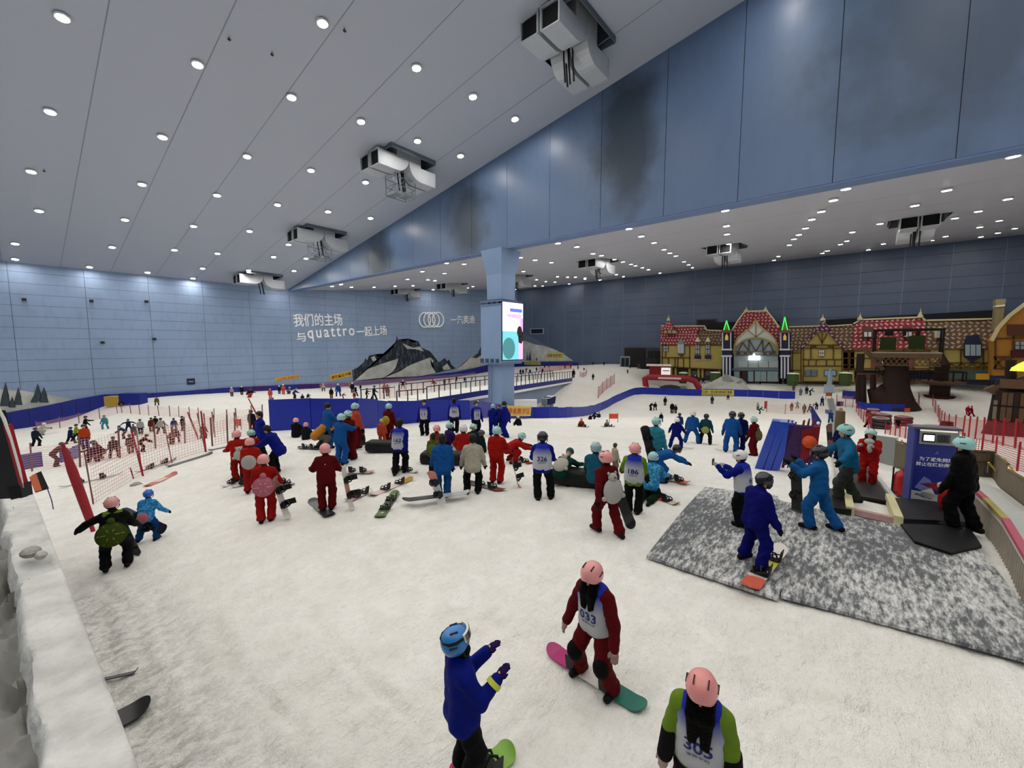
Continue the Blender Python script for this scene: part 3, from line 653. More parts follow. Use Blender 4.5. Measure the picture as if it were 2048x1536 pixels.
barrier_banner(6, 8, (1014, 821.5), (1062, 822.5), 20, mat('#d8b65a', .5), 'yellow sign with five orange characters on the blue barrier', '单板教学区', False, INKR)
barrier_banner(18, 20, (1398, 784.5), (1468, 786), 11, mat('#c9bf5c', .5), 'long yellow safety banner on the far blue barrier before the village', '安全第一 请注意控制滑行速度', True)

# ------------------------------------------------------------------ footbridge with railing
br_ = thing('footbridge', 'footbridge with dark railing crossing behind the column', 'bridge')
Bq = [atd(794, 807, 47), atd(854, 799, 53), atd(960, 782, 63), atd(1033, 772, 71), atd(1144, 756, 102)]
DKR = mat('#1b2340', .5, .3)
for i in range(len(Bq) - 1):
    a, b = Bq[i], Bq[i + 1]; d = (b - a); d[2] = 0; d /= np.linalg.norm(d); nr = np.array((-d[1], d[0], 0.)) * 5.0
    if nr @ Fv < 0: nr = -nr
    build('deck', MB().prism([a, b, b - (0, 0, .5), a - (0, 0, .5)], nr), SNOWP, br_)
    build('fascia', MB().prism([a + (0, 0, .05), b + (0, 0, .05), b - (0, 0, .75), a - (0, 0, .75)], -nr * .02), PADB, br_)
    build('snow_lip', MB().prism([a - (0, 0, .75), b - (0, 0, .75), b - (0, 0, 1.15), a - (0, 0, 1.15)], -nr * .04), SNOWP, br_)
    for off in (0, 1):
        o_ = nr * off; rh = 1.65 if i else 1.4
        build('handrail', MB().beam(a + o_ + (0, 0, rh), b + o_ + (0, 0, rh), .1, .1), DKR, br_)
        n = max(2, int(np.linalg.norm(b - a) / 2.0))
        for k in range(n + (i == 3)):
            p = a + (b - a) * k / n + o_
            build('post', MB().beam(p, p + (0, 0, rh), .1, .1), DKR, br_)
a, b = Bq[3], Bq[4]; d = (b - a) * (1, 1, 0); d /= np.linalg.norm(d); nr = np.array((-d[1], d[0], 0)); nr *= np.sign(nr @ Fv)
a2 = Bq[2]
build('abutment', MB().prism([a - (0, 0, 1.1) + nr * .5, b - (0, 0, 1.1) + nr * .5, b - (0, 0, 8) + nr * .5, a - (0, 0, 8) + nr * .5], nr * 3), mat('#8c9cb4', .6, var=.05, bscale=.5), br_)
build('abutment', MB().prism([a2 - (0, 0, 1.1) + nr * .5, a - (0, 0, 1.1) + nr * .5, a - (0, 0, 8) + nr * .5, a2 - (0, 0, 8) + nr * .5], nr * 3), mat('#8c9cb4', .6, var=.05, bscale=.5), br_)
q0 = atd(938, 808, 68); q1 = atd(1074, 808, 72); t = thing('snow_bin', 'long low white container behind the blue barrier', 'container'); d = (q1 - q0) * (1, 1, 0)
build('body', MB().prism([q0 - (0, 0, 1.5), q1 - (0, 0, 1.5), q1 + (0, 0, .55), q0 + (0, 0, .55)], Fv * 1.2), mat('#e4e6e6', .6), t); build('rim', MB().prism([q0 + (0, 0, .5), q1 + (0, 0, .5), q1 + (0, 0, .68), q0 + (0, 0, .68)], Fv * 1.3 ), mat('#f3f3f0', .6), t)
P = atd(1096, 811, 80); t = thing('snow_gun', 'navy box shaped snow machine on legs behind the barrier', 'machine', P)
build('hopper', MB().prism([(-1.0, -.7, .3), (1.4, -.7, .3), (1.7, -.7, 1.7), (-.6, -.7, 1.7)], (0, 1.4, 0)), mat('#14204e', .5), t); build('front', MB().bx(-1.5, -.9, -.5, .5, .2, 1.4), mat('#77808f', .5), t)
for x in (-.6, .9): build('leg', MB().bx(x, x + .15, -.6, .6, -.8, .35), mat('#c8ccd2', .5), t)
build('lid', MB().prism([(-.9, -.75, 1.45), (1.2, -.75, 1.75), (1.2, -.75, 1.85), (-.9, -.75, 1.55)], (0, 1.5, 0)), mat('#e0e2e4', .5), t)
# ------------------------------------------------------------------ village street front before the far wall
XV = 118.0
YEL = mat('#ab9a58', .8, var=.1, bscale=1.2); TIM = mat('#5b3f1c', .8, var=.2, bscale=3); TIMP = mat('#4a2b3c', .8, var=.2, bscale=3); CREAM = mat('#c9bd94', .8); NAVY = mat('#1b1c3c', .6); WHT = mat('#c6c8d2', .7); GLASS = mat('#56676d', .15, spec=.6); GLASSL = mat('#8fa0a6', .2, spec=.6); ORG = mat('#a9762f', .8, var=.1, bscale=1.5); BLUEG = mat('#5a6a78', .6); DGR = mat('#15161a', .8)
def roof_tiles(name, base, dot):
    s = NT(name, .75); co = s.n('NewGeometry').outputs['Position']; sep = s.n('SeparateXYZ'); s.l(co, sep.inputs[0])
    n = s.noise(.55, 3, co); ph = s.math('MULTIPLY', s.math('SUBTRACT', n, .5), 9.0)
    a = s.math('SINE', s.math('ADD', s.math('MULTIPLY', sep.outputs[1], 7.6), s.math('MULTIPLY', s.math('SINE', s.math('MULTIPLY', sep.outputs[2], 6.0)), 1.2))); b = s.math('SINE', s.math('ADD', s.math('MULTIPLY', sep.outputs[2], 8.0), ph))
    f = s.ramp(s.math('ADD', a, s.math('MULTIPLY', b, .8)), .55, .9); s.base(s.mix(s.math('MULTIPLY', f, .85), base, dot)); return s.m
RRED = roof_tiles('red_roof_tiles', '#7c2330', '#c2a89a'); RBRN = roof_tiles('brown_roof_tiles', '#55402f', '#a8957f'); RPUR = roof_tiles('plum_roof_tiles', '#4a2038', '#b9a79c'); RGRN = mat('#6e7a3a', .7)
def vp(u, v, x=XV): return onplane(u, v, 0, x)
def c7(a, b): return 1280 + a / 4.655, 560 + b / 4.655
def c8(a, b): return 1640 + a / 5.02, 560 + b / 5.02
def vpoly(name, pts, m, root, x=XV, th=.3, cv=c7, xtop=None):
    P = [vp(*cv(*q[:2]), x + (q[2] if len(q) > 2 else 0)) for q in pts]; return build(name, MB().prism(P, (th, 0, 0)), m, root)
def vbar(pts, root, m=TIM, wpx=2.2, x=XV - .15, cv=c7, nm='timber'):
    P = [vp(*cv(*q), x) for q in pts]; w_ = meter(P[0], wpx)
    for a, b in zip(P[:-1], P[1:]): build(nm, MB().beam(a, b, .22, w_, up=np.cross((b - a), (1, 0, 0))), m, root)
def vrect(name, x0, x1, y0, y1, m, root, x=XV - .1, th=.25, cv=c7): return vpoly(name, [(x0, y0), (x1, y0), (x1, y1), (x0, y1)], m, root, x, th, cv)
def vwindow(x0, x1, y0, y1, root, fm=TIM, gm=GLASSL, cv=c7, nx=2, ny=2, x=XV - .3):
    f = vrect('window', x0, x1, y0, y1, fm, root, x, .3, cv); w_, h = x1 - x0, y1 - y0
    for i in range(nx):
        for j in range(ny): vrect('pane', x0 + w_ * (i + .14) / nx, x0 + w_ * (i + .86) / nx, y0 + h * (j + .1) / ny, y0 + h * (j + .9) / ny, gm, f, x - .06, .06, cv)
def finial(u, v0, v1, root, x=XV + 1.5, cv=c7, m=CREAM):
    a = vp(*cv(u, v1), x); b = vp(*cv(u, v0), x); h = b[2] - a[2]; build('finial', MB().lathe([(.5, 0), (.45, h * .25), (.22, h * .4), (.28, h * .5), (.1, h * .6), (.03, h)], 8, a), m, root)
def spire(c, wpx, v0, v1, m, root, cv=c7, x=XV + 1.2, nm='spire'):
    a = vp(*cv(c - wpx / 2, v1), x); b = vp(*cv(c + wpx / 2, v1), x); t = vp(*cv(c, v0), x); w_ = abs(a[1] - b[1]) / 2; z0, z1 = a[2], t[2]; mid = (a + b) / 2
    build(nm, MB().add([(mid[0] - w_, mid[1] - w_, z0), (mid[0] + w_, mid[1] - w_, z0), (mid[0] + w_, mid[1] + w_, z0), (mid[0] - w_, mid[1] + w_, z0), (mid[0], mid[1], z1)], [(0, 1, 4), (1, 2, 4), (2, 3, 4), (3, 0, 4), (3, 2, 1, 0)]), m, root)
ZBASE = -9
# ---- left wing
h = thing('village_house', 'yellow timbered village house with red tiled roof left of the gatehouse', 'house')
ar = [(192, -.0), (210, 1.2), (240, .7), (300, .2), (380, 0), (765, 0)]
vpoly('wall', [(205, 600), (765, 600), (765, 830), (205, 800)], YEL, h, XV, 4)
vpoly('side_wall', [(192, 600, 2.0), (206, 600), (206, 802), (192, 798, 2.0)], YEL, h, XV, 3)
vpoly('ground_floor', [(300, 815), (765, 835), (765, 915), (300, 900)], mat('#4a3a1e', .8), h, XV + 1.2, 3)
for x_ in (290, 330, 460, 545, 580, 740): vrect('pillar', x_ - 9, x_ + 9, 815, 905, YEL, h, XV + .4, .6)
for x0 in (380, 480, 610): vrect('shop_window', x0, x0 + 55, 845, 890, GLASS, h, XV + 1.05, .15)
vpoly('roof', [(192, 428, 4), (535, 428, 4), (535, 606, -.6), (192, 600, -.6)], RRED, h, XV, .35)
vpoly('roof', [(535, 476, 4), (770, 474, 4), (770, 604, -.6), (535, 606, -.6)], RBRN, h, XV, .35)
vpoly('roof', [(535, 428, 4), (600, 430, 4), (622, 468, 4), (535, 470, 4)], RRED, h, XV, .35)
vbar([(195, 424), (340, 428), (600, 428), (622, 466), (765, 472)], h, CREAM, 2.0, XV + 3.8, nm='ridge')
spire(272, 130, 372, 470, RRED, h); finial(264, 320, 378, h)
for x_ in (238, 275, 312): vrect('dormer_window', x_ - 14, x_ + 14, 468, 496, CREAM, h, XV + .6, 1.2)
for x_, a, b in ((206, 600, 800), (265, 720, 812), (325, 720, 818), (352, 725, 820), (405, 725, 822), (462, 612, 828), (240, 600, 720)): vbar([(x_, a), (x_, b)], h, TIM, 1.8)
vbar([(200, 722), (470, 724)], h, TIM, 2); vbar([(200, 806), (765, 834)], h, TIM, 2); vbar([(200, 606), (768, 606)], h, TIM, 1.6)
vwindow(218, 262, 612, 668, h); vwindow(512, 556, 600, 690, h, TIM, GLASSL); vwindow(608, 652, 600, 690, h, TIM, GLASSL)
for x_ in (534, 630):
    vpoly('window_gable', [(x_ - 24, 575), (x_, 528), (x_ + 24, 575)], CREAM, h, XV - .9, .8); vrect('flower_box', x_ - 28, x_ + 28, 700, 735, NAVY, h, XV - .6, .5)
    for k in (-18, 0, 18): vrect('bracket', x_ + k - 5, x_ + k + 5, 735, 746, WHT, h, XV - .45, .3)
vpoly('bay_window', [(347, 590), (378, 545), (410, 590), (410, 685), (347, 685)], mat('#6f8077', .7), h, XV - 1, 1); vpoly('bay_window_foot', [(347, 685), (410, 685), (380, 715)], TIM, h, XV - .9, .9)
for k in range(4): vrect('pane', 353 + 14 * k, 361 + 14 * k, 598, 680, WHT, h, XV - 1.1, .1)
# ---- gatehouse
g = thing('gatehouse', 'village gatehouse with tall red roof, white arch and glass front', 'house')
vpoly('wall', [(850, 600), (1300, 600), (1300, 950), (850, 950)], mat('#6b4640', .8), g, XV, 3)
ogee = [(868, 660), (880, 600), (905, 550), (950, 500), (1010, 460), (1045, 425), (1062, 395), (1078, 375), (1094, 395), (1112, 425), (1150, 460), (1210, 500), (1255, 550), (1280, 605), (1290, 660)]
vpoly('roof', [(978, 290, 3), (1180, 286, 3), (1240, 360, 2.2), (1295, 440, 1.4), (1312, 640, -.4), (850, 640, -.4), (862, 455, 1.4), (915, 375, 2.2)], RRED, g, XV, .4)
vbar([(855, 470), (915, 372), (976, 292), (1180, 286), (1240, 360), (1298, 440)], g, CREAM, 2.2, XV - .3, nm='ridge'); finial(988, 245, 292, g, XV + 3); finial(1167, 237, 288, g, XV + 3)
vpoly('arch_gable', ogee, mat('#c3c8c4', .7), g, XV - .9, .5)
vbar(ogee, g, mat('#b29a58', .6), 2.2, XV - 1.1, nm='arch_trim')
arc = [(1078 + 205 * math.cos(t), 690 - 150 * math.sin(t)) for t in np.linspace(math.pi, 0, 15)]
vpoly('arch_glass', arc + [(1285, 840), (872, 840)], mat('#8c9ba0', .3), g, XV - 1.2, .3); vbar(arc, g, mat('#8f8038', .6), 3, XV - 1.5, nm='arch_trim')
vbar([(900, 690), (955, 580), (1010, 660), (1015, 560), (1078, 665), (1140, 560), (1145, 660), (1200, 580), (1255, 690)], g, mat('#4c4038', .7), 1.8, XV - 1.4); vbar([(890, 665), (1270, 665)], g, mat('#6b5a4a', .7), 2.2, XV - 1.4); vbar([(885, 700), (1275, 700)], g, mat('#6b5a4a', .7), 2.2, XV - 1.4); vbar([(1078, 390), (1078, 530)], g, mat('#8f8038', .7), 1.5, XV - 1.0); vbar([(1010, 470), (1078, 530), (1150, 470)], g, mat('#8a7f60', .7), 1.5, XV - 1.0)
for x_ in (900, 960, 1010, 1140, 1200): vbar([(x_, 670), (x_ + 40, 698)], g, mat('#4c4038', .7), 1.2, XV - 1.45); vbar([(x_ + 40, 670), (x_, 698)], g, mat('#4c4038', .7), 1.2, XV - 1.45)
for x_ in (920, 1015, 1110, 1205): vrect('transom_pane', x_ - 4, x_ + 82, 752, 815, mat('#9aa6a4', .3), g, XV - 1.45, .15)
vrect('lintel', 860, 1290, 820, 845, mat('#5d6a70', .6), g, XV - 1.6, .4)
for x_ in (880, 960, 1010, 1075, 1130, 1190, 1240): vrect('door', x_ - 6, x_ + 46, 850, 945, mat('#7f9296', .3) if x_ != 960 else mat('#2a2222', .5), g, XV - 1.5, .2)
vpoly('lit_sign', [(1008, 745), (1012, 705), (1045, 705), (1060, 680), (1075, 705), (1115, 705), (1118, 745)], mat('#ffffff', .5, 0, 3.0), g, XV - 2.0, .3)
for c, top in ((806, 378), (1348, 345)):
    t = thing('gate_tower', 'navy and white striped gate tower with green lit spire ' + ('left of the arch' if c < 1000 else 'right of the arch'), 'tower')
    vpoly('body', [(c - 42, 480), (c + 42, 480), (c + 42, 920), (c - 42, 920)], NAVY, t, XV - 2.6, 3)
    for k in (-38, -8, 24): vrect('stripe', c + k, c + k + 14, 715, 915, WHT, t, XV - 2.75, .15)
    for k in (-42, 34): vrect('stripe', c + k, c + k + 9, 490, 640, WHT, t, XV - 2.75, .15)
    vrect('cornice', c - 48, c + 48, 640, 655, WHT, t, XV - 2.95, .5); vrect('cornice', c - 48, c + 48, 700, 716, WHT, t, XV - 2.95, .5); vrect('cornice', c - 46, c + 46, 468, 492, mat('#7a4650', .7), t, XV - 2.95, .5)
    vpoly('niche', [(c - 14, 560), (c - 14, 525), (c, 500), (c + 14, 525), (c + 14, 560)], mat('#c9a93f', .6, 0, .3), t, XV - 2.8, .2)
    spire(c, 56, top, 468, RGRN, t, x=XV - 1.4)
    for sx in (-1, 1): vbar([(c + sx * 26, 466), (c, top)], t, mat('#35e04a', .5, 0, 1.6), 1.3, XV - 2.9, nm='neon_edge')
# ---- gable house
k_ = thing('village_house', 'yellow gable house with brown timbers and plum gable right of the gatehouse', 'house')
vpoly('wall', [(1388, 650), (1995, 640), (1995, 950), (1388, 950)], YEL, k_, XV, 4); vpoly('gable_wall', [(1505, 640), (1580, 560), (1650, 480), (1740, 478), (1810, 555), (1890, 635), (1890, 950), (1505, 950)], YEL, k_, XV - 1, 1)
vpoly('roof', [(1388, 434, 4), (1640, 430, 4), (1640, 660, -.5), (1388, 655, -.5)], RBRN, k_, XV, .35); vpoly('roof', [(1770, 430, 4), (2000, 420, 4), (1996, 650, -.5), (1770, 660, -.5)], RBRN, k_, XV, .35)
vbar([(1388, 436), (1640, 428), (1775, 428), (1975, 415)], k_, CREAM, 2.2, XV + 3.6, nm='ridge')
vpoly('gable_roof', [(1500, 650), (1490, 620), (1560, 560), (1625, 470), (1660, 440), (1745, 440), (1780, 465), (1835, 550), (1905, 615), (1895, 650), (1810, 560), (1740, 480), (1655, 482), (1585, 562)], RPUR, k_, XV - 1.6, 1.2); spire(1705, 135, 372, 462, RPUR, k_, x=XV + .3); finial(1700, 318, 378, k_, XV + .3)
for p in ([(1510, 605), (1885, 605)], [(1510, 635), (1885, 635)], [(1510, 740), (1885, 740)], [(1510, 800), (1885, 800)], [(1590, 610), (1590, 740)], [(1800, 610), (1800, 740)], [(1520, 610), (1520, 945)], [(1880, 610), (1880, 945)], [(1570, 745), (1570, 800)], [(1640, 745), (1640, 800)], [(1735, 745), (1735, 800)], [(1810, 745), (1810, 800)], [(1695, 490), (1695, 600)], [(1650, 500), (1695, 585)], [(1740, 500), (1695, 585)], [(1590, 605), (1650, 635)], [(1650, 605), (1590, 635)], [(1740, 605), (1800, 635)], [(1800, 605), (1740, 635)], [(1510, 945), (1885, 945)]): vbar(p, k_, TIM, 1.9, XV - 1.2)
for p in ([(1392, 680), (1505, 680)], [(1420, 660), (1420, 945)], [(1392, 840), (1505, 840)], [(1500, 660), (1500, 945)], [(1895, 670), (1985, 670)], [(1940, 660), (1940, 945)], [(1895, 790), (1985, 790)]): vbar(p, k_, TIM, 1.7)
vwindow(1665, 1715, 650, 712, k_, TIM, WHT, x=XV - 1.4, nx=3); vwindow(1535, 1650, 838, 895, k_, mat('#3d5a60', .6), GLASS, x=XV - 1.4, nx=2, ny=2); vwindow(1712, 1830, 838, 895, k_, mat('#2c4262', .6), mat('#8fa6bd', .3), x=XV - 1.4, nx=2, ny=1)
# ---- red wing
r_ = thing('village_house', 'village house with red dotted roof and ridge finials behind the lookout', 'house')
vpoly('wall', [(215, 690), (1090, 690), (1090, 905), (215, 905)], YEL, r_, XV, 4, c8); vpoly('roof', [(410, 400, 4), (1020, 375, 4), (1060, 430, 3), (1075, 690, -.5), (320, 690, -.5), (335, 470, 2.5)], RRED, r_, XV, .35, c8)
vbar([(335, 440), (410, 398), (1020, 372), (1065, 410)], r_, CREAM, 3, XV + 3.6, c8, 'ridge'); finial(400, 325, 400, r_, XV + 3.5, c8); finial(1005, 285, 378, r_, XV + 3.5, c8)
for x_ in (480, 885): vpoly('dormer', [(x_ - 55, 510), (x_ - 45, 470), (x_ + 45, 470), (x_ + 55, 510), (x_ + 55, 580), (x_ - 55, 580)], mat('#5b4038', .7), r_, XV - .2, 2, c8); vwindow(x_ - 42, x_ + 42, 516, 575, r_, TIM, WHT, c8, 2, 1, XV - .4)
for x_ in (230, 300, 560, 840, 940, 1100): vbar([(x_, 700), (x_, 900)], r_, TIM, 2, XV - .2, c8)
for y_ in (712, 785, 890): vbar([(215, y_), (1090, y_)], r_, TIM, 2, XV - .2, c8)
vrect('shop_front', 510, 930, 790, 890, mat('#8a3a44', .7), r_, XV - .25, .2, c8); vrect('shop_front', 570, 690, 795, 880, mat('#2a3450', .6), r_, XV - .35, .2, c8)
a = vp(*c8(650, 855), XV - .6); build('round_sign', MB().tube([a, a - (.3, 0, 0)], meter(a, 9), 18), mat('#c9b7ac', .6), r_); build('sign_core', MB().tube([a - (.3, 0, 0), a - (.4, 0, 0)], meter(a, 5), 14), mat('#a8432c', .6), r_)
# ---- brown wing
b_ = thing('village_house', 'village house with brown speckled roof and blue bay window, beside the chimney', 'house')
vpoly('wall', [(1090, 685), (1760, 680), (1760, 1000), (1090, 900)], YEL, b_, XV, 4, c8); vpoly('roof', [(1060, 415, 4), (1760, 392, 4), (1760, 690, -.5), (1075, 695, -.5)], RBRN, b_, XV, .35, c8); vbar([(1060, 405), (1760, 388)], b_, CREAM, 3, XV + 3.6, c8, 'ridge')
vpoly('bay_window', [(1450, 640), (1480, 560), (1590, 545), (1625, 640), (1625, 770), (1450, 770)], NAVY, b_, XV - 1.0, 1.2, c8); vpoly('bay_window_foot', [(1450, 770), (1625, 770), (1530, 830)], NAVY, b_, XV - .9, 1, c8)
for k in range(3): vrect('pane', 1458 + 55 * k, 1505 + 55 * k, 650, 760, GLASSL, b_, XV - 1.1, .1, c8)
vpoly('arched_dormer', [(1160, 580), (1160, 510), (1185, 478), (1235, 478), (1255, 510), (1255, 580)], CREAM, b_, XV - .8, 2, c8); vpoly('pane', [(1172, 575), (1172, 515), (1190, 490), (1228, 490), (1244, 515), (1244, 575)], GLASSL, b_, XV - .9, .1, c8)
for x_ in (1240, 1415, 1640, 1740): vbar([(x_, 695), (x_, 900)], b_, TIM, 2, XV - .2, c8)
for y_ in (690, 832, 880): vbar([(1100, y_), (1755, y_)], b_, TIM, 2.2, XV - .2, c8)
for x_ in range(1110, 1740, 105): vbar([(x_, 838), (x_ + 50, 876)], b_, TIM, 1.6, XV - .2, c8); vbar([(x_ + 50, 876), (x_ + 100, 838)], b_, TIM, 1.6, XV - .2, c8)
vrect('arcade', 1240, 1745, 895, 1000, mat('#4a5a50', .6), b_, XV - .1, .3, c8); vrect('shop_sign', 1565, 1700, 940, 1000, mat('#c99a2a', .6), b_, XV - 1.6, .2, c8); vrect('shop_sign', 1715, 1830, 945, 1000, mat('#2f4670', .6), b_, XV - 1.6, .2, c8)
ch = vpoly('chimney', [(1765, 255), (1860, 250), (1820, 500), (1740, 510)], mat('#8a7f60', .8, var=.15, bscale=2), b_, XV - 1, 2, c8); vpoly('chimney_cap', [(1762, 195), (1872, 188), (1855, 255), (1770, 258)], mat('#9a8f6a', .8), b_, XV - 1.2, 2.4, c8); vpoly('snow_band', [(1768, 256), (1860, 246), (1858, 262), (1768, 270)], SNOWP, b_, XV - 1.3, 2.5, c8)
# ---- orange house at the right edge
o_ = thing('village_house', 'orange timbered house with cream gable edge at the right picture edge', 'house')
XO = XV - 4
vpoly('wall', [(1735, 610), (1900, 370), (2120, 230), (2300, 230), (2300, 960), (1735, 960)], ORG, o_, XO, 5, c8); vbar([(1722, 612), (1790, 480), (1900, 360), (2060, 238), (2150, 170)], o_, CREAM, 6, XO - .5, c8, 'gable_trim')
vrect('sign_board', 1880, 2200, 445, 555, mat('#54301c', .7), o_, XO - .4, .3, c8); vwindow(1955, 2120, 615, 700, o_, TIM, GLASSL, c8, 3, 2, XO - .35); vrect('awning', 1930, 2150, 705, 770, mat('#4a1420', .7), o_, XO - 1.2, 1.2, c8)
for p in ([(1740, 590), (2200, 570)], [(1740, 770), (2200, 770)], [(1740, 890), (2200, 890)], [(1940, 560), (1940, 770)], [(1760, 610), (1760, 890)], [(1745, 775), (1840, 885)], [(1840, 775), (1745, 885)], [(1850, 775), (1930, 885)], [(1930, 775), (1850, 885)]): vbar(p, o_, TIM, 2.6, XO - .2, c8)
fr = thing('flat_roof', 'black flat roof strip behind the village ridges', 'roof'); vpoly('slab', [(610, 395), (1290, 385), (1290, 470), (610, 470)], DGR, fr, XV + 5, 2); vpoly('slab', [(60, 400), (1760, 300), (1760, 440), (60, 470)], DGR, fr, XV + 5, 2, c8)
# ---- small things before the village
def hitb(u, v, d): p = atd(u, v, d); p[2] = ground(p[0], p[1]); return p
def sight(P): f = (np.array(P) - CAMP) * (1, 1, 0); return f / np.linalg.norm(f)
def facing(P): f = sight(P); return math.atan2(-f[0], f[1])
def local_of(u, v, T): f = sight(T); r = ray(u, v); p = CAMP + r * (((T - CAMP) @ f) / (r @ f)) - T; return np.array((p @ np.array((f[1], -f[0], 0)), 0., p[2]))
RED_ = mat('#8c1420', .45, spec=.4)
P = atd(1345, 791, 107); t = thing('inflatable_arch', 'red inflatable finish arch with white lettering by the blue barrier', 'arch', P, facing(P))
pts = [(-5.6, 0, -.5), (-6.2, 0, 1.7), (-6.6, 0, 4.0), (-5.6, 0, 4.35), (3.2, 0, 4.3), (4.9, 0, 3.7), (5.8, 0, 2.2), (6.4, 0, -.5)]
t.scale = (1.06, 1.06, 1.06); build('tube', MB().tube(pts, [.75] * 8, 10), RED_, t, True); build('lettering_band', MB().box((-.8, -.78, 4.25), (5.2, .04, .45)), mat('#d9b9b9', .6), t)
for x_ in (-5.95, 5.9): build('small_band', MB().box((x_, -.8, 1.4), (.7, .06, .3)), mat('#d9b9b9', .6), t)
t = thing('covered_mound', 'grey tarpaulin covered mound under the red arch', 'mound', P + Fv * 2.5, facing(P)); build('tarp', MB().ell((.4, 0, 0), (4.2, 1.6, 2.6), 14), mat('#33373a', .7, bump=.5, bscale=2, var=.3), t, True); build('grey_side', MB().ell((3.4, -.3, 0), (1.7, 1.3, 2.2), 12), mat('#77766f', .7, var=.2, bscale=2), t, True)
P = atd(1319, 748, 112); t = thing('snack_kiosk', 'small red and white kiosk beside the village', 'kiosk', P, facing(P)); build('body', MB().bx(-2.6, 2.6, -1.2, 1.2, -1, 2.2), mat('#7c1620', .6), t); build('counter', MB().bx(.4, 2.7, -1.35, -1.2, -.3, 1.8), mat('#ece6e4', .6, 0, .6), t); build('roof', MB().bx(-3.4, 2.9, -1.7, 1.6, 2.2, 2.6), mat('#e9e2dc', .7), t); build('shelf', MB().bx(.8, 2.4, -1.5, -1.3, .9, 1.1), DGR, t)
P = atd(1456, 783, 101); t = thing('peaked_tent', 'white peaked tent with several points before the gatehouse', 'tent', P, facing(P))
build('canopy', MB().add([(-7.2, -2, -.6), (5.8, -2, -.6), (5.8, 2.5, -.6), (-7.2, 2.5, -.6), (-.6, 0, 4.2), (2.6, 0, 3.2), (-4.3, 0, 1.9), (1.2, 0, 2.4)], [(0, 1, 7), (0, 7, 4), (0, 4, 6), (1, 5, 7), (7, 5, 4), (1, 2, 5), (2, 3, 4), (2, 4, 5), (3, 6, 4), (0, 6, 3), (3, 2, 1, 0)]), mat('#b9b9b2', .8, var=.08, bscale=1), t)
build('peak', MB().add([(-2.2, -.4, 2.6), (1.2, -.4, 2.6), (-.6, -.2, 4.5), (-.6, .6, 2.6)], [(0, 1, 2), (1, 3, 2), (3, 0, 2)]), mat('#8d918d', .8), t); build('peak', MB().add([(1.6, -.4, 2.2), (4.0, -.4, 2.2), (2.7, -.2, 3.4), (2.7, .6, 2.2)], [(0, 1, 2), (1, 3, 2), (3, 0, 2)]), mat('#8d918d', .8), t)
P = atd(1548, 779, 101); t = thing('market_stall', 'dark brown market stall behind the end of the blue barrier', 'stall', P, facing(P)); build('body', MB().bx(-2.7, 2.7, -.8, .8, -.5, 1.2), mat('#2a1512', .7), t); build('roof', MB().bx(-2.9, 2.9, -1, 1, 1.2, 1.45), mat('#cfcac2', .7), t); build('goods', MB().bx(-2.2, .6, -.95, -.8, -.2, .3), mat('#b8b4ac', .7), t)
for u, v, d, lab in ((1366, 762, 106, 'green rubbish hut left of the gatehouse'), (1430, 762, 104, 'green rubbish hut beside the left gate tower'), (1585, 766, 100, 'green rubbish hut right of the gate tower'), (1690, 766, 93, 'green rubbish hut by the gable house')):
    P = onplane(u, v, 0, 114.3); t = thing('green_hut', lab, 'hut', P, facing(P)); build('body', MB().lathe([(.9, -.6), (1.15, .4), (1.15, 1.6), (.9, 2.1)], 10), mat('#3f5527', .7), t); build('snow_cap', MB().lathe([(1.2, 2.1), (1.15, 2.25), (.6, 2.35)], 10), SNOWP, t)
P = atd(1658, 777, 90); t = thing('ice_sculpture', 'pale blue ice figure statue before the gable house', 'statue', P, facing(P)); t.scale = (.62, .62, .72); build('plinth', MB().bx(-1.4, 1.4, -1, 1, -1.5, 1.2), mat('#9fb0bf', .5), t); build('figure', MB().tube([(0, 0, 1.2), (.1, 0, 2.8), (-.1, 0, 4.2), (0, 0, 5.2)], [.9, .7, .75, .3], 8).tube([(-.1, 0, 4), (.9, 0, 3.4), (1.2, 0, 2.6)], [.3, .22, .16], 6).ell((0, 0, 5.6), (.38, .38, .45), 8), mat('#8fa5b8', .3), t, True)
P = atd(1300, 735, 118); t = thing('snow_cat', 'dark parked snow groomer left of the village', 'vehicle', P, facing(P)); build('cabin', MB().bx(-1.2, 1.6, -1.2, 1.2, .8, 2.6), mat('#1d1416', .5), t); build('track', MB().bx(-2.6, 2.6, -1.5, -.6, -.4, .8), DGR, t); build('track', MB().bx(-2.6, 2.6, .6, 1.5, -.4, .8), DGR, t); build('blade', MB().bx(-3.4, -2.7, -1.8, 1.8, -.3, .9), mat('#3c2a28', .5), t)
for u, v, d, w_, h_, c, lab in ((1268, 728, 130, 6, 5, '#2a1a18', 'brown gateway doors at the foot of the far wall'), (1250, 729, 130, 3, 2.6, '#7d8794', 'grey cabinets beside the far wall doors'), (1308, 728, 128, 5, 5, '#3a404c', 'grey shed left of the village tower')):
    P = atd(u, v, d); t = thing('wall_cabinet', lab, 'cabinet', P, facing(P)); build('body', MB().bx(-w_ / 2, w_ / 2, 0, 1.5, -1, h_), mat(c, .7), t); build('door', MB().bx(-w_ * .38, -.1, -.1, 0, -.6, h_ * .8), mat('#15161a', .6), t); build('door', MB().bx(.1, w_ * .38, -.1, 0, -.6, h_ * .8), mat('#15161a', .6), t)

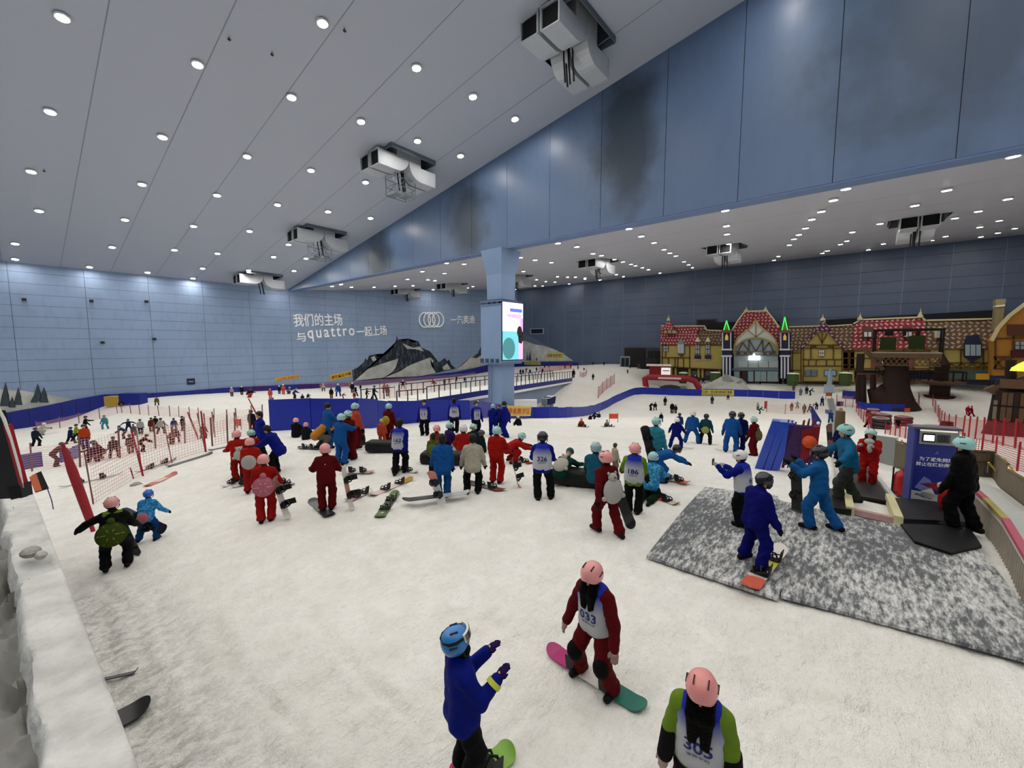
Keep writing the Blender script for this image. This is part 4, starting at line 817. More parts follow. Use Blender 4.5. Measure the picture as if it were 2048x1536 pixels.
# ------------------------------------------------------------------ wooden lookout towers
WOOD = mat('#2a1a14', .8, bump=.4, bscale=5, var=.35); WOODL = mat('#5c4532', .8, bump=.3, bscale=5, var=.3); HEDGE = mat('#23300f', .9, bump=.6, bscale=6, var=.4); WOODD = mat('#1a100d', .85, var=.3, bscale=4)
DT = 74.0
Pt = atd(1792, 812, DT); T0 = np.array(Pt)
def tl(a, b, dy=0.):   # crop-8 pixel -> local point of the lookout
    return local_of(*c8(a, b), T0)
t = thing('wooden_lookout', 'dark timber lookout tower with railed deck and hedge boxes, spiral stair', 'tower', T0, facing(T0))
A = lambda p: p
pl = [tl(540, 720), tl(1215, 700)]
build('trunk', MB().tube([tl(760, 1290), tl(762, 1200), tl(765, 1090), tl(765, 1000), tl(760, 770)], [3.4, 2.5, 1.9, 1.7, 1.7], 16), WOOD, t, True)
build('root_flare', MB().tube([tl(690, 1290), tl(640, 1150), tl(560, 1090)], [2.6, 2.0, 1.2], 8), WOOD, t, True)
build('deck', MB().bx(pl[0][0], pl[1][0], -3.2, 3.2, pl[0][2] - 1.0, pl[0][2] - .2), WOODL, t); build('deck_snow', MB().bx(pl[0][0], pl[1][0], -3.25, 3.2, pl[0][2] - .2, pl[0][2]), mat('#8d8778', .8), t)
zl = pl[0][2] - 1.0; xs = np.linspace(pl[0][0], pl[1][0], 13)
for i in range(12): build('lattice', MB().beam((xs[i], -3.0, zl), (xs[i + 1], -3.0, zl - 1.2), .15, .15).beam((xs[i], -3.0, zl - 1.2), (xs[i + 1], -3.0, zl), .15, .15), WOODL, t)
build('lattice_rail', MB().bx(pl[0][0], pl[1][0], -3.15, -2.9, zl - 1.35, zl - 1.15), WOODL, t)
ztop = tl(540, 500)[2]
for x_ in (pl[0][0], pl[1][0]):
    for y_ in (-3.1, 3.1): build('post', MB().bx(x_ - .14, x_ + .14, y_ - .14, y_ + .14, pl[0][2], ztop), WOODD, t)
for y_ in (-3.1, 3.1): build('top_rail', MB().bx(pl[0][0], pl[1][0], y_ - .12, y_ + .12, ztop - .3, ztop), WOODD, t)
for a0, a1, b0, b1 in ((600, 770, 575, 700), (885, 1060, 560, 695)):
    p, q = tl(a0, b1), tl(a1, b0); build('hedge_box', MB().bx(p[0], q[0], -2.0, 2.0, p[2], q[2]), HEDGE, t)
for a0, a1 in ((650, 740), (830, 870), (960, 1010)):
    p, q = tl(a0, 560), tl(a1, 505); build('lamp_frame', MB().bx(p[0], q[0], -1, 1, p[2], q[2]), WOODD, t)
sp = [tl(450, 640), tl(560, 780), tl(640, 900)]
build('stair', MB().beam(tl(440, 690), tl(640, 900), 2.4, .7), WOODL, t); build('stair_house', MB().bx(tl(365, 800)[0], tl(440, 800)[0], 0, 2.2, tl(400, 930)[2], tl(400, 740)[2]), WOOD, t)
d2 = tl(380, 950); d3 = tl(985, 1040)
build('lower_deck', MB().prism([tl(370, 930), tl(560, 950), tl(800, 1010), tl(985, 1005), tl(985, 1045), tl(800, 1065), tl(640, 1030), tl(370, 960)], (0, 3.2, 0)), WOODL, t)
rails = [tl(560, 880), tl(700, 960), tl(850, 945), tl(985, 940)]
for a, b in zip(rails[:-1], rails[1:]):
    build('handrail', MB().beam(a, b, .14, .14), WOODD, t)
    for k in range(4): p = a + (b - a) * k / 4; build('baluster', MB().beam(p, p - (0, 0, 1.5), .1, .1), WOODD, t)
for x_ in (385, 430, 530): build('stilt', MB().tube([tl(x_, 950), tl(x_ + 5, 1240)], [.45, .5], 7), WOOD, t)
build('shade_board', MB().prism([tl(470, 1100), tl(690, 1060), tl(700, 1230), tl(500, 1240)], (0, 1, 0)), WOODD, t)
DS = 78.; S0 = atd(1876, 816, DS); t = thing('small_lookout', 'small round timber tower with pointed roof right of the lookout', 'tower', S0, facing(S0))
def ts(a, b): return local_of(*c8(a, b), S0)
build('base', MB().lathe([(2.2, -1), (2.2, ts(1180, 1160)[2])], 12), mat('#3a1512', .8, var=.3, bscale=3), t); build('shaft', MB().lathe([(1.4, 0), (1.4, ts(1200, 1030)[2])], 12), WOOD, t)
zd = ts(1200, 1025)[2]; build('deck', MB().lathe([(1.5, zd - .6), (3.4, zd), (3.4, zd + .25)], 12), WOODL, t); build('shaft', MB().lathe([(1.0, zd), (1.0, ts(1200, 900)[2]), (1.1, ts(1200, 850)[2]), (.05, ts(1215, 735)[2])], 10), WOOD, t)
for k in range(12):
    a = 2 * math.pi * k / 12; build('railing_post', MB().tube([(3.2 * math.cos(a), 3.2 * math.sin(a), zd), (3.2 * math.cos(a), 3.2 * math.sin(a), zd + 2.0)], .1, 5), WOODD, t)
build('railing', MB().tube([(3.2 * math.cos(a), 3.2 * math.sin(a), zd + 2.0) for a in np.linspace(0, 6.283, 13)], .1, 5), WOODD, t)
DH = 44.; H0 = atd(2012, 872, DH); t = thing('timber_hut_tower', 'big dark timber hut tower with lamp at the right picture edge', 'tower', H0, facing(H0))
def th_(u, v): return local_of(u, v, H0)
build('trunk', MB().tube([(0, 1, -1.5), (.2, 1, 1), (.4, 1, 6)], [2.2, 1.7, 1.6], 12), WOODD, t, True); build('hut', MB().bx(th_(1990, 800)[0], 5, -1.0, 4, th_(2010, 840)[2], th_(2010, 782)[2]), WOOD, t); build('eave', MB().prism([th_(1966, 780), th_(2060, 748), th_(2060, 765), th_(1990, 790)], (0, 4, 0)), WOODL, t); build('hut_window', MB().bx(th_(1986, 820)[0], th_(1994, 820)[0], -1.1, -.9, th_(2010, 838)[2], th_(2010, 800)[2]), mat('#6d6a58', .4), t)
for k in range(9):
    x0_ = th_(1990, 800)[0] + .05 + k * .42; build('plank', MB().bx(x0_, x0_ + .36, -1.06, -1.0, th_(2010, 840)[2], th_(2010, 784)[2]), WOODL if k % 3 else WOOD, t)
build('beam', MB().bx(th_(1988, 800)[0], 5, -1.12, -1.0, th_(2010, 812)[2], th_(2010, 809)[2]), WOODD, t)
build('upper_post', MB().tube([th_(2020, 785), th_(2022, 720)], [.45, .4], 8), WOODD, t); build('balcony', MB().bx(th_(2000, 765)[0], 5, -1.2, -.9, th_(2010, 775)[2], th_(2010, 757)[2]), WOODL, t)
build('lamp_shade', MB().lathe([(.05, 1.0), (.9, .35), (1.0, 0)], 14, th_(2046, 742)), mat('#c8d84a', .5, 0, 1.0), t); build('underbuild', MB().prism([th_(1985, 842), th_(2060, 850), th_(2060, 895), th_(2000, 885)], (0, 3, 0)), WOODD, t)
# ------------------------------------------------------------------ nets and fences
def net_material(name, c, cell=.11, th=.22):
    s = NT(name, .7); uv = s.n('UVMap').outputs[0]; sep = s.n('SeparateXYZ'); s.l(uv, sep.inputs[0])
    fx = s.math('FRACT', s.math('DIVIDE', sep.outputs[0], cell)); fy = s.math('FRACT', s.math('DIVIDE', sep.outputs[1], cell))
    m = s.math('MAXIMUM', s.math('LESS_THAN', fx, th), s.math('LESS_THAN', fy, th))
    s.b.inputs['Base Color'].default_value = lin(c) + (1,); s.l(m, s.b.inputs['Alpha']); return s.m
NETR = net_material('pink_net', '#dca79f', .12, .12); NETRR = net_material('red_net', '#a02430', .10, .24)
REDP = mat('#a01e2a', .5); POSTR = mat('#7a4f4c', .5)
def net_sheet(root, pts, h, m, sag=.12, drop=.05):
    vs = []; fs = []; uvs = []; s = 0.; P = []
    for i in range(len(pts) - 1):
        a, b = np.array(pts[i]), np.array(pts[i + 1]); n = 6
        for k in range(n + (i == len(pts) - 2)):
            f = k / n; q = a + (b - a) * f; q[2] = ground(q[0], q[1]) ; P.append((q, h - sag * 4 * f * (1 - f)))
    for i, (q, hh) in enumerate(P):
        if i: s += np.linalg.norm((q - P[i - 1][0])[:2])
        vs += [tuple(q + (0, 0, drop)), tuple(q + (0, 0, hh))]; uvs += [(s, 0), (s, hh)]
    for i in range(len(P) - 1): fs.append((2 * i, 2 * i + 2, 2 * i + 3, 2 * i + 1))
    me = bpy.data.meshes.new('net'); me.from_pydata(vs, [], fs); ul = me.uv_layers.new(name='UVMap')
    for l in me.loops: ul.data[l.index].uv = uvs[l.vertex_index]
    me.materials.append(m); link('net', me, None, root)
def fence(label, pxs, h, m=NETR, postm=POSTR, r=.035, split=1, cat='fence', name='net_fence', lean=0., ph=None):
    t = thing(name, label, cat); pts = [hit(*p) for p in pxs]; full = []
    for a, b in zip(pts[:-1], pts[1:]):
        for k in range(split): full.append(a + (b - a) * k / split)
    full.append(pts[-1])
    for q in full: q[2] = ground(q[0], q[1])
    net_sheet(t, full, h, m)
    for q in full: build('post', MB().tube([q - (0, 0, .2), q + (random.uniform(-.08, .08), random.uniform(-.08, .08), 0) + Rv * lean + (0, 0, (ph or h) + .15)], r, 6), postm, t)
    return t
fence('near pale red safety net running from thick red post past lying boards', [(188, 1010), (285, 950), (345, 925), (412, 903)], 1.55, NETR, POSTR, .02, 1, lean=-.2)
fence('pale red net behind the near net, before the crowded slope', [(40, 950), (64, 942), (160, 934), (240, 915), (311, 897), (370, 887), (430, 874)], 1.3, NETR, POSTR, .035)
fence('far pink net curving along the foot of the blue wall pads', [(75, 866), (120, 856), (158, 847), (200, 838), (235, 827), (244, 826), (262, 827), (280, 829), (298, 831), (318, 832), (340, 833), (358, 834), (380, 836), (398, 838), (428, 840)], 1.45, NETR, POSTR, .05)
fence('pink net left of the blue barrier corner', [(412, 873), (428, 866), (455, 860), (475, 856), (505, 850), (525, 848)], 1.6, NETR, POSTR, .045)
fence('pink net below the barrier corner with orange gate flag', [(425, 893), (455, 886), (470, 880), (500, 872)], 1.2, NETR, POSTR, .035)
fence('pink net with many posts on the slope left of the footbridge', [(760, 800), (780, 799), (790, 797), (800, 795), (812, 792), (823, 789), (835, 786), (848, 784), (862, 782), (880, 780), (900, 778)], 1.9, NETR, POSTR, .04)
fence('long thin pink net across the far slope under the mountain print', [(640, 779), (700, 776), (760, 770), (800, 767), (860, 762), (915, 757), (950, 753)], 1.5, NETR, POSTR, .03)
fence('short red net standing diagonally on the far snow hill', [(1196, 797), (1205, 787), (1213, 779), (1221, 774), (1229, 768)], 2.6, NETRR, REDP, .05)
fence('small red net at the right end of the footbridge', [(1078, 745), (1098, 743), (1120, 741), (1143, 738)], 1.8, NETRR, REDP, .05)
fence('small round red net by the footbridge end', [(1160, 754), (1167, 755), (1172, 752), (1173, 747)], 1.4, NETRR, REDP, .05)
fence('pale pink low net across the learner slope below the village', [(1533, 824), (1570, 828), (1608, 829), (1625, 827)], 1.6, NETR, POSTR, .05)
fence('red net guarding the tubing run beside the lookout', [(1712, 824), (1722, 838), (1732, 850), (1742, 864)], 1.7, NETRR, REDP, .05, 2)
fence('red net at the foot of the lookout tower', [(1815, 822), (1830, 820), (1838, 812), (1836, 806)], 1.8, NETR, REDP, .05)
fence('pink net left of the lookout with purple box', [(1673, 812), (1690, 814), (1705, 815)], 2.2, NETR, REDP, .05)
fence('red net behind the round small tower', [(1865, 812), (1876, 835), (1880, 850), (1897, 862), (1925, 870)], 1.9, NETRR, REDP, .05, 2)
fence('tall red net under the timber hut tower, right edge', [(1925, 872), (1950, 878), (1985, 886), (2030, 897), (2075, 905)], 1.9, NETRR, REDP, .06, 2)
fence('nearest red net with thick posts at right, over the wooden walkway', [(1900, 905), (1927, 910), (1962, 914), (1990, 922), (2034, 942), (2075, 955)], 1.05, NETRR, REDP, .035)
fence('red net posts row between the kiosk and the tubing run', [(1770, 868), (1790, 872), (1810, 877), (1830, 884)], 1.0, NETRR, REDP, .04, 2)
def pole(label, b, t_, r=.05, m=REDP, name='gate_pole', cat='pole', roll=0):
    B = hit(*b); T = atd(*t_, fdist(B)); t = thing(name, label, cat, B)
    d = T - B; build('shaft', MB().tube([(0, 0, -.1), d * .5, d], [r, r, r * .9], 8), m, t)
    if roll: build('rolled_net', MB().tube([d * .12, d * .4, d * .7, d * .95], [roll * .9, roll, roll, roll * .6], 9), mat('#9c2b33', .8, bump=.6, bscale=20, var=.2), t, True)
    return t
pole('thick red rolled net post leaning at the left snow edge', (188, 1062), (125, 888), .045, roll=.1)
pole('tall red pole leaning over the near net', (287, 952), (263, 862), .03, roll=.035)
pole('red pole leaning by the black board tips', (398, 880), (375, 824), .035, roll=.05)
pole('dark red upright pole beside the black boards', (412, 905), (402, 822), .035)
pole('double red pole leaning behind the blue instructor', (528, 858), (497, 797), .04, roll=.05)
pole('short black padded stake before the near net', (268, 958), (260, 935), .02, mat('#1a1a1c', .6), 'stake', 'stake', roll=0)
def flag(label, b, wpx, hpx, c, leg=8, name='gate_flag'):
    B = hit(*b); s = fdist(B) / FPX; w_, h_, l_ = wpx * s, hpx * s, leg * s; t = thing(name, label, 'flag', B, math.atan2(Rv[1], Rv[0])); build('panel', MB().bx(-w_ / 2, w_ / 2, -.02, .02, l_, l_ + h_), mat(c, .7), t)
    for x in (-w_ / 2, w_ / 2): build('pole', MB().tube([(x, 0, -.1), (x, 0, l_ + h_ + .05)], .03, 6), mat('#33241f', .6), t)
flag('orange red gate flag on the slope below the long barrier', (1227, 845), 17, 10, '#d0472e', 8); flag('orange gate flag hung in the left pink net', (476, 860), 13, 13, '#c8442a', 9); flag('orange sign at the end of the conveyor path', (1657, 800), 12, 7, '#d0553a', 8); flag('orange sign at the corner of the lookout pads', (1814, 826), 12, 8, '#c9502e', 2); flag('red banner stake in the middle of learner slope', (1531, 818), 5, 15, '#c0323c', 1)
P0 = hit(110, 1020); t = thing('orange_flag', 'orange triangular flag with black edge at the left ledge', 'flag', P0); D0 = fdist(P0); g_ = lambda u, v: atd(u, v, D0) - P0
build('cloth', MB().prism([g_(58, 955), g_(72, 946), g_(84, 980), g_(70, 985)], Fv * .02), mat('#d9714e', .7), t); build('black_edge', MB().prism([g_(58, 953), g_(80, 943), g_(96, 978), g_(70, 986), g_(71, 983), g_(84, 979), g_(73, 947)], Fv * .03), mat('#17171b', .7), t); build('staff', MB().tube([g_(94, 975), g_(103, 1000), g_(107, 1019)], .012, 6), mat('#2b2470', .5), t)
# pads in the left valley and under the lookout
for lab, pxs, h, m in (('purple blue crash pads below the ledge, in the left valley', [(38, 940), (82, 934)], .9, PADB), ('sloping navy pad behind the red net crowd', [(126, 926), (162, 912)], .8, PADB), ('navy pads round the foot of the lookout', [(1712, 816), (1740, 822), (1810, 824)], 1.3, PADBR), ('navy pads behind the lookout stair', [(1684, 797), (1730, 800)], 1.6, PADB), ('blue pads on the slope right of the conveyor', [(1650, 826), (1660, 830)], .7, PADBR)):
    t = thing('pad_row', lab, 'padding'); pads(t, [hit(*p) for p in pxs], h, 1.8, m)
P = hit(228, 808) - np.array((0, 2.6, 0)); P[2] = ground(P[0], P[1]); t = thing('yellow_bin', 'yellow snow machine box with navy tarpaulin against the end wall pads', 'machine', P, math.atan2(Rv[1], Rv[0])); build('box', MB().bx(-1.3, 1.2, -.8, .8, 0, 1.7), mat('#b5923a', .6), t); build('tarp', MB().bx(1.2, 4.8, -.7, .9, .2, 2.2), PADB, t); build('wheel', MB().tube([(1.6, -.9, .4), (1.6, -.6, .4)], .45, 10), mat('#141416', .7), t)

# ------------------------------------------------------------------ rubber mats and conveyor
MATM = NT('snowy_rubber', .7); q1 = MATM.noise(4.2, 6, MATM.scaled(MATM.coord(), (1.2, 3.4, 1)), .75); q2 = MATM.noise(.5, 3); MATM.base(MATM.mix(MATM.ramp(MATM.math('ADD', q1, MATM.math('MULTIPLY', MATM.math('SUBTRACT', q2, .5), .6)), .40, .60), '#5e6165', '#d9d9d7')); MATM.bump(q1, .5, .04)
BLK = mat('#0a0a0c', .55, bump=.2, bscale=15); YPOST = mat('#cfc79a', .7, var=.15, bscale=8)
def ground_slab(name, pxs, m, label=None, cat=None, parent=None, th=.05, lift=.05, world=None, cuts=4):
    P = world if world is not None else [hit(*p) for p in pxs]; bm = bmesh.new(); vs = [bm.verts.new(Vector(p)) for p in P]; f = bm.faces.new(vs); bmesh.ops.triangulate(bm, faces=[f])
    bmesh.ops.subdivide_edges(bm, edges=bm.edges[:], cuts=cuts, use_grid_fill=True)
    for v in bm.verts: v.co.z = ground(v.co.x, v.co.y) + lift
    bmesh.ops.recalc_face_normals(bm, faces=bm.faces)
    if sum(f.normal.z for f in bm.faces) < 0: bmesh.ops.reverse_faces(bm, faces=bm.faces)
    r = bmesh.ops.extrude_face_region(bm, geom=bm.faces[:]); 
    for g in r['geom']:
        if isinstance(g, bmesh.types.BMVert): g.co.z += th
    me = bpy.data.meshes.new(name); bm.to_mesh(me); bm.free(); o = link(name, me, m, parent)
    if label: o['label'] = label; o['category'] = cat
    return o
ground_slab('rubber_mat', [(1410, 981), (1556, 1000), (1572, 1145), (1556, 1209), (1293, 1121)], MATM.m, 'grey snow dusted rubber mat, left one before the conveyor', 'mat')
ground_slab('rubber_mat', [(1556, 1008), (1690, 1040), (1800, 1060), (1960, 1112), (2075, 1262), (2090, 1345), (1562, 1203)], MATM.m, 'large grey snow dusted rubber mat at right, before the conveyor', 'mat', cuts=6)
cv = thing('conveyor_lift', 'black moving carpet lift climbing the slope to the plaza', 'conveyor')
cpx = [(1738, 1006), (1712, 955), (1694, 915), (1680, 880), (1670, 845), (1664, 815), (1660, 798)]; C_ = [hit(*p) for p in cpx]
for i in range(len(C_) - 1):
    a, b = C_[i], C_[i + 1]; d = (b - a)[:2]; d /= np.linalg.norm(d); n = np.array((d[1], -d[0], 0))
    ground_slab('belt', None, BLK if i < 2 else mat('#8d8f90', .7, var=.15, bscale=6), parent=cv, world=[a - n * .42, a + n * .42, b + n * .42, b - n * .42], th=.06, lift=.07, cuts=1)
    for sg in (-1, 1): build('side_rail', MB().beam(a + n * sg * .5 + (0, 0, .1), b + n * sg * .5 + (0, 0, .1), .1, .12), mat('#b9babb', .6), cv)
ground_slab('platform', [(1652, 990), (1692, 992), (1702, 1036), (1648, 1030)], BLK, parent=cv, th=.12, lift=.06, cuts=1)
ground_slab('platform', [(1783, 1010), (1908, 1016), (1938, 1062), (1801, 1055)], BLK, parent=cv, th=.12, lift=.06, cuts=1)
for p, q in (((1692, 994), (1699, 1034)), ((1777, 1008), (1796, 1054))): build('edge_post', MB().beam(hit(*p) + (0, 0, .15), hit(*q) + (0, 0, .12), .14, .2), YPOST, cv)
build('threshold', MB().beam(hit(1699, 1030) + (0, 0, .1), hit(1790, 1050) + (0, 0, .1), .12, .12), mat('#b58f8c', .7, var=.2, bscale=8), cv)
ground_slab('drain_mat', [(1800, 1062), (1936, 1068), (1962, 1108), (1900, 1122), (1828, 1098)], BLK, 'wet black mat in front of the conveyor kiosk', 'mat', cuts=2, lift=.10)
# ------------------------------------------------------------------ conveyor kiosk
L = hit(1817, 1010); Rb = hit(1902, 1022); d = (Rb - L) * (1, 1, 0); W = np.linalg.norm(d); d /= W; ang = math.atan2(d[1], d[0]); KH = meter(L, 152)
k = thing('control_kiosk', 'tall blue control kiosk with white warning text and small screen', 'kiosk', L + (0, 0, .1), ang)
KB = mat('#1c2a86', .4, spec=.4); build('cabinet', MB().bx(0, W, 0, .3, 0, KH), KB, k); build('top', MB().bx(-.04, W + .04, -.05, .34, KH, KH + .05), mat('#5c5866', .5), k)
build('side_edge', MB().bx(-.02, .02, -.02, .31, 0, KH), mat('#3c4488', .5), k)
pn = build('control_panel', MB().bx(.1 * W, W * 1.0, -.03, 0, KH * .80, KH * .97), mat('#9a9a93', .4, .4), k); build('bezel', MB().bx(.16 * W, .46 * W, -.045, -.03, KH * .83, KH * .945), mat('#15161a', .5), pn); build('display', MB().bx(.19 * W, .43 * W, -.055, -.045, KH * .85, KH * .925), mat('#f4f2ff', .5, 0, 1.6), pn); build('keypad', MB().bx(.5 * W, .8 * W, -.045, -.03, KH * .83, KH * .94), mat('#55565a', .5), pn)
for i in range(4):
    for j in range(3): build('key', MB().bx((.53 + .06 * i) * W, (.565 + .06 * i) * W, -.055, -.045, KH * (.85 + .03 * j), KH * (.868 + .03 * j)), mat('#2a2b2e', .5), pn)
build('light_strip', MB().bx(.1 * W, .95 * W, -.05, -.02, KH * .975, KH * .995), mat('#efe9d8', .5, 0, .5), k)
X3, Z3 = (1, 0, 0), (0, 0, 1)
text_on('为了避免拥挤', 'lettering', mat('#e8eaf4', .5), (W * .55, -.006, KH * .60), X3, Z3, W * .8, KH * .055, k, .02); text_on('禁止在终站停留', 'lettering', mat('#e8eaf4', .5), (W * .53, -.006, KH * .53), X3, Z3, W * .9, KH * .055, k, .02); text_on('A', 'emblem', mat('#7d84c0', .5), (W * .55, -.006, KH * .69), X3, Z3, None, KH * .04, k)
def kpoly(pts, c): build('print', MB().prism([(W * a, -.004, KH * b) for a, b in pts], (0, -.004, 0)), mat(c, .6), k)
kpoly([(.02, .02), (.95, .02), (.95, .1), (.5, .14), (.02, .16)], '#b9bcc0'); kpoly([(.1, .2), (.3, .36), (.45, .32), (.55, .22), (.3, .16)], '#6f7fc0'); kpoly([(.2, .26), (.55, .29), (.8, .22), (.7, .17), (.4, .22)], '#9c1f2a'); kpoly([(.3, .2), (.5, .22), (.62, .1), (.4, .06), (.25, .12)], '#d8d6cf'); kpoly([(.62, .24), (.7, .22), (.78, .24), (.78, .29), (.7, .31), (.62, .29)], '#e6e6e8'); kpoly([(.1, .1), (.5, .05), (.55, .07), (.15, .13)], '#20242e')
P = hit(1800, 995); t = thing('extinguisher_cart', 'red extinguisher cart standing left of the blue kiosk', 'extinguisher', P, ang); build('cylinder', MB().lathe([(.02, .05), (.15, .1), (.16, .55), (.13, .66), (.05, .72), (.04, .78)], 14), mat('#b5231f', .35, spec=.5), t, True); build('frame', MB().tube([(-.18, 0, 0), (-.18, 0, .8), (.18, 0, .8), (.18, 0, 0)], .02, 6), mat('#17171a', .5), t); build('hose', MB().tube([(0, 0, .76), (.12, -.1, .8), (.2, -.1, .6), (.18, -.08, .3)], .018, 6), mat('#17171a', .5), t)
build('wheel', MB().tube([(-.2, -.02, .08), (-.14, -.02, .08)], .08, 10).tube([(.14, -.02, .08), (.2, -.02, .08)], .08, 10), mat('#17171a', .6), t); build('foot', MB().bx(-.2, .2, -.2, .2, -.05, .03), mat('#9c9d9b', .6), t)
def panel(label, l, r, hpx, c, th=.05, name='hoarding', cat='panel', rails=True):
    A, B = hit(*l), hit(*r); h_ = meter((A + B) / 2, hpx); t = thing(name, label, cat); build('board', MB().prism([A - (0, 0, .1), B - (0, 0, .1), B + (0, 0, h_), A + (0, 0, h_)], Fv * th), mat(c, .7, var=.1, bscale=3), t)
    if rails:
        for q in (A, B): build('post', MB().beam(q - Fv * .03, q - Fv * .03 + (0, 0, h_ + .05), .05, .05), mat('#c9c9c4', .6), t)
    return t
panel('grey board panel behind the girl in red at the conveyor', (1744, 922), (1789, 932), 56, '#8d908d')
def planks(label, pxs, hpx, c='#6b604f', n=9, rail='#6d5a40'):
    t = thing('plank_fence', label, 'fence')
    for (l, r) in zip(pxs[:-1], pxs[1:]):
        A, B = hit(*l), hit(*r); h_ = meter((A + B) / 2, hpx); m_ = mat(c, .85, bump=.3, bscale=12, var=.25)
        for i in range(n):
            a = A + (B - A) * i / n; b = A + (B - A) * (i + .93) / n; j = random.uniform(-.02, .02); build('plank', MB().prism([a - (0, 0, .1), b - (0, 0, .1), b + (0, 0, h_ + j), a + (0, 0, h_ + j)], Fv * .03), m_, t)
        build('rail', MB().beam(A + (0, 0, h_ + .03), B + (0, 0, h_ + .03), .07, .05), mat(rail, .8), t); build('rail', MB().beam(A + (0, 0, h_ * .66) - Fv * .03, B + (0, 0, h_ * .66) - Fv * .03, .04, .06), mat(rail, .8), t)
    return t
planks('weathered plank fence left behind the kiosk', [(1788, 934), (1830, 950)], 55, '#6b6252', 8)
planks('weathered grey plank fence behind the operator, along the stair walkway', [(1900, 950), (1985, 955), (2010, 985), (2075, 1035)], 52, '#6f6455', 10)
for lab, a, b in (('upper yellow stair rail at the right walkway', (2008, 917), (2030, 946)), ('lower yellow stair rail at the plank fence', (1977, 925), (1992, 941)), ('yellow stair rail piece behind the kiosk', (1803, 880), (1812, 895))):
    P = hit(a[0], a[1] + 40); dd = fdist(P); A, B = atd(*a, dd) , atd(*b, dd); t = thing('stair_rail', lab, 'rail'); build('bar', MB().tube([A, B], .03, 8), mat('#c9b13c', .5), t); build('bracket', MB().tube([B, B - (0, 0, .25)], .015, 6).tube([A, A - (0, 0, .35)], .015, 6), mat('#7d735a', .6), t)
pk = thing('picket_railing', 'low slatted railing with pink and yellow top rail at right of the mats', 'railing'); pr = [hit(1928, 1016), hit(1965, 1062), hit(2003, 1112), hit(2047, 1202), hit(2090, 1300)]
for i, (a, b) in enumerate(zip(pr[:-1], pr[1:])):
    n = max(3, int(np.linalg.norm(b - a) / .13)); h_ = .62
    for j in range(n): p = a + (b - a) * j / n; p[2] = ground(p[0], p[1]); build('picket', MB().beam(p, p + (0, 0, h_), .05, .03), mat('#a39a8b', .8, var=.2, bscale=9), pk)
    build('top_rail', MB().beam(a + (0, 0, h_ + .03), b + (0, 0, h_ + .03), .1, .07), mat(('#a3525e', '#a99a58', '#b0596a', '#b0596a')[i], .7), pk); build('white_rail', MB().beam(a + (0, 0, h_ - .06), b + (0, 0, h_ - .06), .06, .05), mat('#d8d2cb', .7), pk)
ground_slab('walkway', [(1945, 962), (2005, 985), (2090, 1050), (2110, 1190), (2040, 1120), (1985, 1045)], mat('#b9bab6', .8, bump=.5, bscale=9, var=.15), 'pale icy walkway between railing and plank fence', 'walkway', th=.03, lift=.04)
# stacked blue pads and red poles on the plaza rim
B0 = hit(1540, 942); DB = fdist(B0); SB = sight(B0); gb = lambda u, v, o=0.: CAMP + ray(u, v) * (((B0 - CAMP) @ SB + o) / (ray(u, v) @ SB))
t = thing('pad_stack', 'shiny blue crash pads leaning together beside red poles', 'padding'); PADS = mat('#173fae', .3, spec=.6, bump=.4, bscale=3)
for k in range(3): build('pad', MB().prism([gb(1508 + 16 * k, 942 - k), gb(1545 + 15 * k, 842 + 2 * k), gb(1560 + 15 * k, 843 + 2 * k), gb(1527 + 16 * k, 942 - k)], SB * .5 + np.array((0, 0, .02 * k))), PADS, t)
t = thing('pole_bundle', 'bundle of dark red gate poles with purple netting', 'poles')
for i in range(15): build('pole', MB().tube([gb(1560 + 4.2 * i + random.uniform(-2, 2), 934 + random.uniform(-4, 2), .1 + .03 * (i % 5)), gb(1579 + 4.1 * i + random.uniform(-3, 3), 848 + random.uniform(-11, 5), .1 + .05 * (i % 4))], .022, 6), mat('#7a1f2c', .5), t)
build('netting', MB().prism([gb(1566, 930), gb(1578, 850), gb(1640, 855), gb(1632, 925)], SB * .25), mat('#3c2350', .8, bump=.8, bscale=14, var=.4), t); build('red_netting', MB().prism([gb(1600, 925, -.05), gb(1604, 862, -.05), gb(1641, 852, -.05), gb(1634, 905, -.05)], SB * .25), mat('#7c1a22', .8, bump=.8, bscale=14, var=.3), t)
build('orange_bag', MB().ell(gb(1619, 884, -.15), (.24, .2, .2), 12), mat('#c1491f', .7, bump=.6, bscale=10, var=.3), t, True)
P = hit(1632, 852); t = thing('snow_covered_board', 'blue board with snow on it beside the conveyor', 'board', P); gq = lambda u, v: atd(u, v, fdist(P)) - P
build('board', MB().prism([gq(1623, 812), gq(1626, 815), gq(1643, 842), gq(1641, 852), gq(1626, 850)], Fv * .15), mat('#2b3478', .6), t); build('snow', MB().ell(gq(1636, 846), (.25, .2, .2), 8), SNOWP, t, True)
P = hit(1860, 862); t = thing('snow_heap_box', 'grey covered bench beside the tubing area', 'bench', P, math.atan2(Rv[1], Rv[0])); build('seat', MB().bx(-1.2, 1.2, -.4, .4, .2, .6), mat('#74756f', .7), t); build('snow', MB().ell((0, 0, .6), (1.1, .4, .2), 10), mat('#a9a8a2', .8), t)
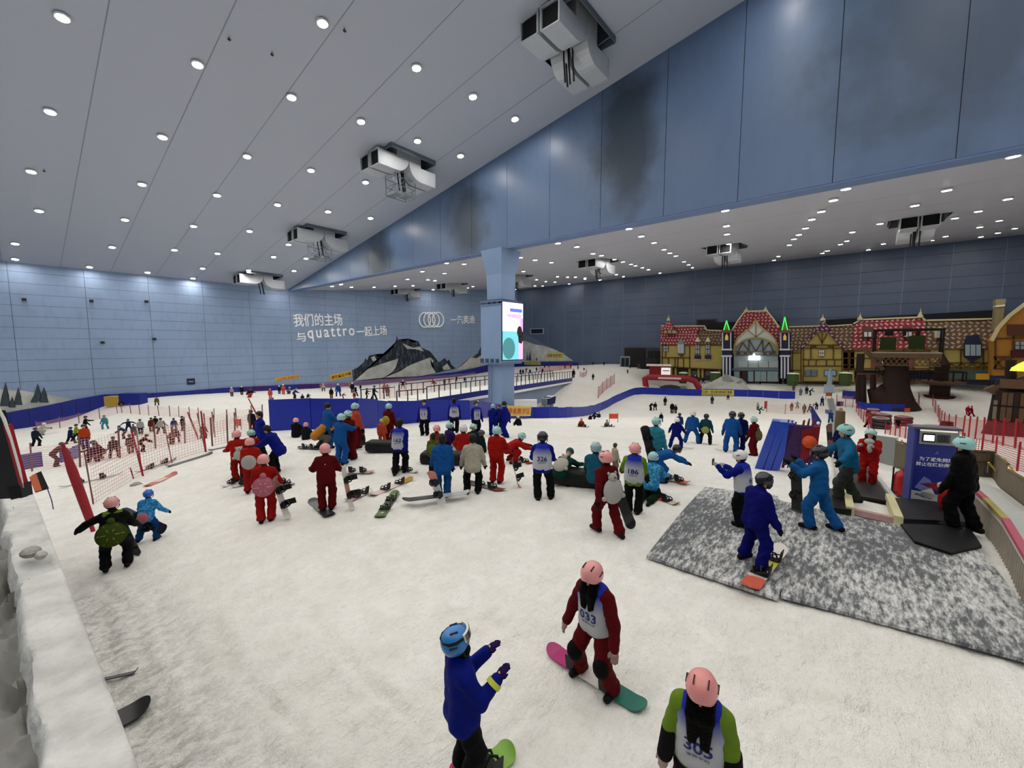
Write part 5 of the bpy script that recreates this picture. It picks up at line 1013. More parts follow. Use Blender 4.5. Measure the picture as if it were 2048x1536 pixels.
for u, v, lab in ((1745, 834, 'topmost red tubes stack by the tubing run'), (1754, 843, 'red tubes stack leaning right of the first'), (1765, 846, 'red tube pile front of the tubing run'), (1806, 852, 'single red tube lying right of the tubing stacks'), (1760, 858, 'dark tube lying in front of the stacks')):
    P = hit(u, v); t = thing('snow_tube', lab, 'tube', P)
    n = 3 if 'stack' in lab or 'pile' in lab else 1
    for k in range(n):
        pts = [(.72 * math.cos(a), .72 * math.sin(a), .22 + .42 * k) for a in np.linspace(0, 6.283, 19)]; build('ring', MB().tube(pts, .24, 8, cap=False), mat('#6b1c26' if 'dark' not in lab else '#2a1a22', .4, spec=.5), t, True); build('rim', MB().tube([(.72 * math.cos(a), .72 * math.sin(a), .45 + .42 * k) for a in np.linspace(0, 6.283, 19)], .05, 5, cap=False), mat('#c9bfb9', .6), t)
P = hit(1892, 862); t = thing('red_bin', 'dark red barrel by the right net fence', 'barrel', P); build('drum', MB().lathe([(.55, 0), (.6, .2), (.55, .4), (.6, .6), (.55, 1.0), (.5, 1.05)], 14), mat('#6b1418', .6), t); build('lid', MB().lathe([(.58, 1.05), (.56, 1.12), (.1, 1.16)], 14), mat('#591014', .6), t)
P = hit(1680, 812); t = thing('purple_box', 'small purple box by the lookout net', 'box', P, math.atan2(Rv[1], Rv[0])); build('body', MB().bx(-.4, .4, -.3, .3, 0, .8), mat('#2c1c50', .6), t); build('lid', MB().bx(-.44, .44, -.34, .34, .8, .88), mat('#3a2a66', .6), t)
P = hit(1678, 866); t = thing('wrapped_post', 'tall brown wrapped post beside the conveyor path', 'post', P); hh = meter(P, 45); build('wrap', MB().lathe([(.36, 0), (.4, hh * .5), (.36, hh)], 10), mat('#5a4a34', .8, bump=.4, bscale=8, var=.2), t, True); build('cap', MB().lathe([(.2, hh), (.1, hh + .3)], 8), mat('#8a7f6a', .8), t)

# ------------------------------------------------------------------ snow covered ledge at the left
zl_ = CAMZ - 1.35; pa, pb = onz(292, 1536, zl_), onz(76, 1000, zl_); 
def edge_x(y): return pa[0] + (pb[0] - pa[0]) * (y - pa[1]) / (pb[1] - pa[1])
LEDM = NT('ledge_snow', .8); q = LEDM.noise(5, 6, None, .6); LEDM.base(LEDM.mix(LEDM.ramp(q, .35, .7), '#b9b9b5', '#dcdcd8')); LEDM.bump(LEDM.math('ADD', q, LEDM.math('MULTIPLY', LEDM.noise(22, 4), .4)), .6, .05)
led = link('trim_1', None, None, kind='structure', label='snow covered concrete ledge along the left picture edge', category='ledge'); led.empty_display_size = .2
ysn = np.concatenate([np.linspace(-2.5, -.2, 8), np.arange(-.15, 5, .045), np.linspace(5.1, 14, 40)]); ny_ = len(ysn)
def sheet(nx_, fun):
    F_, Y_ = np.meshgrid(np.linspace(0, 1, nx_), ysn); X_, Z_ = fun(F_, Y_); vs = np.stack([X_, Y_, Z_], -1).reshape(-1, 3); i_ = np.arange(ny_ * nx_).reshape(ny_, nx_)
    return MB().add(vs.tolist(), np.stack([i_[:-1, :-1], i_[1:, :-1], i_[1:, 1:], i_[:-1, 1:]], -1).reshape(-1, 4).tolist())
def cap_fun(f, y):
    x = edge_x(y) - f * .22; n_ = (vnoise(x, y, 9, 3) - .5) * .022 + (vnoise(x * 2, y, 1.9, 4) - .5) * .05
    return x + np.where(f > .7, .03 * (vnoise(x * 0, y, 4.2, 6) - .5) + .02 * (vnoise(x * 0, y, 13, 7) - .5), 0), zl_ + n_ * (.25 + .75 * np.minimum(1, f * 4)) - .08 * np.maximum(0, 1 - f * 12) ** 2 - .14 * np.maximum(0, (f - .85) / .15) ** 2
def tarp_fun(f, y):
    x = edge_x(y) - .17 - f ** 1.5 * 1.2; g = np.minimum(1, f * 9); w1 = vnoise(x * 2.4 + y * .5, y * .8, 3.2, 8) - .5; rd = 1 - np.abs(2 * vnoise(x * 1.8 - y * .5, y * .9, 5.5, 9) - 1); r2 = 1 - np.abs(2 * vnoise(x * 1.2 + y * .4, y * 1.1, 14., 10) - 1)
    return x + w1 * .05 * g, zl_ - .13 - .12 * f + (w1 * .16 + (rd - .6) * .12 + (r2 - .6) * .03) * g
build('snow_cap', sheet(18, cap_fun), LEDM.m, led, True)
build('wall_face', MB().prism([(edge_x(-2.5) - .02, -2.5, zl_ - .08), (edge_x(14) - .02, 14, zl_ - .08), (edge_x(14) - .02, 14, -2.5), (edge_x(-2.5) - .02, -2.5, -2.5)], (-.16, 0, 0)), mat('#8f9296', .8), led)
tarp = build('frozen_tarpaulin', sheet(44, tarp_fun), mat('#82827e', .75, bump=.5, bscale=10, var=.12), None, True, label='crumpled grey snow crusted tarpaulin left of the ledge', category='tarpaulin')
P = onz(62, 1110, zl_ + .03); t = thing('ice_chunk', 'small chunk of ice lying on the ledge', 'ice', P); build('lump', MB().ell((0, 0, .02), (.05, .08, .03), 8), mat('#9f9f96', .6, bump=.8, bscale=30), t, True); build('lump', MB().ell((.04, -.08, .01), (.03, .05, .025), 8), mat('#b5b5ae', .6, bump=.8, bscale=30), t, True)
dS = 2.3; gs = lambda u, v, o=0.: atd(u, v, dS + o)
t = thing('ledge_sign', 'black light box with red edge and frost rim standing on ledge end', 'sign'); build('case', MB().prism([gs(-90, 812), gs(-2, 822), gs(44, 985), gs(44, 996), gs(-90, 1002)], Fv * .03), mat('#0c0c0e', .5), t); build('red_edge', MB().prism([gs(6, 850, -.005), gs(12, 850, -.005), gs(46, 975, -.005), gs(38, 970, -.005)], Fv * .03), mat('#a31a22', .4), t)
build('frost_rim', MB().tube([gs(-4, 815), gs(8, 838), gs(22, 878), gs(38, 935), gs(47, 975)], [.006, .008, .006, .006, .004], 7), SNOWP, t, True); build('base', MB().prism([gs(14, 975), gs(50, 965), gs(54, 992), gs(22, 1000)], Fv * .03), mat('#2c2d30', .5), t)
# ------------------------------------------------------------------ figures: smooth bodies from blended limbs
def sdf_mesh(prims, vox, k=.035, name='body'):
    """prims: (a, b, ra, rb, tag[, flat]) -> verts, quads, tag per quad.  Smoothly blended round cones, meshed with surface nets."""
    A = np.array([p[0] for p in prims], float); B = np.array([p[1] for p in prims], float); R = np.array([max(p[2], p[3]) for p in prims])
    lo = np.minimum(A, B).min(0) - R.max() - 3 * vox; hi = np.maximum(A, B).max(0) + R.max() + 3 * vox
    n = np.ceil((hi - lo) / vox).astype(int) + 1; phi = np.full(n, .5, 'f'); ax = [lo[i] + vox * np.arange(n[i]) for i in range(3)]
    for p in prims:
        a, b = np.array(p[0], float), np.array(p[1], float); m = max(p[2], p[3]) + k + 2.5 * vox
        i0 = np.maximum(((np.minimum(a, b) - m - lo) / vox).astype(int), 0); i1 = np.minimum(((np.maximum(a, b) + m - lo) / vox).astype(int) + 2, n)
        X = ax[0][i0[0]:i1[0], None, None]; Y = ax[1][None, i0[1]:i1[1], None]; Z = ax[2][None, None, i0[2]:i1[2]]
        d = b - a; L2 = max(d @ d, 1e-9); t = np.clip(((X - a[0]) * d[0] + (Y - a[1]) * d[1] + (Z - a[2]) * d[2]) / L2, 0, 1)
        q = np.sqrt((X - a[0] - t * d[0]) ** 2 + (Y - a[1] - t * d[1]) ** 2 + (Z - a[2] - t * d[2]) ** 2) - (p[2] + (p[3] - p[2]) * t)
        s = phi[i0[0]:i1[0], i0[1]:i1[1], i0[2]:i1[2]]; h = np.maximum(k - np.abs(s - q), 0) / k
        phi[i0[0]:i1[0], i0[1]:i1[1], i0[2]:i1[2]] = np.minimum(s, q) - h * h * k * .25
    S = phi < 0; c = [phi[i:n[0] - 1 + i, j:n[1] - 1 + j, l:n[2] - 1 + l] for i in (0, 1) for j in (0, 1) for l in (0, 1)]
    cnt = sum((q < 0).astype(int) for q in c); act = (cnt > 0) & (cnt < 8); ci = np.argwhere(act); val = np.stack([q[act] for q in c], 1)
    off = np.array([(i, j, l) for i in (0, 1) for j in (0, 1) for l in (0, 1)], float); acc = np.zeros((len(ci), 3)); w = np.zeros(len(ci))
    for e0, e1 in ((0, 1), (2, 3), (4, 5), (6, 7), (0, 2), (1, 3), (4, 6), (5, 7), (0, 4), (1, 5), (2, 6), (3, 7)):
        a, b = val[:, e0], val[:, e1]; m = (a < 0) != (b < 0); t = a[m] / (a[m] - b[m]); acc[m] += off[e0] + (off[e1] - off[e0]) * t[:, None]; w[m] += 1
    V = (ci + acc / w[:, None]) * vox + lo; idm = np.full(act.shape, -1); idm[act] = np.arange(len(ci)); Q = []
    for axn in range(3):
        sl0 = [slice(1, -1)] * 3; sl1 = [slice(1, -1)] * 3; sl0[axn] = slice(0, -1); sl1[axn] = slice(1, None)
        s0, s1 = S[tuple(sl0)], S[tuple(sl1)]; ch = np.argwhere(s0 != s1); flip = s0[s0 != s1]
        o1, o2 = [i for i in range(3) if i != axn]; base = ch.copy(); base[:, o1] += 1; base[:, o2] += 1
        def g(d1, d2): q = base.copy(); q[:, o1] += d1; q[:, o2] += d2; return idm[q[:, 0], q[:, 1], q[:, 2]]
        f = np.stack([g(-1, -1), g(0, -1), g(0, 0), g(-1, 0)], 1); fl = flip if axn != 1 else ~flip; f[~fl] = f[~fl][:, ::-1]; Q.append(f)
    Q = np.concatenate(Q); Q = Q[(Q >= 0).all(1)]
    fc = V[Q].mean(1); best = np.full(len(Q), 9.); tag = np.zeros(len(Q), int)
    for p in prims:
        a, b = np.array(p[0], float), np.array(p[1], float); d = b - a; L2 = max(d @ d, 1e-9); t = np.clip((fc - a) @ d / L2, 0, 1); q = np.linalg.norm(fc - a - t[:, None] * d, axis=1) - (p[2] + (p[3] - p[2]) * t)
        m = q < best; best[m] = q[m]; tag[m] = p[4]
    return V, Q, tag
def sdf_obj(name, prims, vox, mats, parent, k=.035, tags=False, wr=0.):
    V, Q, tg = sdf_mesh(prims, vox, k)
    if np.einsum('ij,ij->i', V[Q[:, 0]] - V.mean(0), np.cross(V[Q[:, 1]] - V[Q[:, 0]], V[Q[:, 2]] - V[Q[:, 0]])).sum() < 0: Q = Q[:, ::-1]
    if wr:      # cloth folds
        fn = np.cross(V[Q[:, 2]] - V[Q[:, 0]], V[Q[:, 3]] - V[Q[:, 1]]); N = np.zeros_like(V)
        for i in range(4): np.add.at(N, Q[:, i], fn)
        N /= np.linalg.norm(N, axis=1)[:, None] + 1e-9; ph = len(V) * .37; x, y, z = V.T
        f = np.sin(34 * z + 3.2 * np.sin(11 * x + ph) + 2.6 * np.sin(13 * y + .7 * ph)) + .6 * np.sin(21 * x + 17 * z + 2 * np.sin(15 * y)) + .5 * np.sin(58 * z + 4 * np.sin(9 * x + 8 * y + ph))
        V = V + N * (f * wr)[:, None]
    me = bpy.data.meshes.new(name); me.from_pydata(V.tolist(), [], Q.tolist())
    me.polygons.foreach_set('use_smooth', [True] * len(Q))
    if tags: me.polygons.foreach_set('material_index', tg.astype('i'))
    return link(name, me, mats, parent)
def v3(*a): return np.array(a, float)
def rotx(v, a): c, s = math.cos(a), math.sin(a); return v3(v[0], v[1] * c - v[2] * s, v[1] * s + v[2] * c)
def rotz(v, a): c, s = math.cos(a), math.sin(a); return v3(v[0] * c - v[1] * s, v[0] * s + v[1] * c, v[2])
D2 = math.radians
POSES = {
 'stand': dict(),
 'stance': dict(hip=.80, lean=14, feet=((-.27, 0), (.27, 0)), arms=((20, 30, 25), (20, 30, 25))),
 'wide': dict(hip=.83, lean=8, feet=((-.24, 0), (.24, .02)), arms=((8, 18, 15), (8, 18, 15))),
 'walk': dict(hip=.87, lean=8, feet=((-.1, -.3), (.1, .32)), arms=((30, 8, 25), (-25, 8, 20))),
 'stride': dict(hip=.86, lean=9, feet=((-.1, .24), (.1, -.28)), arms=((-20, 10, 20), (35, 10, 40))),
 'armsout': dict(hip=.80, lean=8, feet=((-.25, 0), (.25, 0)), arms=((10, 78, 5), (10, 78, 5))),
 'reach': dict(lean=10, arms=((65, 12, 20), (20, 12, 20))),
 'hold': dict(lean=6, arms=((35, 14, 70), (35, 14, 70))),
 'phone': dict(lean=6, arms=((55, 8, 75), (50, 8, 60)), head=22),
 'bend': dict(hip=.80, hy=-.18, lean=88, feet=((-.13, .05), (.13, 0)), arms=((60, 5, 10), (60, 5, 10)), head=30),
 'bow': dict(hip=.84, hy=-.10, lean=42, feet=((-.12, 0), (.12, .06)), arms=((45, 12, 15), (45, 12, 15)), head=20),
 'crouch': dict(hip=.46, hy=-.14, lean=38, feet=((-.22, 0), (.22, .04)), arms=((60, 12, 20), (60, 12, 20))),
 'sit': dict(hip=.15, lean=6, feet=((-.16, .62), (.16, .66)), arms=((35, 14, 40), (35, 14, 40))),
 'sitboard': dict(hip=.15, lean=12, feet=((-.24, .60), (.24, .60)), arms=((10, 25, 10), (40, 14, 40))),
 'bench': dict(hip=.42, lean=6, feet=((-.14, .42), (.14, .45)), arms=((30, 10, 50), (30, 10, 50))),
 'kneel': dict(hip=.42, lean=22, kneel=True, feet=((-.13, -.38), (.13, -.36)), arms=((45, 12, 30), (45, 12, 30))),
}
def skeleton(pose):
    P = dict(hip=.88, hy=0., lean=4, side=0, feet=((-.11, 0), (.11, .03)), arms=((6, 12, 14), (6, 12, 14)), head=0, hyaw=0, kneel=False, knee_out=.25); P.update(POSES[pose] if isinstance(pose, str) else {**POSES[pose[0]], **pose[1]})
    pel = v3(0, P['hy'], P['hip']); l = D2(P['lean']); sd = D2(P['side']); s = v3(math.sin(sd), math.sin(l), math.cos(l)); s /= np.linalg.norm(s); X = v3(1, 0, 0)
    K = dict(pel=pel, s=s, chest=pel + .30 * s, sh=pel + .445 * s, neck=pel + .52 * s)
    hl = D2(P['lean'] * .45 + P['head'] * .5); hd = v3(math.sin(sd) * .5, math.sin(hl), math.cos(hl)); hd /= np.linalg.norm(hd); K['head'] = K['neck'] + .155 * hd; K['hd'] = hd
    hp = D2(P['head'] + P['lean'] * .45); ff = rotz(v3(0, math.cos(hp), -math.sin(hp)), D2(-P['hyaw'])); K['hf'] = ff / np.linalg.norm(ff)
    K['arm'] = []; K['leg'] = []
    for i, sx in enumerate((-1, 1)):
        pit, out, elb = P['arms'][i][:3]; inn = P['arms'][i][3] if len(P['arms'][i]) > 3 else 0; sh = K['sh'] + v3(sx * .185, 0, 0) - .02 * s; pit, out, elb = D2(pit), D2(out), D2(elb)
        u = v3(sx * math.sin(out), math.sin(pit) * math.cos(out), -math.cos(pit) * math.cos(out)); e = sh + .285 * u
        o2 = out * .6 - D2(inn); f = v3(sx * math.sin(o2), math.sin(pit + elb) * math.cos(o2), -math.cos(pit + elb) * math.cos(o2)); w = e + .25 * f; K['arm'].append((sh, e, w, w + .10 * f, f))
        hj = pel + v3(sx * .10, 0, -.03); fx, fy = P['feet'][i][:2]; fz = P['feet'][i][2] if len(P['feet'][i]) > 2 else 0; an = v3(fx, fy - .02, .10 + fz); a, b = .395, .385
        if P['kneel']: kn = v3(fx * 1.0, P['hy'] + .05 + .18, .07); an = v3(fx, fy, .09); K['leg'].append((hj, kn, an, 'kneel'))
        else:
            dv = an - hj; L = np.linalg.norm(dv)
            if L > a + b - .005: an = hj + dv * (a + b - .005) / L; dv = an - hj; L = a + b - .005
            ca = (a * a + L * L - b * b) / (2 * a * L); dn = dv / L; pv = v3(sx * P['knee_out'], 1, .15); pv -= dn * (pv @ dn); pv /= np.linalg.norm(pv)
            kn = hj + dn * a * ca + pv * a * math.sqrt(max(0, 1 - ca * ca)); K['leg'].append((hj, kn, an, 'foot' if P['hip'] > .3 else 'sit'))
    return K
def jacket_prims(K, fat=1., tag=0, long=0.):
    s, pel, sh = K['s'], K['pel'], K['sh']; f = fat; pr = []
    for sx in (-1, 1): pr += [(pel + v3(sx * .075, 0, 0) + s * (.0 - long), pel + v3(sx * .085, 0, 0) + s * .36, .138 * f, .118 * f, tag)]
    pr += [(sh + v3(-.12, 0, 0) - s * .015, sh + v3(.12, 0, 0) - s * .015, .092 * f, .092 * f, tag), (pel + s * .2, sh, .13 * f, .11 * f, tag), (K['sh'] + s * .03, K['neck'] + s * .03, .085, .072, tag)]
    if long > .06: pr.append((pel + v3(-.075, 0, 0) - s * long * .75, pel + v3(.075, 0, 0) - s * long * .75, .142 * f, .142 * f, tag))
    for a in K['arm']: pr += [(a[0], a[1], .082 * f, .068 * f, tag), (a[1], a[2], .066 * f, .056 * f, tag)]
    return pr
def trouser_prims(K, fat=1.12, tag=1):
    pel = K['pel']; pr = [(pel + v3(-.065, 0, -.02), pel + v3(.065, 0, -.02), .108 * fat, .108 * fat, tag), (pel + K['s'] * .08, pel, .095 * fat, .10 * fat, tag)]
    for h, k, a, t in K['leg']: pr += [(h, k, .106 * fat, .088 * fat, tag), (k, a + (k - a) * .06, .086 * fat, .09 * fat, tag)]
    return pr
def body_prims(K, tag=2):
    s, pel, sh, hd, hf = K['s'], K['pel'], K['sh'], K['hd'], K['hf']; H = K['head']; pr = [(pel, K['chest'], .10, .11, tag), (K['chest'], sh, .11, .085, tag), (sh + v3(-.13, 0, 0), sh + v3(.13, 0, 0), .06, .06, tag), (sh, H - .05 * hd, .055, .05, tag)]
    side = np.cross(hf, hd); side /= np.linalg.norm(side)
    pr += [(H + .035 * hd - .015 * hf, H + .03 * hd + .015 * hf, .093, .09, tag), (H - .045 * hd + .035 * hf, H - .065 * hd + .045 * hf, .062, .05, tag), (H - .005 * hd + .095 * hf, H - .03 * hd + .112 * hf, .012, .018, tag)]
    for q in (-1, 1): pr.append((H - .01 * hd + side * q * .09, H - .03 * hd + side * q * .092, .018, .016, tag))
    for a in K['arm']: pr += [(a[0], a[1], .05, .042, tag), (a[1], a[2], .042, .032, tag), (a[2], a[3] - (a[3] - a[2]) * .5, .034, .036, tag)]
    for h, k, a, t in K['leg']: pr += [(h, k, .075, .055, tag), (k, a, .055, .042, tag)]
    return pr
def foot_prims(leg, tag=3):
    h, k, a, t = leg
    if t == 'kneel': d = v3(0, -1, -.15)
    elif t == 'sit': dd = (a - k); dd /= np.linalg.norm(dd); d = v3(0, .35, .93)
    else: d = v3(.12 * np.sign(a[0]), 1, 0)
    d = d / np.linalg.norm(d); dn = v3(0, 0, -1) if t == 'foot' else (v3(0, 1, -.2) if t == 'sit' else v3(0, 0, -1)); base = a + dn * .045
    return [(base - d * .075, base + d * .15, .055, .05, tag), (a + (k - a) / np.linalg.norm(k - a) * .12, a, .068, .066, tag)]
def hand_prims(arm, fingers=False, tag=4, curl=.5, fat=1.):
    e, w, hnd, f = arm[1], arm[2], arm[3], arm[4]; up = v3(0, 0, 1); side = np.cross(f, up)
    if np.linalg.norm(side) < .2: side = np.cross(f, v3(0, 1, 0))
    side /= np.linalg.norm(side); nrm = np.cross(side, f)
    if not fingers: return [(w - f * .01, w + f * .075, .042 * fat, .045 * fat, tag), (w + f * .075, w + f * .14 - nrm * .02, .042 * fat, .03 * fat, tag), (w + f * .02 + side * .035, w + f * .085 + side * .075, .02, .018, tag)]
    pr = [(w - f * .03, w + f * .03, .036, .04, tag), (w + f * .03 - side * .025, w + f * .08 - side * .028, .024, .024, tag), (w + f * .03 + side * .025, w + f * .08 + side * .026, .024, .024, tag), (w + f * .03, w + f * .085, .026, .026, tag)]
    for i, L in enumerate((.062, .074, .07, .056)):
        b = w + f * .095 + side * (-.033 + .022 * i); k1 = b + f * L * .55 - nrm * .010 * curl; k2 = k1 + f * L * .42 - nrm * .03 * curl; pr += [(b - f * .01, k1, .0125, .0115, tag), (k1, k2, .0115, .0095, tag)]
    t0 = w + f * .03 + side * .035; t1 = t0 + f * .035 + side * .028; pr += [(t0, t1, .015, .013, tag), (t1, t1 + f * .032 + side * .006, .013, .011, tag)]
    return pr
VENT = [MB().bx(-.005, .005, -.035, .035, -.01, .012).mesh('vent'), MB().bx(-.008, .008, -.035, .035, -.006, .006).mesh('vent')]
for _v in VENT: _v.materials.append(mat('#26282b', .6))
HELM = {}
def helmet_mesh(n=20):
    """ski helmet shell around the origin; front is +Y, cut high over the face and low over ears and nape"""
    if n in HELM: return HELM[n]
    vs = []; fs = []; m = max(6, n // 2)
    for sh, (rx, ry, rz) in enumerate(((.124, .142, .132), (.112, .128, .12))):
        for i in range(m + 1):
            for k in range(n):
                a = 2 * math.pi * k / n; fr = max(0, math.sin(a)); lim = D2(118 - 40 * fr ** 1.5 + 6 * max(0, -math.sin(a))); t = lim * i / m
                r = 1 + .015 * math.sin(6 * a) * math.sin(t); vs.append((rx * r * math.sin(t) * math.cos(a), ry * r * math.sin(t) * math.sin(a), rz * math.cos(t)))
    N = (m + 1) * n
    for s0 in (0, N):
        for i in range(m):
            for k in range(n): a = s0 + i * n + k; b = s0 + i * n + (k + 1) % n; f = (a, a + n, b + n, b); fs.append(f if s0 == 0 else f[::-1])
    for k in range(n): a = m * n + k; b = m * n + (k + 1) % n; fs.append((a, a + N, b + N, b))
    me = MB().add(vs, fs).mesh('helmet', True); HELM[n] = me; return me
def goggle_meshes():
    fr = []; mb = MB(); ms = MB(); n = 9
    def arc(r0, z0, z1, a0, a1, th, mbx):
        vs = []; fs = []
        for i in range(n):
            a = D2(a0 + (a1 - a0) * i / (n - 1))
            for r in (r0, r0 + th):
                for z in (z0, z1): vs.append((r * .92 * math.cos(a), r * math.sin(a), z))
        for i in range(n - 1):
            o = i * 4
            for q in ((0, 1, 5, 4), (2, 6, 7, 3), (0, 4, 6, 2), (1, 3, 7, 5)): fs.append(tuple(o + x for x in q))
        fs.append((0, 2, 3, 1)); e = (n - 1) * 4; fs.append((e, e + 1, e + 3, e + 2)); mbx.add(vs, fs)
    arc(.135, -.04, .045, 40, 140, .022, mb); lens = MB(); arc(.152, -.03, .036, 46, 134, .01, lens)
    arc(.137, -.008, .022, 140, 400, .006, ms)
    return mb.mesh('goggles', True), lens.mesh('lens', True), ms.mesh('strap', True)
GOG = goggle_meshes()
HAIRM = {}
def hair_mesh(long=False, n=16):
    if long in HAIRM: return HAIRM[long]
    vs = []; fs = []; m = 9
    for i in range(m + 1):
        for k in range(n):
            a = 2 * math.pi * k / n; fr = max(0, math.sin(a)); lim = D2(125 - 55 * fr ** 1.2); t = lim * i / m; vs.append((.105 * math.sin(t) * math.cos(a), .118 * math.sin(t) * math.sin(a) - .008, .115 * math.cos(t) + .02))
    for i in range(m):
        for k in range(n): a = i * n + k; b = i * n + (k + 1) % n; fs.append((a, a + n, b + n, b))
    mb = MB().add(vs, fs); HAIRM[long] = mb.mesh('hair', True); return HAIRM[long]
CLOTH = {}
def cloth(c, rough=.75, camo=None):
    k = ('cloth', c, camo)
    if k in MC: return MC[k]
    s = NT('fabric_' + c.strip('#'), rough, .08); co = s.coord(); n = s.noise(7, 4, co, .6); fo = s.noise(3.2, 3, s.scaled(co, (1, 1, .45)))
    if camo: s.base(s.mix(s.ramp(s.noise(14, 3, co), .45, .58), c, camo))
    else: s.b.inputs['Base Color'].default_value = tuple(.62 * q for q in lin(c)) + (1,)
    s.bump(s.math('ADD', s.math('MULTIPLY', n, .5), s.math('MULTIPLY', fo, 1.2)), .55, .045); MC[k] = s.m; return s.m
def bib_material():
    s = NT('bib_cloth', .8, .2); co = s.coord('Generated'); sep = s.n('SeparateXYZ'); s.l(co, sep.inputs[0]); s.base(s.mix(s.ramp(sep.outputs[2], .55, .85), '#b4b6bb', '#1a2a9c')); s.bump(s.noise(9, 4, s.coord()), .3, .02); return s.m
BIBM = bib_material(); SKIN = mat('#c99f86', .55, spec=.35); BLACKC = cloth('#121316'); BOOTC = mat('#0b0b0d', .6, spec=.15); NUM = mat('#16206e', .6)
def head_frame(K):
    f = K['hf']; u = K['hd'] - f * (K['hd'] @ f); u /= np.linalg.norm(u); r = np.cross(f, u); return r, f, u
def put(o, K, off=(0, 0, 0), s=1.):
    r, f, u = head_frame(K); p = K['head'] + .03 * u + off[0] * r + off[1] * f + off[2] * u; o.matrix_local = frame(p, r * s, f * s, u * s)
def fig_top(K): return max(K['head'][2] + .03 + .135, K['sh'][2] + .1)
def scale_for(P, vh, top):
    lo, hi = .1, 4.
    for _ in range(40):
        m = (lo + hi) / 2
        if proj(P + Zv * m)[1] > vh: lo = m
        else: hi = m
    return m / top
def world_yaw(P, face):
    b = math.atan2(P[1] - CAMP[1], P[0] - CAMP[0]); return b - D2(face) - math.pi / 2
def person(label, u, vf, vh, face, pose='stand', jk='#333333', tr=None, head=('helmet', '#7fb5b0'), boots=None, gl='#17181b', goggles=None, vox=None, bib=None, front=False, near=False, scale=None, group=None, camo=None, pts=None, dz=0., long=.04, fat=1.1, sleeves=None, hairlong=None, yaw=None):
    P = hit(u, vf) if pts is None else np.array(pts); P = P + (0, 0, dz); K = skeleton(pose); top = fig_top(K); sc = scale or min(1.25, max(.55, scale_for(P, vh, top)))
    t = thing('person', label, 'person', P, world_yaw(P, face) if yaw is None else yaw, group); t.scale = (sc, sc, sc); d = fdist(P)
    vx = vox or (.017 if near else min(.05, max(.026, d * .0019))); tr = tr or jk
    bd = sdf_obj('body', body_prims(K), vx * (1.0 if near else 1.25), SKIN, t, .03)
    J = sdf_obj('jacket', jacket_prims(K, fat, 0, long), vx, cloth(jk, camo=camo), t, .04, wr=.0032 if near else .0045); sdf_obj('trousers', trouser_prims(K), vx, cloth(tr), t, .04, wr=.004 if near else .006)
    if sleeves:
        for a in K['arm']: sdf_obj('sleeve', ([(a[0] + (a[1] - a[0]) * .12, a[1], .098, .084, 0)] if sleeves[1] == 'all' else []) + [(a[1], a[2], .084, .072, 0)], vx, cloth(sleeves[0]), t, .03)
    for lg in K['leg']: sdf_obj('boot', foot_prims(lg), vx, mat(boots, .6) if boots else BOOTC, t, .02)
    for a in K['arm']: sdf_obj('glove', hand_prims(a, near), .009 if near else vx, cloth(gl), t, .012 if near else .02)
    kind, hc = head[0], head[1]
    if kind == 'helmet':
        h = link('helmet', helmet_mesh(28 if near else 18).copy(), mat(hc, .16, spec=.6), t); put(h, K, (0, 0, 0), 1.1)
        for sx in (-1, 1):
            if d < 26: link('vent', VENT[0], None, h, (sx * .055, .01, .116)); link('vent', VENT[1], None, h, (sx * .118, -.02, .03))
        st = MB(); n_ = 9
        st.tube([(.112 * math.cos(D2(a)), .05, -.045 - .10 * math.sin(D2(a))) for a in np.linspace(0, 180, n_)], .008, 5); link('chin_strap', st.mesh('chin_strap'), mat('#17181b', .7), h)
        hr = MB().ell((0, -.035, -.05), (.095, .085, .085), 12); o = link('hair', hr.mesh('hair', True), mat('#15110f', .5), t); put(o, K)
    elif kind in ('hair', 'beanie', 'hood'):
        o = link('hair' if kind == 'hair' else 'hat', hair_mesh().copy(), mat(hc, .6), t); put(o, K, (0, 0, 0), 1.06 if kind == 'hair' else 1.12)
        if kind == 'hair': 
            o2 = link('hair_back', MB().ell((0, -.05, -.03), (.1, .075, .1), 12).mesh('hair_back', True), mat(hc, .6), t); put(o2, K)
        if len(head) > 2 and head[2] == 'pom': o2 = link('pompom', MB().ell((-.09, .0, .11), (.05, .05, .05), 8).mesh('pompom', True), mat('#d9d6d0', .8), t); put(o2, K)
    if hairlong:
        L = hairlong; pr = []; r_, f_, u_ = head_frame(K); cy = (K['pel'] + K['s'] * .34)[1] + .15
        for sx in (-1.1, -.5, .5, 1.1):
            a0 = K['head'] + r_ * sx * .075 + f_ * .045 - u_ * .02; a1 = v3(a0[0] * .95, cy, a0[2] - .15); a2 = v3(a0[0] * .9, cy + .015, a0[2] - .15 - L * random.uniform(.8, 1.1)); pr += [(a0, a1, .042, .042, 0), (a1, a2, .042, .02, 0)]
        sdf_obj('long_hair', pr, vx, mat('#050404', .6, spec=.05, bump=.6, bscale=40), t, .03)
    if goggles:
        g = link('goggles', GOG[0].copy(), mat('#d8d8d4' if goggles == 'up' else '#17181b', .4), t); l_ = link('lens', GOG[1].copy(), mat('#3a1c14' if goggles == 'up' else '#1b1d22', .1, spec=.9), g); s_ = link('strap', GOG[2].copy(), mat('#17181b', .7), g); put(g, K, (0, .0, .065 if goggles == 'up' else -.03), 1.0)
    elif kind == 'helmet' and d < 14 and face > 100 and face < 260:
        for sx in (-1, 1): e_ = link('eye', MB().ell((sx * .033, .083, -.045), (.012, .01, .009), 8).mesh('eye'), mat('#17120f', .3), bd); r, f, u_ = head_frame(K); e_.matrix_local = frame(K['head'] + .03 * u_, r, f, u_)
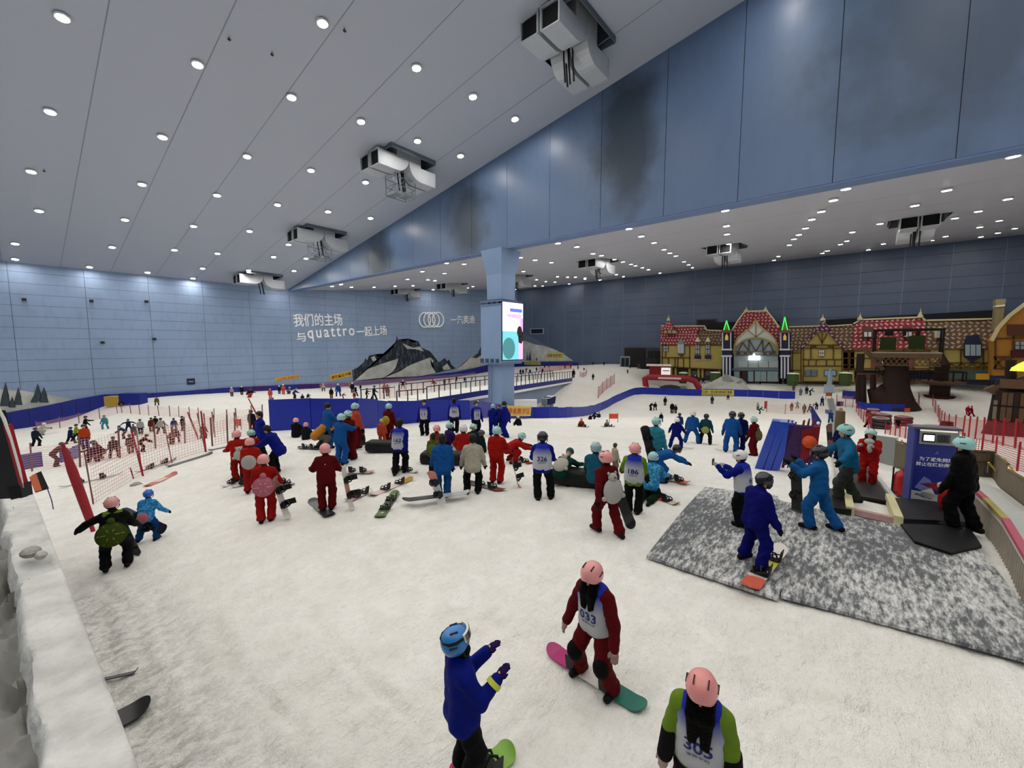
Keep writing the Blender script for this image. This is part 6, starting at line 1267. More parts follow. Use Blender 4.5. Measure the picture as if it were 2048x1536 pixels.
    if bib:
        s, pel, sh = K['s'], K['pel'], K['sh']; pr = []
        for sx in (-1, 1): pr.append((pel + v3(sx * .07, 0, 0) - s * .0, pel + v3(sx * .075, 0, 0) + s * .36, .151 * fat, .139 * fat, 0))
        pr += [(pel + s * .2, sh - s * .02, .156 * fat, .130 * fat, 0), (sh + v3(-.07, 0, 0), sh + v3(.07, 0, 0), .112 * fat, .112 * fat, 0)]
        B_ = sdf_obj('bib', pr, vx, BIBM, t, .04, wr=.002)
        bv = [v.co.copy() for v in B_.data.vertices]; bvh = BVHTree.FromPolygons(bv, [tuple(p.vertices) for p in B_.data.polygons]); fw = v3(0, s[2], -s[1]); sg = 1. if front else -1.
        def wrap(body, zoff, wid, hei, nm, m, bold=.02):
            me0 = text_mesh(body, 1., 0., bold); dm = text_dim(me0); me = me0.copy(); me.materials.clear(); me.materials.append(m); bm = bmesh.new(); bm.from_mesh(me); bmesh.ops.subdivide_edges(bm, edges=[e for e in bm.edges if e.calc_length() > .15], cuts=2); bmesh.ops.triangulate(bm, faces=bm.faces[:]); ctr = pel + s * zoff
            for v in bm.verts:
                x = v.co.x / dm[0] * wid; y = v.co.y / dm[1] * hei; q = ctr + v3(-x * sg, 0, 0) + s * y; o0 = q + fw * sg * .6; hitp = bvh.ray_cast(Vector(o0), Vector(-fw * sg), 1.2)
                v.co = Vector(hitp[0]) + Vector(fw * sg * .006) if hitp[0] else Vector(q + fw * sg * .16)
            bm.to_mesh(me); bm.free(); link(nm, me, None, B_)
        wrap(bib, .19, .24 if len(bib) > 2 else .17, .115, 'number', NUM)
        bar = '滑雪学校'
        wrap(bar, .095, .2, .03, 'small_print', mat('#4a5080', .6), .01)
    return t, K, P, sc
def worn(t, name, mb, m, smooth=True): return build(name, mb, m, t, smooth)
def backpack(t, K, c, kind='shell', s=1., z=.12):
    """soft pads and packs worn on the back (-fwd side)"""
    fw = v3(0, K['s'][2], -K['s'][1]); p = K['pel'] + K['s'] * z - fw * (.17 if kind != 'seat' else .16); u = K['s']; X = v3(1, 0, 0); ax = np.array([X, fw, u])
    root = build('seat_pad' if kind in ('shell', 'seat') else 'backpack', MB().ell(p, (.21 * s, .085, .22 * s), 16, ax=ax), cloth(c), t, True)
    if kind == 'shell':
        rim = [p + .215 * s * (math.cos(a) * X + math.sin(a) * u) - fw * .0 for a in np.linspace(0, 2 * math.pi, 25)]; build('rim', MB().tube(rim, .022, 6, cap=False), cloth(c), root, True)
        for a in np.linspace(0, 2 * math.pi, 7)[:-1]: build('ridge', MB().tube([p + .08 * (math.cos(a) * X + math.sin(a) * u) - fw * .082, p + .2 * s * (math.cos(a) * X + math.sin(a) * u) - fw * .03], .008, 5), mat('#8f9a52' if c != '#d77f92' else '#e9a9b5', .7), root)
        build('head', MB().ell(p + u * .25 * s, (.075, .06, .085), 10, ax=ax), cloth(c), root, True)
    if kind == 'plush':
        build('head', MB().ell(p + u * .24 * s - fw * .01, (.10, .075, .09), 12, ax=ax), cloth(c), root, True)
        for sx in (-1, 1): build('ear', MB().ell(p + u * .31 * s + X * sx * .085, (.03, .025, .035), 8, ax=ax), cloth(c), root, True); build('paw', MB().ell(p - u * .1 * s + X * sx * .2 * s, (.06, .05, .05), 8, ax=ax), cloth(c), root, True)
        build('nose', MB().ell(p + u * .24 * s - fw * .085, (.02, .012, .015), 6, ax=ax), mat('#1a1614', .5), root)
    return root
# ------------------------------------------------------------------ snowboards
def board_mat(cs, key=None):
    k = ('board',) + tuple(cs)
    if k in MC: return MC[k]
    s = NT('board_print', .35, .5); co = s.coord('Generated'); sep = s.n('SeparateXYZ'); s.l(co, sep.inputs[0]); w = s.math('ADD', sep.outputs[0], s.math('MULTIPLY', s.math('SUBTRACT', s.noise(4, 2, s.coord()), .5), .10)); n = len(cs); c = cs[0]
    if n == 1: s.b.inputs['Base Color'].default_value = lin(c) + (1,)
    else:
        for i in range(1, n): c = s.mix(s.ramp(w, i / n - .012, i / n + .012), c, cs[i])
        s.base(c)
    MC[k] = s.m; return s.m
def board_mesh(L=1.5, W=.27, rise=.06):
    n = 34; vs = []; fs = []; prev = []
    for i in range(n + 1):
        t = math.sin(math.pi / 2 * (i / n * 2 - 1)); e = abs(t); w = W / 2 * (.90 + .12 * e ** 2) if e < .82 else W / 2 * (.98) * math.sqrt(max(0.0, 1 - ((e - .82) / .18) ** 2)); w = max(w, .004); z = rise * max(0, (e - .76) / .24) ** 1.6
        for q in (0, .014): vs += [(t * L / 2, -w, z + q), (t * L / 2, 0, z + q), (t * L / 2, w, z + q)]
    for i in range(n):
        o = i * 6; p = o + 6
        fs += [(o, p, p + 1, o + 1), (o + 1, p + 1, p + 2, o + 2), (o + 3, o + 4, p + 4, p + 3), (o + 4, o + 5, p + 5, p + 4), (o, o + 3, p + 3, p), (o + 2, p + 2, p + 5, o + 5)]
    return MB().add(vs, fs)
BIND = MB(); BIND.bx(-.06, .06, -.12, .13, .014, .03); BIND.add([(x, y, z) for (y, z) in ((-.12, .03), (-.16, .23), (-.175, .23), (-.145, .03)) for x in (-.065, .065)], [(0, 2, 3, 1), (4, 6, 7, 5), (0, 1, 7, 6), (2, 4, 5, 3), (0, 6, 4, 2), (1, 3, 5, 7)])
for y0, z0 in ((.08, .10), (-.04, .15)): BIND.tube([(-.075, y0 - .03, .03), (-.075, y0, z0 * .7), (0, y0 + .02, z0), (.075, y0, z0 * .7), (.075, y0 - .03, .03)], .015, 6)
for sx in (-1, 1): BIND.tube([(sx * .075, .06, .03), (sx * .08, -.06, .09), (sx * .06, -.14, .11)], .011, 5)
BINDM = BIND.mesh('binding', True); BINDM.materials.append(mat('#121316', .5))
def snowboard(label, a, b, cs, up=(0, 0, 1), bind=True, group=None, base=None, W=.27, L=None, lift=.01):
    """board between two world points"""
    a, b = np.array(a, float), np.array(b, float); d = b - a; l_ = L or min(1.75, max(.9, np.linalg.norm(d))); x = d / np.linalg.norm(d); z = np.array(up, float); z = z - x * (z @ x); z /= np.linalg.norm(z); y = np.cross(z, x)
    t = thing('snowboard', label, 'snowboard', (0, 0, 0), 0, group); t.matrix_world = frame((a + b) / 2 + z * lift, x, y, z)
    dk = board_mesh(l_, W); o = build('deck', dk, board_mat(cs), t, True)
    if bind:
        for sx in (-1, 1): link('binding', BINDM, None, t, (sx * l_ * .17, 0, 0))
    return t
def board_on(label, p1, p2, cs, **kw):
    a, b = hit(*p1), hit(*p2); return snowboard(label, a + (0, 0, .02), b + (0, 0, .02), cs, **kw)
def board_up(label, foot, top, cs, nrm, **kw):
    a = hit(*foot); return snowboard(label, a + (0, 0, .03), atd(*top, fdist(a) + kw.pop('deeper', 0.)), cs, up=nrm, **kw)
# ------------------------------------------------------------------ people on the plaza
ROY, LBL, RED1, MAR, TEAL, PINK, BLK_, WHI = '#0f1f8f', '#1c62b0', '#b01c18', '#6a0f16', '#9fcac8', '#e59a98', '#121316', '#d9d7d2'
def align_yaw(p1, p2):
    a, b = hit(*p1), hit(*p2); d = b - a; y = math.atan2(d[1], d[0]); f = v3(-math.sin(y), math.cos(y), 0)
    return y if f @ (CAMP - (a + b) / 2) > 0 else y + math.pi
# --- girl with bib 033 on her board
board_on('magenta, white and teal snowboard under the girl with bib 033', (1097, 1300), (1292, 1427), ['#a8206a', '#a8206a', '#d2cfc8', '#d2cfc8', '#1d6b5c', '#1d6b5c'], bind=True)
yw = align_yaw((1160, 1345), (1222, 1390))
t, K, P, sc = person('girl in dark red suit with white bib 033 and pink helmet, standing on snowboard', 1190, 1372, 1119, 180, ('stance', dict(hip=.84, lean=6, feet=((-.25, 0), (.25, 0)), arms=((6, 24, 12), (6, 22, 14)), head=26, knee_out=.15)), MAR, MAR, ('helmet', PINK), gl='#b79a92', bib='033', front=True, near=True, yaw=yw, dz=.02, hairlong=.2)
for lg in K['leg']: worn(t, 'knee_pad', MB().ell(lg[1] + v3(0, .035, -.01), (.108, .10, .13), 14), cloth(BLK_))
fm = build('face_mask', MB().ell(v3(0, .055, -.075), (.075, .07, .065), 12), cloth('#17181c'), t, True); put(fm, K)
# --- coach in front
board_on('green tipped snowboard under the coach at the bottom edge', (905, 1600), (1000, 1522), ['#4d7a2a', '#d9d7d2', '#7fae3a'])
t, K, P, sc = person('coach in royal blue jacket and blue helmet with goggles, clapping gloved hands', 925, 1566, 1253, 72, ('stand', dict(lean=-2, hip=.86, feet=((-.14, .05), (.2, -.04)), arms=((34, 4, 92, 10), (26, 10, 104, 12)), head=-14, hyaw=16)), ROY, BLK_, ('helmet', '#2b7cc2'), gl='#2c1650', goggles='up', near=True, boots='#c2406a', long=.10)
a = K['arm'][1]; worn(t, 'watch', MB().tube([a[2] - a[4] * .07, a[2] - a[4] * .02], [.078, .076], 14), mat('#c8d24a', .4))
fm = build('neck_warmer', MB().ell(v3(0, .03, -.12), (.085, .085, .07), 12), cloth('#15161a'), t, True); put(fm, K)
# --- girl 305
Pn = atd(1408, 1335, 3.25); Pn[2] = ground(Pn[0], Pn[1])
t, K, P, sc = person('girl with long black hair, green black jacket, bib 305 and pink helmet at bottom edge', 0, 0, 1335, 186, ('stand', dict(lean=2, head=30, arms=((4, 15, 10), (4, 14, 12)))), '#7da032', '#241330', ('helmet', '#e39290'), gl='#cfb3ab', bib='305', front=True, near=True, pts=Pn, hairlong=.30, sleeves=('#17181b', 'fore'))
# --- left front
t, K, P, sc = person('person in green and black jacket with dark turtle shell seat pad, left front', 232, 1138, 999, 10, ('stance', dict(hip=.80, lean=16, feet=((-.16, 0), (.2, .05)), arms=((25, 62, 20), (25, 20, 30)))), '#111214', '#141518', ('helmet', '#dd9896'), sleeves=('#111214', 'fore')); backpack(t, K, '#4a5a1c', 'shell', 1.15, .02)
worn(t, 'shoulder_panel', MB().tube([K['sh'] + v3(-.30, .06, -.06), K['sh'] + v3(-.1, -.04, .02), K['sh'] + v3(.18, -.02, .02)], [.045, .085, .07], 10), cloth('#7da032'))
board_up('dark snowboard hanging at the turtle pad rider\'s right hand', (272, 1108), (246, 1052), ['#23262b'], -Fv, deeper=.1)
t, K, P, sc = person('child in patterned blue jacket and blue helmet carrying a board, left front', 296, 1082, 984, 30, ('wide', dict(lean=20, arms=((30, 25, 40), (10, 30, 40)))), '#1d6fb0', '#174f8c', ('helmet', '#2a66c0'), camo='#4da0d0'); backpack(t, K, '#d27a86', 'seat', .8, -.06)
aa = hit(296, 1082); dd = fdist(aa); snowboard('grey snowboard carried under the arm of the blue child', atd(243, 1022, dd + .1), atd(334, 1062, dd + .1), ['#5c636b', '#5c636b', '#1d2024'], up=-Fv + v3(0, 0, .6), W=.24)
# --- red girls at left
t, K, P, sc = person('girl in red suit with pink shell backpack, nearest of the red trio', 533, 1044, 910, 8, ('stand', dict(lean=6, arms=((20, 14, 40), (14, 22, 40)))), RED1, RED1, ('helmet', PINK)); backpack(t, K, '#d77f92', 'shell', 1.05, .06)
board_up('white snowboard held upright by the pink backpack girl', (574, 1040), (546, 953), ['#d6d2cc', '#cfc9c2', '#8c5a50'], Rv + v3(0, 0, .1), W=.25)
t, K, P, sc = person('girl in red suit with round white backpack behind the pink backpack girl', 504, 985, 877, 15, ('stand', dict(lean=8, arms=((30, 12, 40), (30, 12, 40)))), '#c02016', '#a81c18', ('helmet', PINK)); backpack(t, K, '#cfcac0', 'pack', 1.0, .1)
t, K, P, sc = person('girl in red suit with panda plush at hip, back of the red trio', 480, 962, 862, 350, ('stand', dict(lean=10, arms=((35, 14, 40), (25, 12, 30)))), '#c02016', '#a81c18', ('helmet', PINK)); backpack(t, K, '#d9d6cf', 'plush', .8, .02)
person('person in red suit and pale teal helmet between red girls and the instructor', 506, 950, 860, 20, 'hold', '#b01c18', None, ('helmet', '#8fbdb8'))
board_on('white snowboard lying at the feet of the red girls, left one', (455, 972), (490, 958), ['#cfcac2', '#b5aeb0']); board_on('white snowboard lying at the feet of the red girls, right one', (476, 973), (516, 961), ['#cfcac2', '#c2b9b4']); board_on('white snowboard with bindings right of the pink backpack girl', (552, 962), (584, 973), ['#d6c8c6', '#cfcac2'])
t, K, P, sc = person('dark haired instructor in royal blue jacket facing the red girls', 527, 918, 822, 250, ('stand', dict(lean=6)), ROY, BLK_, ('hair', '#14100e'))
person('instructor in royal blue jacket and black trousers bowing beside the red girls', 553, 946, 850, 300, ('bow', dict(lean=30)), ROY, BLK_, ('hair', '#14100e'), long=.12)
# --- dark red girl with flat board
t, K, P, sc = person('girl in dark red suit seen from behind with star on back and pink helmet', 655, 1020, 888, 5, ('stand', dict(lean=4, arms=((20, 26, 60), (15, 20, 50)))), MAR, MAR, ('helmet', PINK)); worn(t, 'back_star', MB().ell(K['pel'] + K['s'] * .34 - v3(0, .125, 0), (.02, .012, .02), 6), mat('#d6b7b0', .6))
board_up('white patterned snowboard held at the dark red girl\'s right side', (702, 1022), (684, 930), ['#d6d2cc', '#b9866e', '#d6d2cc'], Rv, W=.25); board_on('black snowboard lying face down left of the dark red girl', (625, 1003), (662, 1036), ['#26282a'], bind=False, W=.3); board_on('white snowboard lying behind the dark red girl', (684, 946), (748, 946), ['#d2cec8', '#d2cec8', '#b58d80'])
board_on('pink edged snowboard lying right of the dark red girl', (700, 1002), (735, 985), ['#c98a96', '#d6cfca']); board_on('long white and gold snowboard lying diagonally', (736, 996), (826, 958), ['#d2b9b4', '#d2ccc4', '#b08c2a'], L=1.7); board_on('dark green snowboard with white lines lying under the grey board', (752, 1048), (795, 982), ['#3d5a20', '#2c3a1c', '#4a6b28'])
board_on('long black and grey snowboard lying upside down', (758, 1018), (980, 990), ['#1d1f22', '#26282c', '#a7a9ab', '#b9bbbd'], bind=False, L=1.75, lift=.12)
# --- hugging pair and friends by the barrier
person('person in light blue suit hugging the one in dark red', 682, 929, 828, 40, ('reach', dict(arms=((60, 8, 30, 20), (60, 8, 30, 20)))), LBL, LBL, ('helmet', '#a9cfc9')); person('person in dark red suit with mint helmet being hugged', 704, 918, 820, 230, ('reach', dict(arms=((50, 8, 30, 20), (50, 8, 30, 20)))), MAR, MAR, ('helmet', '#9fc7bd'))
person('person in coral jacket with pale helmet behind the hugging pair', 711, 897, 806, 60, 'stand', '#e0543e', MAR, ('helmet', '#a5c9c4')); board_up('snowboard with bindings standing behind the hugging pair', (726, 890), (722, 850), ['#3a2030', '#b06a80'], -Fv, W=.26)
person('man in blue hooded suit and dark cap before the barrier', 656, 897, 806, 60, 'hold', '#1f66b0', '#1f5aa0', ('beanie', '#17181b'))
t, K, P, sc = person('child in orange jacket bending over a snowboard', 642, 898, 832, 80, ('crouch', dict(hip=.52, lean=46)), '#d9913a', '#6d6a58', ('helmet', '#6d8a90')); board_on('dark snowboard under the orange jacket child', (598, 897), (645, 899), ['#2a2624'])
person('child in black with pink helmet sitting by the barrier', 592, 874, 836, 30, 'sit', BLK_, BLK_, ('helmet', PINK)); person('child in dark suit and pink cap sitting behind the orange jacket', 612, 880, 845, 30, 'sit', '#1b1c20', '#1b1c20', ('helmet', '#d98a94'))
t, K, P, sc = person('person in dark red suit with mint helmet standing alone by the barrier', 778, 886, 807, 40, 'stand', MAR, MAR, ('helmet', '#a5cfd0')); backpack(t, K, '#c9b03a', 'pack', .9, .12)
person('small child in coral coat before the dark red person', 764, 892, 838, 20, ('stand', {}), '#dd5a40', '#dd5a40', ('beanie', '#c9b03a'))
# --- coaches in royal blue
person('coach with bib 162 in royal blue walking right, seen from behind', 800, 948, 838, 22, ('walk', dict(feet=((-.1, -.12), (.1, .16)))), ROY, BLK_, ('hair', '#14100e'), bib='162')
person('coach with bib standing before the barrier, leftmost of the far coaches', 850, 871, 799, 200, 'stand', ROY, BLK_, ('beanie', '#17181b'), bib='11', front=True)
person('coach with bib 362 seen from behind before the barrier', 909, 866, 796, 0, 'stand', ROY, BLK_, ('hair', '#14100e'), bib='362')
person('coach in black cap with white pompom and narrow bib', 952, 870, 802, 150, 'stand', ROY, '#10132e', ('beanie', '#17181b', 'pom'), bib='12', front=True)
person('broad coach in royal blue with pale blue helmet, back turned', 986, 872, 808, 10, 'hold', ROY, ROY, ('helmet', '#86a9bd')); person('person in navy with dark helmet close behind the broad coach', 998, 866, 808, 200, 'stand', '#0e1a5a', '#0e1a5a', ('helmet', '#3a4048'))
person('coach in full royal blue and black cap left of the yellow sign', 1011, 874, 803, 300, ('walk', dict(feet=((-.1, -.12), (.1, .15)))), ROY, ROY, ('beanie', '#17181b'))
# --- seated group in the middle
person('child with pink helmet sitting at the left of the middle group', 873, 902, 851, 20, 'sit', '#a02018', '#1d1c20', ('helmet', PINK)); person('child in purple jacket with mint helmet sitting in middle group', 897, 896, 845, 60, 'sit', '#3a2470', '#d9d2cc', ('helmet', '#9fc4be')); person('child in red jacket with white helmet sitting, back turned', 927, 908, 850, 5, 'sit', '#b81d18', '#a81c18', ('helmet', '#dcd6d2')); person('child in dark green with mint helmet sitting in middle group', 948, 898, 847, 200, 'sit', '#17302c', '#15201e', ('helmet', '#9fc4be')); person('child in dark green and black sitting right in the middle group', 966, 904, 860, 260, 'sit', '#12261f', '#121a18', ('helmet', '#3a4440'))
person('child in red jacket with mint helmet bending over boards', 1022, 925, 866, 80, ('crouch', dict(hip=.5, lean=60)), '#b81d18', '#a81c18', ('helmet', '#9fc9c6')); t, K, P, sc = person('woman with olive backpack and long dark hair beside the blue man', 868, 950, 866, 20, 'stand', '#5d6a2c', BLK_, ('hair', '#14100e')); backpack(t, K, '#6d7a33', 'pack', 1.0, .2)
def bench(label, l, r, h=.42):
    A, B = hit(*l), hit(*r); d = B - A; L_ = np.linalg.norm(d); t = thing('padded_bench', label, 'bench', (A + B) / 2, math.atan2(d[1], d[0])); bm = MB().bx(-L_ / 2, L_ / 2, 0, .6, 0, h); o = build('cushion', bm, mat('#0b0b0d', .6, bump=.4, bscale=6), t); md = o.modifiers.new('soft', 'BEVEL'); md.width = .12; md.segments = 4; build('seam', MB().bx(-L_ / 2 + .02, L_ / 2 - .02, -.012, .0, h * .5, h * .54), mat('#1b1b1e', .6), t)
bench('long black padded bench under the seated group', (838, 930), (960, 934)); bench('black padded bench behind the child with bear plush', (1098, 972), (1232, 984), .45); bench('black padded bench near the dark red person by the barrier', (728, 905), (790, 908))
# --- standing row in the middle
person('man in light blue jacket and trousers with black hair, back turned', 886, 994, 868, 0, ('stand', dict(arms=((10, 12, 30), (6, 10, 10)))), LBL, '#1c5a9c', ('hair', '#14100e'), long=.12); board_up('white snowboard held in the blue jacket man\'s left hand', (886, 1012), (862, 940), ['#d9d9d9', '#cfd2d6', '#d98a80'], -Fv - Rv * .5, W=.26)
board_on('white snowboard tip lying at the bib 162 coach\'s feet', (783, 941), (836, 946), ['#c95a50', '#d6d2cc', '#d6d2cc'])
person('person in cream jacket and black trousers with black hair, back turned', 946, 986, 868, 2, ('wide', dict(feet=((-.16, 0), (.14, -.03)))), '#cfc8b4', BLK_, ('hair', '#14100e'), long=.1); board_on('brown and grey snowboard lying right of the cream jacket person', (940, 968), (1010, 984), ['#4a3a34', '#6d655c', '#7a4636'])
person('person in bright red suit with mint helmet holding a board upright', 993, 966, 853, 20, ('stand', dict(arms=((14, 12, 20), (25, 20, 40)))), '#c01e14', '#c01e14', ('helmet', '#9fcac8')); board_up('white and orange snowboard standing at the red suit person\'s right', (1036, 976), (1022, 918), ['#b06a24', '#d2cec8', '#3a3634'], Rv, W=.25)
board_on('red patterned snowboard lying before the 326 coach, left side', (1030, 918), (1062, 930), ['#b03028', '#d6cec8', '#b03028'])
person('coach with bib 326 and black white helmet standing with back turned', 1084, 1000, 865, 2, ('wide', dict(hip=.86, feet=((-.1, 0), (.22, .1)), arms=((25, 12, 50), (20, 12, 50)), head=14)), ROY, BLK_, ('helmet', '#1a1b1f'), bib='326', goggles='down')
t, K, P, sc = person('child in dark green jacket with white bear plush sitting before the bench', 1126, 970, 900, 30, ('crouch', dict(hip=.42, lean=48, head=40)), '#12463a', '#0f2a24', ('hood', '#12463a')); backpack(t, K, '#d2ccc0', 'plush', 1.1, .16)
person('child in teal and black jacket with grey helmet sitting on the bench', 1190, 985, 886, 4, ('bench', {}), '#1f6a85', '#26292c', ('helmet', '#8fa9b0'), goggles='down', sleeves=('#26292c', 'fore')); person('child with brown hair in cream jacket beyond the bench', 1228, 946, 886, 60, 'stand', '#c9bfa6', '#8f876f', ('hair', '#4a3422'))
# --- walking girl, bib 186 and the kneeling group
t, K, P, sc = person('girl in dark red suit walking left with white plush backpack and pink helmet', 1214, 1068, 904, 320, ('stride', dict(lean=8, feet=((-.1, .22), (.1, -.26, .02)), arms=((-25, 18, 15), (10, 12, 40)))), MAR, MAR, ('helmet', PINK), goggles='down'); backpack(t, K, '#d6d3cc', 'plush', 1.15, .06)
aa = hit(1262, 1058); dd = fdist(aa); snowboard('black snowboard carried by the girl with the plush backpack', aa + (0, 0, .05), atd(1228, 962, dd - .15), ['#0e0e10'], up=-Fv + Rv * .6, bind=False)
t, K, P, sc = person('person in green black jacket with bib 186 and pink helmet, back turned', 1266, 1028, 887, 8, ('stand', dict(arms=((20, 20, 40), (10, 10, 30)))), '#7da032', BLK_, ('helmet', PINK), bib='186', sleeves=('#17181b', 'fore'))
person('child in patterned blue jacket kneeling with pale blue helmet', 1300, 998, 906, 20, ('kneel', dict(lean=14)), '#2273a8', '#17301c', ('helmet', '#9cc4cc'), camo='#4fa3c9'); board_on('orange snowboard before the kneeling child', (1292, 992), (1358, 1012), ['#c9502a', '#c9502a', '#d9c2b4'])
person('person in light blue suit bending down to a ski', 1322, 964, 888, 75, ('bend', dict(lean=72)), LBL, LBL, ('helmet', '#1b1d22')); board_on('orange board under the bending blue suit person', (1322, 957), (1378, 969), ['#c9472a', '#d9b4a0', '#c9472a'])
t, K, P, sc = person('person in teal jacket and pale helmet carrying a black board on the back', 1308, 945, 835, 30, ('stand', {}), '#3a9ab0', BLK_, ('helmet', '#9cc9c6')); aa = hit(1300, 945); snowboard('black snowboard carried on the teal jacket person\'s left side', atd(1306, 925, fdist(aa) - .25), atd(1288, 850, fdist(aa) - .25), ['#101114'], up=-Fv - Rv * .3)
# --- row looking down the slope
person('person in royal blue suit and white helmet astride a board on the rim', 1351, 897, 836, 10, 'stance', '#0c1670', '#0c1670', ('helmet', '#e0e0e2')); person('person in blue jacket just below the royal blue rider', 1358, 866, 826, 0, 'stand', '#163a78', '#1a2438', ('helmet', '#20242c')); person('person in blue suit and white helmet with ski poles, legs apart', 1383, 887, 822, 8, ('wide', dict(feet=((-.3, 0), (.3, 0)), hip=.8)), '#1c5aa8', '#1c5aa8', ('helmet', '#d9d4cc'))
t, K, P, sc = person('person in dark teal jacket with yellow seat pad and black trousers', 1410, 889, 828, 5, 'wide', '#1c4a54', '#141518', ('helmet', '#1a1c20')); backpack(t, K, '#a9b05a', 'seat', .9, -.04)
board_on('thin ski under the dark teal person', (1382, 886), (1436, 891), ['#c9c5c0'], bind=False, W=.09); board_on('ski under the royal blue rider', (1352, 895), (1384, 898), ['#b05040', '#c9c5c0'], bind=False, W=.1); board_on('thin ski left of the blue suit person near the pads', (1430, 900), (1480, 906), ['#c0bcb8'], bind=False, W=.09)
person('person in blue suit and black helmet standing with back turned, near blue pads', 1461, 905, 823, 4, ('wide', dict(feet=((-.18, 0), (.18, 0)))), '#1a5fae', '#1a5fae', ('helmet', '#17181c')); person('person in navy suit and black helmet beside the blue one', 1479, 903, 825, 350, 'stand', '#0c1250', '#0c1250', ('helmet', '#1a1b20'))
t, K, P, sc = person('person in dark red suit with khaki shell pad and mint helmet facing left', 1508, 912, 834, 300, ('stand', dict(lean=8)), MAR, MAR, ('helmet', '#a5cac6')); backpack(t, K, '#6d6444', 'shell', 1.0, .04)
# --- on the mats
t, K, P, sc = person('person in royal blue with bib 61 and white helmet holding up a phone, facing left', 1482, 1060, 902, 290, ('phone', {}), ROY, BLK_, ('helmet', '#dcd8d2'), bib='61', gl='#d2cec8', dz=.1); a = K['arm'][0]; worn(t, 'phone', MB().box(a[3] + a[4] * .04, (.08, .015, .15)), mat('#1a1a1d', .3)); worn(t, 'knee_pad', MB().ell(K['leg'][0][1] + v3(0, .05, 0), (.09, .07, .13), 10), cloth('#d6d2cb'))
board_on('red white and yellow snowboard under the royal blue rider on the mat', (1494, 1196), (1562, 1108), ['#c9604a', '#d9ccc6', '#d2c84a', '#d9d2cc'], W=.29, lift=.12)
person('rider in royal blue suit and black helmet looking down, one boot on board', 1504, 1142, 945, 50, ('stand', dict(hip=.87, lean=6, feet=((-.24, .03), (.22, .0)), arms=((8, 10, 14), (12, 10, 18)), head=40)), '#0c0f70', '#0c0f70', ('helmet', '#17181b'), goggles='down', vox=.022, dz=.1, fat=1.18)
t, K, P, sc = person('person in light blue suit and black helmet stepping left with a board', 1632, 1068, 892, 278, ('stride', dict(feet=((-.1, .12), (.1, -.30, .03)), hip=.87, lean=3, arms=((55, 10, 75), (50, 10, 80)))), '#1f68ae', '#1f68ae', ('helmet', '#141518'), goggles='down', vox=.022, dz=.1)
aa = hit(1596, 1032); snowboard('black snowboard carried upright by the light blue stepping person', aa + (0, 0, .05), atd(1592, 914, fdist(aa) + .05), ['#0e0f12'], up=-Rv - Fv * .3, bind=True)
t, K, P, sc = person('instructor in blue jacket, grey trousers and mint helmet striding left on the conveyor', 1692, 1008, 849, 250, ('stride', dict(feet=((-.14, .22), (.16, -.2)), hip=.86, arms=((35, 55, 20), (20, 50, 30)), lean=10)), '#1d6f9c', '#3a3c38', ('helmet', '#8fc7c2'), vox=.024)
for lg in K['leg']: worn(t, 'knee_pad', MB().ell(lg[1] + v3(0, .05, 0), (.09, .075, .12), 10), cloth('#4a5048'))
t, K, P, sc = person('girl in red suit and mint helmet with white scarf facing the camera', 1734, 972, 857, 190, ('hold', dict(arms=((40, 6, 90, 20), (40, 6, 90, 20)))), '#b81c18', '#b81c18', ('helmet', '#a5cfcb'), bib=None, gl='#c9c5c2'); worn(t, 'scarf', MB().ell(K['neck'] + v3(0, .09, -.05), (.12, .08, .10), 12), cloth('#e6e2de')); worn(t, 'scarf_end', MB().ell(K['chest'] + v3(-.03, .16, .0), (.07, .03, .15), 10), cloth('#e6e2de')); worn(t, 'side_hair', MB().ell(K['head'] + v3(-.09, .02, -.08), (.04, .05, .11), 8), mat('#0c0908', .6)); worn(t, 'side_hair', MB().ell(K['head'] + v3(.09, .02, -.08), (.04, .05, .11), 8), mat('#0c0908', .6))
person('person in navy with patterned board behind the conveyor instructor', 1678, 925, 848, 20, 'stand', '#0d1450', '#10122c', ('helmet', '#2a2c34')); board_up('dark patterned snowboard held left of the navy person', (1661, 915), (1657, 846), ['#15182c', '#8a5a60', '#15182c', '#8a5a60'], -Fv, W=.26, bind=False)
t, K, P, sc = person('operator in black suit and mint helmet standing beside the blue kiosk', 1918, 1068, 875, 285, ('stride', dict(feet=((-.1, .08), (.12, -.14)), hip=.88, lean=5, arms=((6, 6, 22), (0, 8, 15)))), '#0e0e10', '#0e0e10', ('helmet', '#9ed0cc'), vox=.022, dz=.08, fat=1.2)
aa = hit(1888, 1034); o = thing('red_cushion', 'red rounded cushion beside the operator on the platform', 'cushion', aa + (0, 0, .15)); build('pad', MB().ell((0, 0, .26), (.19, .13, .27), 14), cloth('#b51d16'), o, True); build('seam', MB().tube([(.19 * math.cos(a), 0, .26 + .27 * math.sin(a)) for a in np.linspace(0, 6.283, 21)], .01, 5, cap=False), cloth('#8c1510'), o)
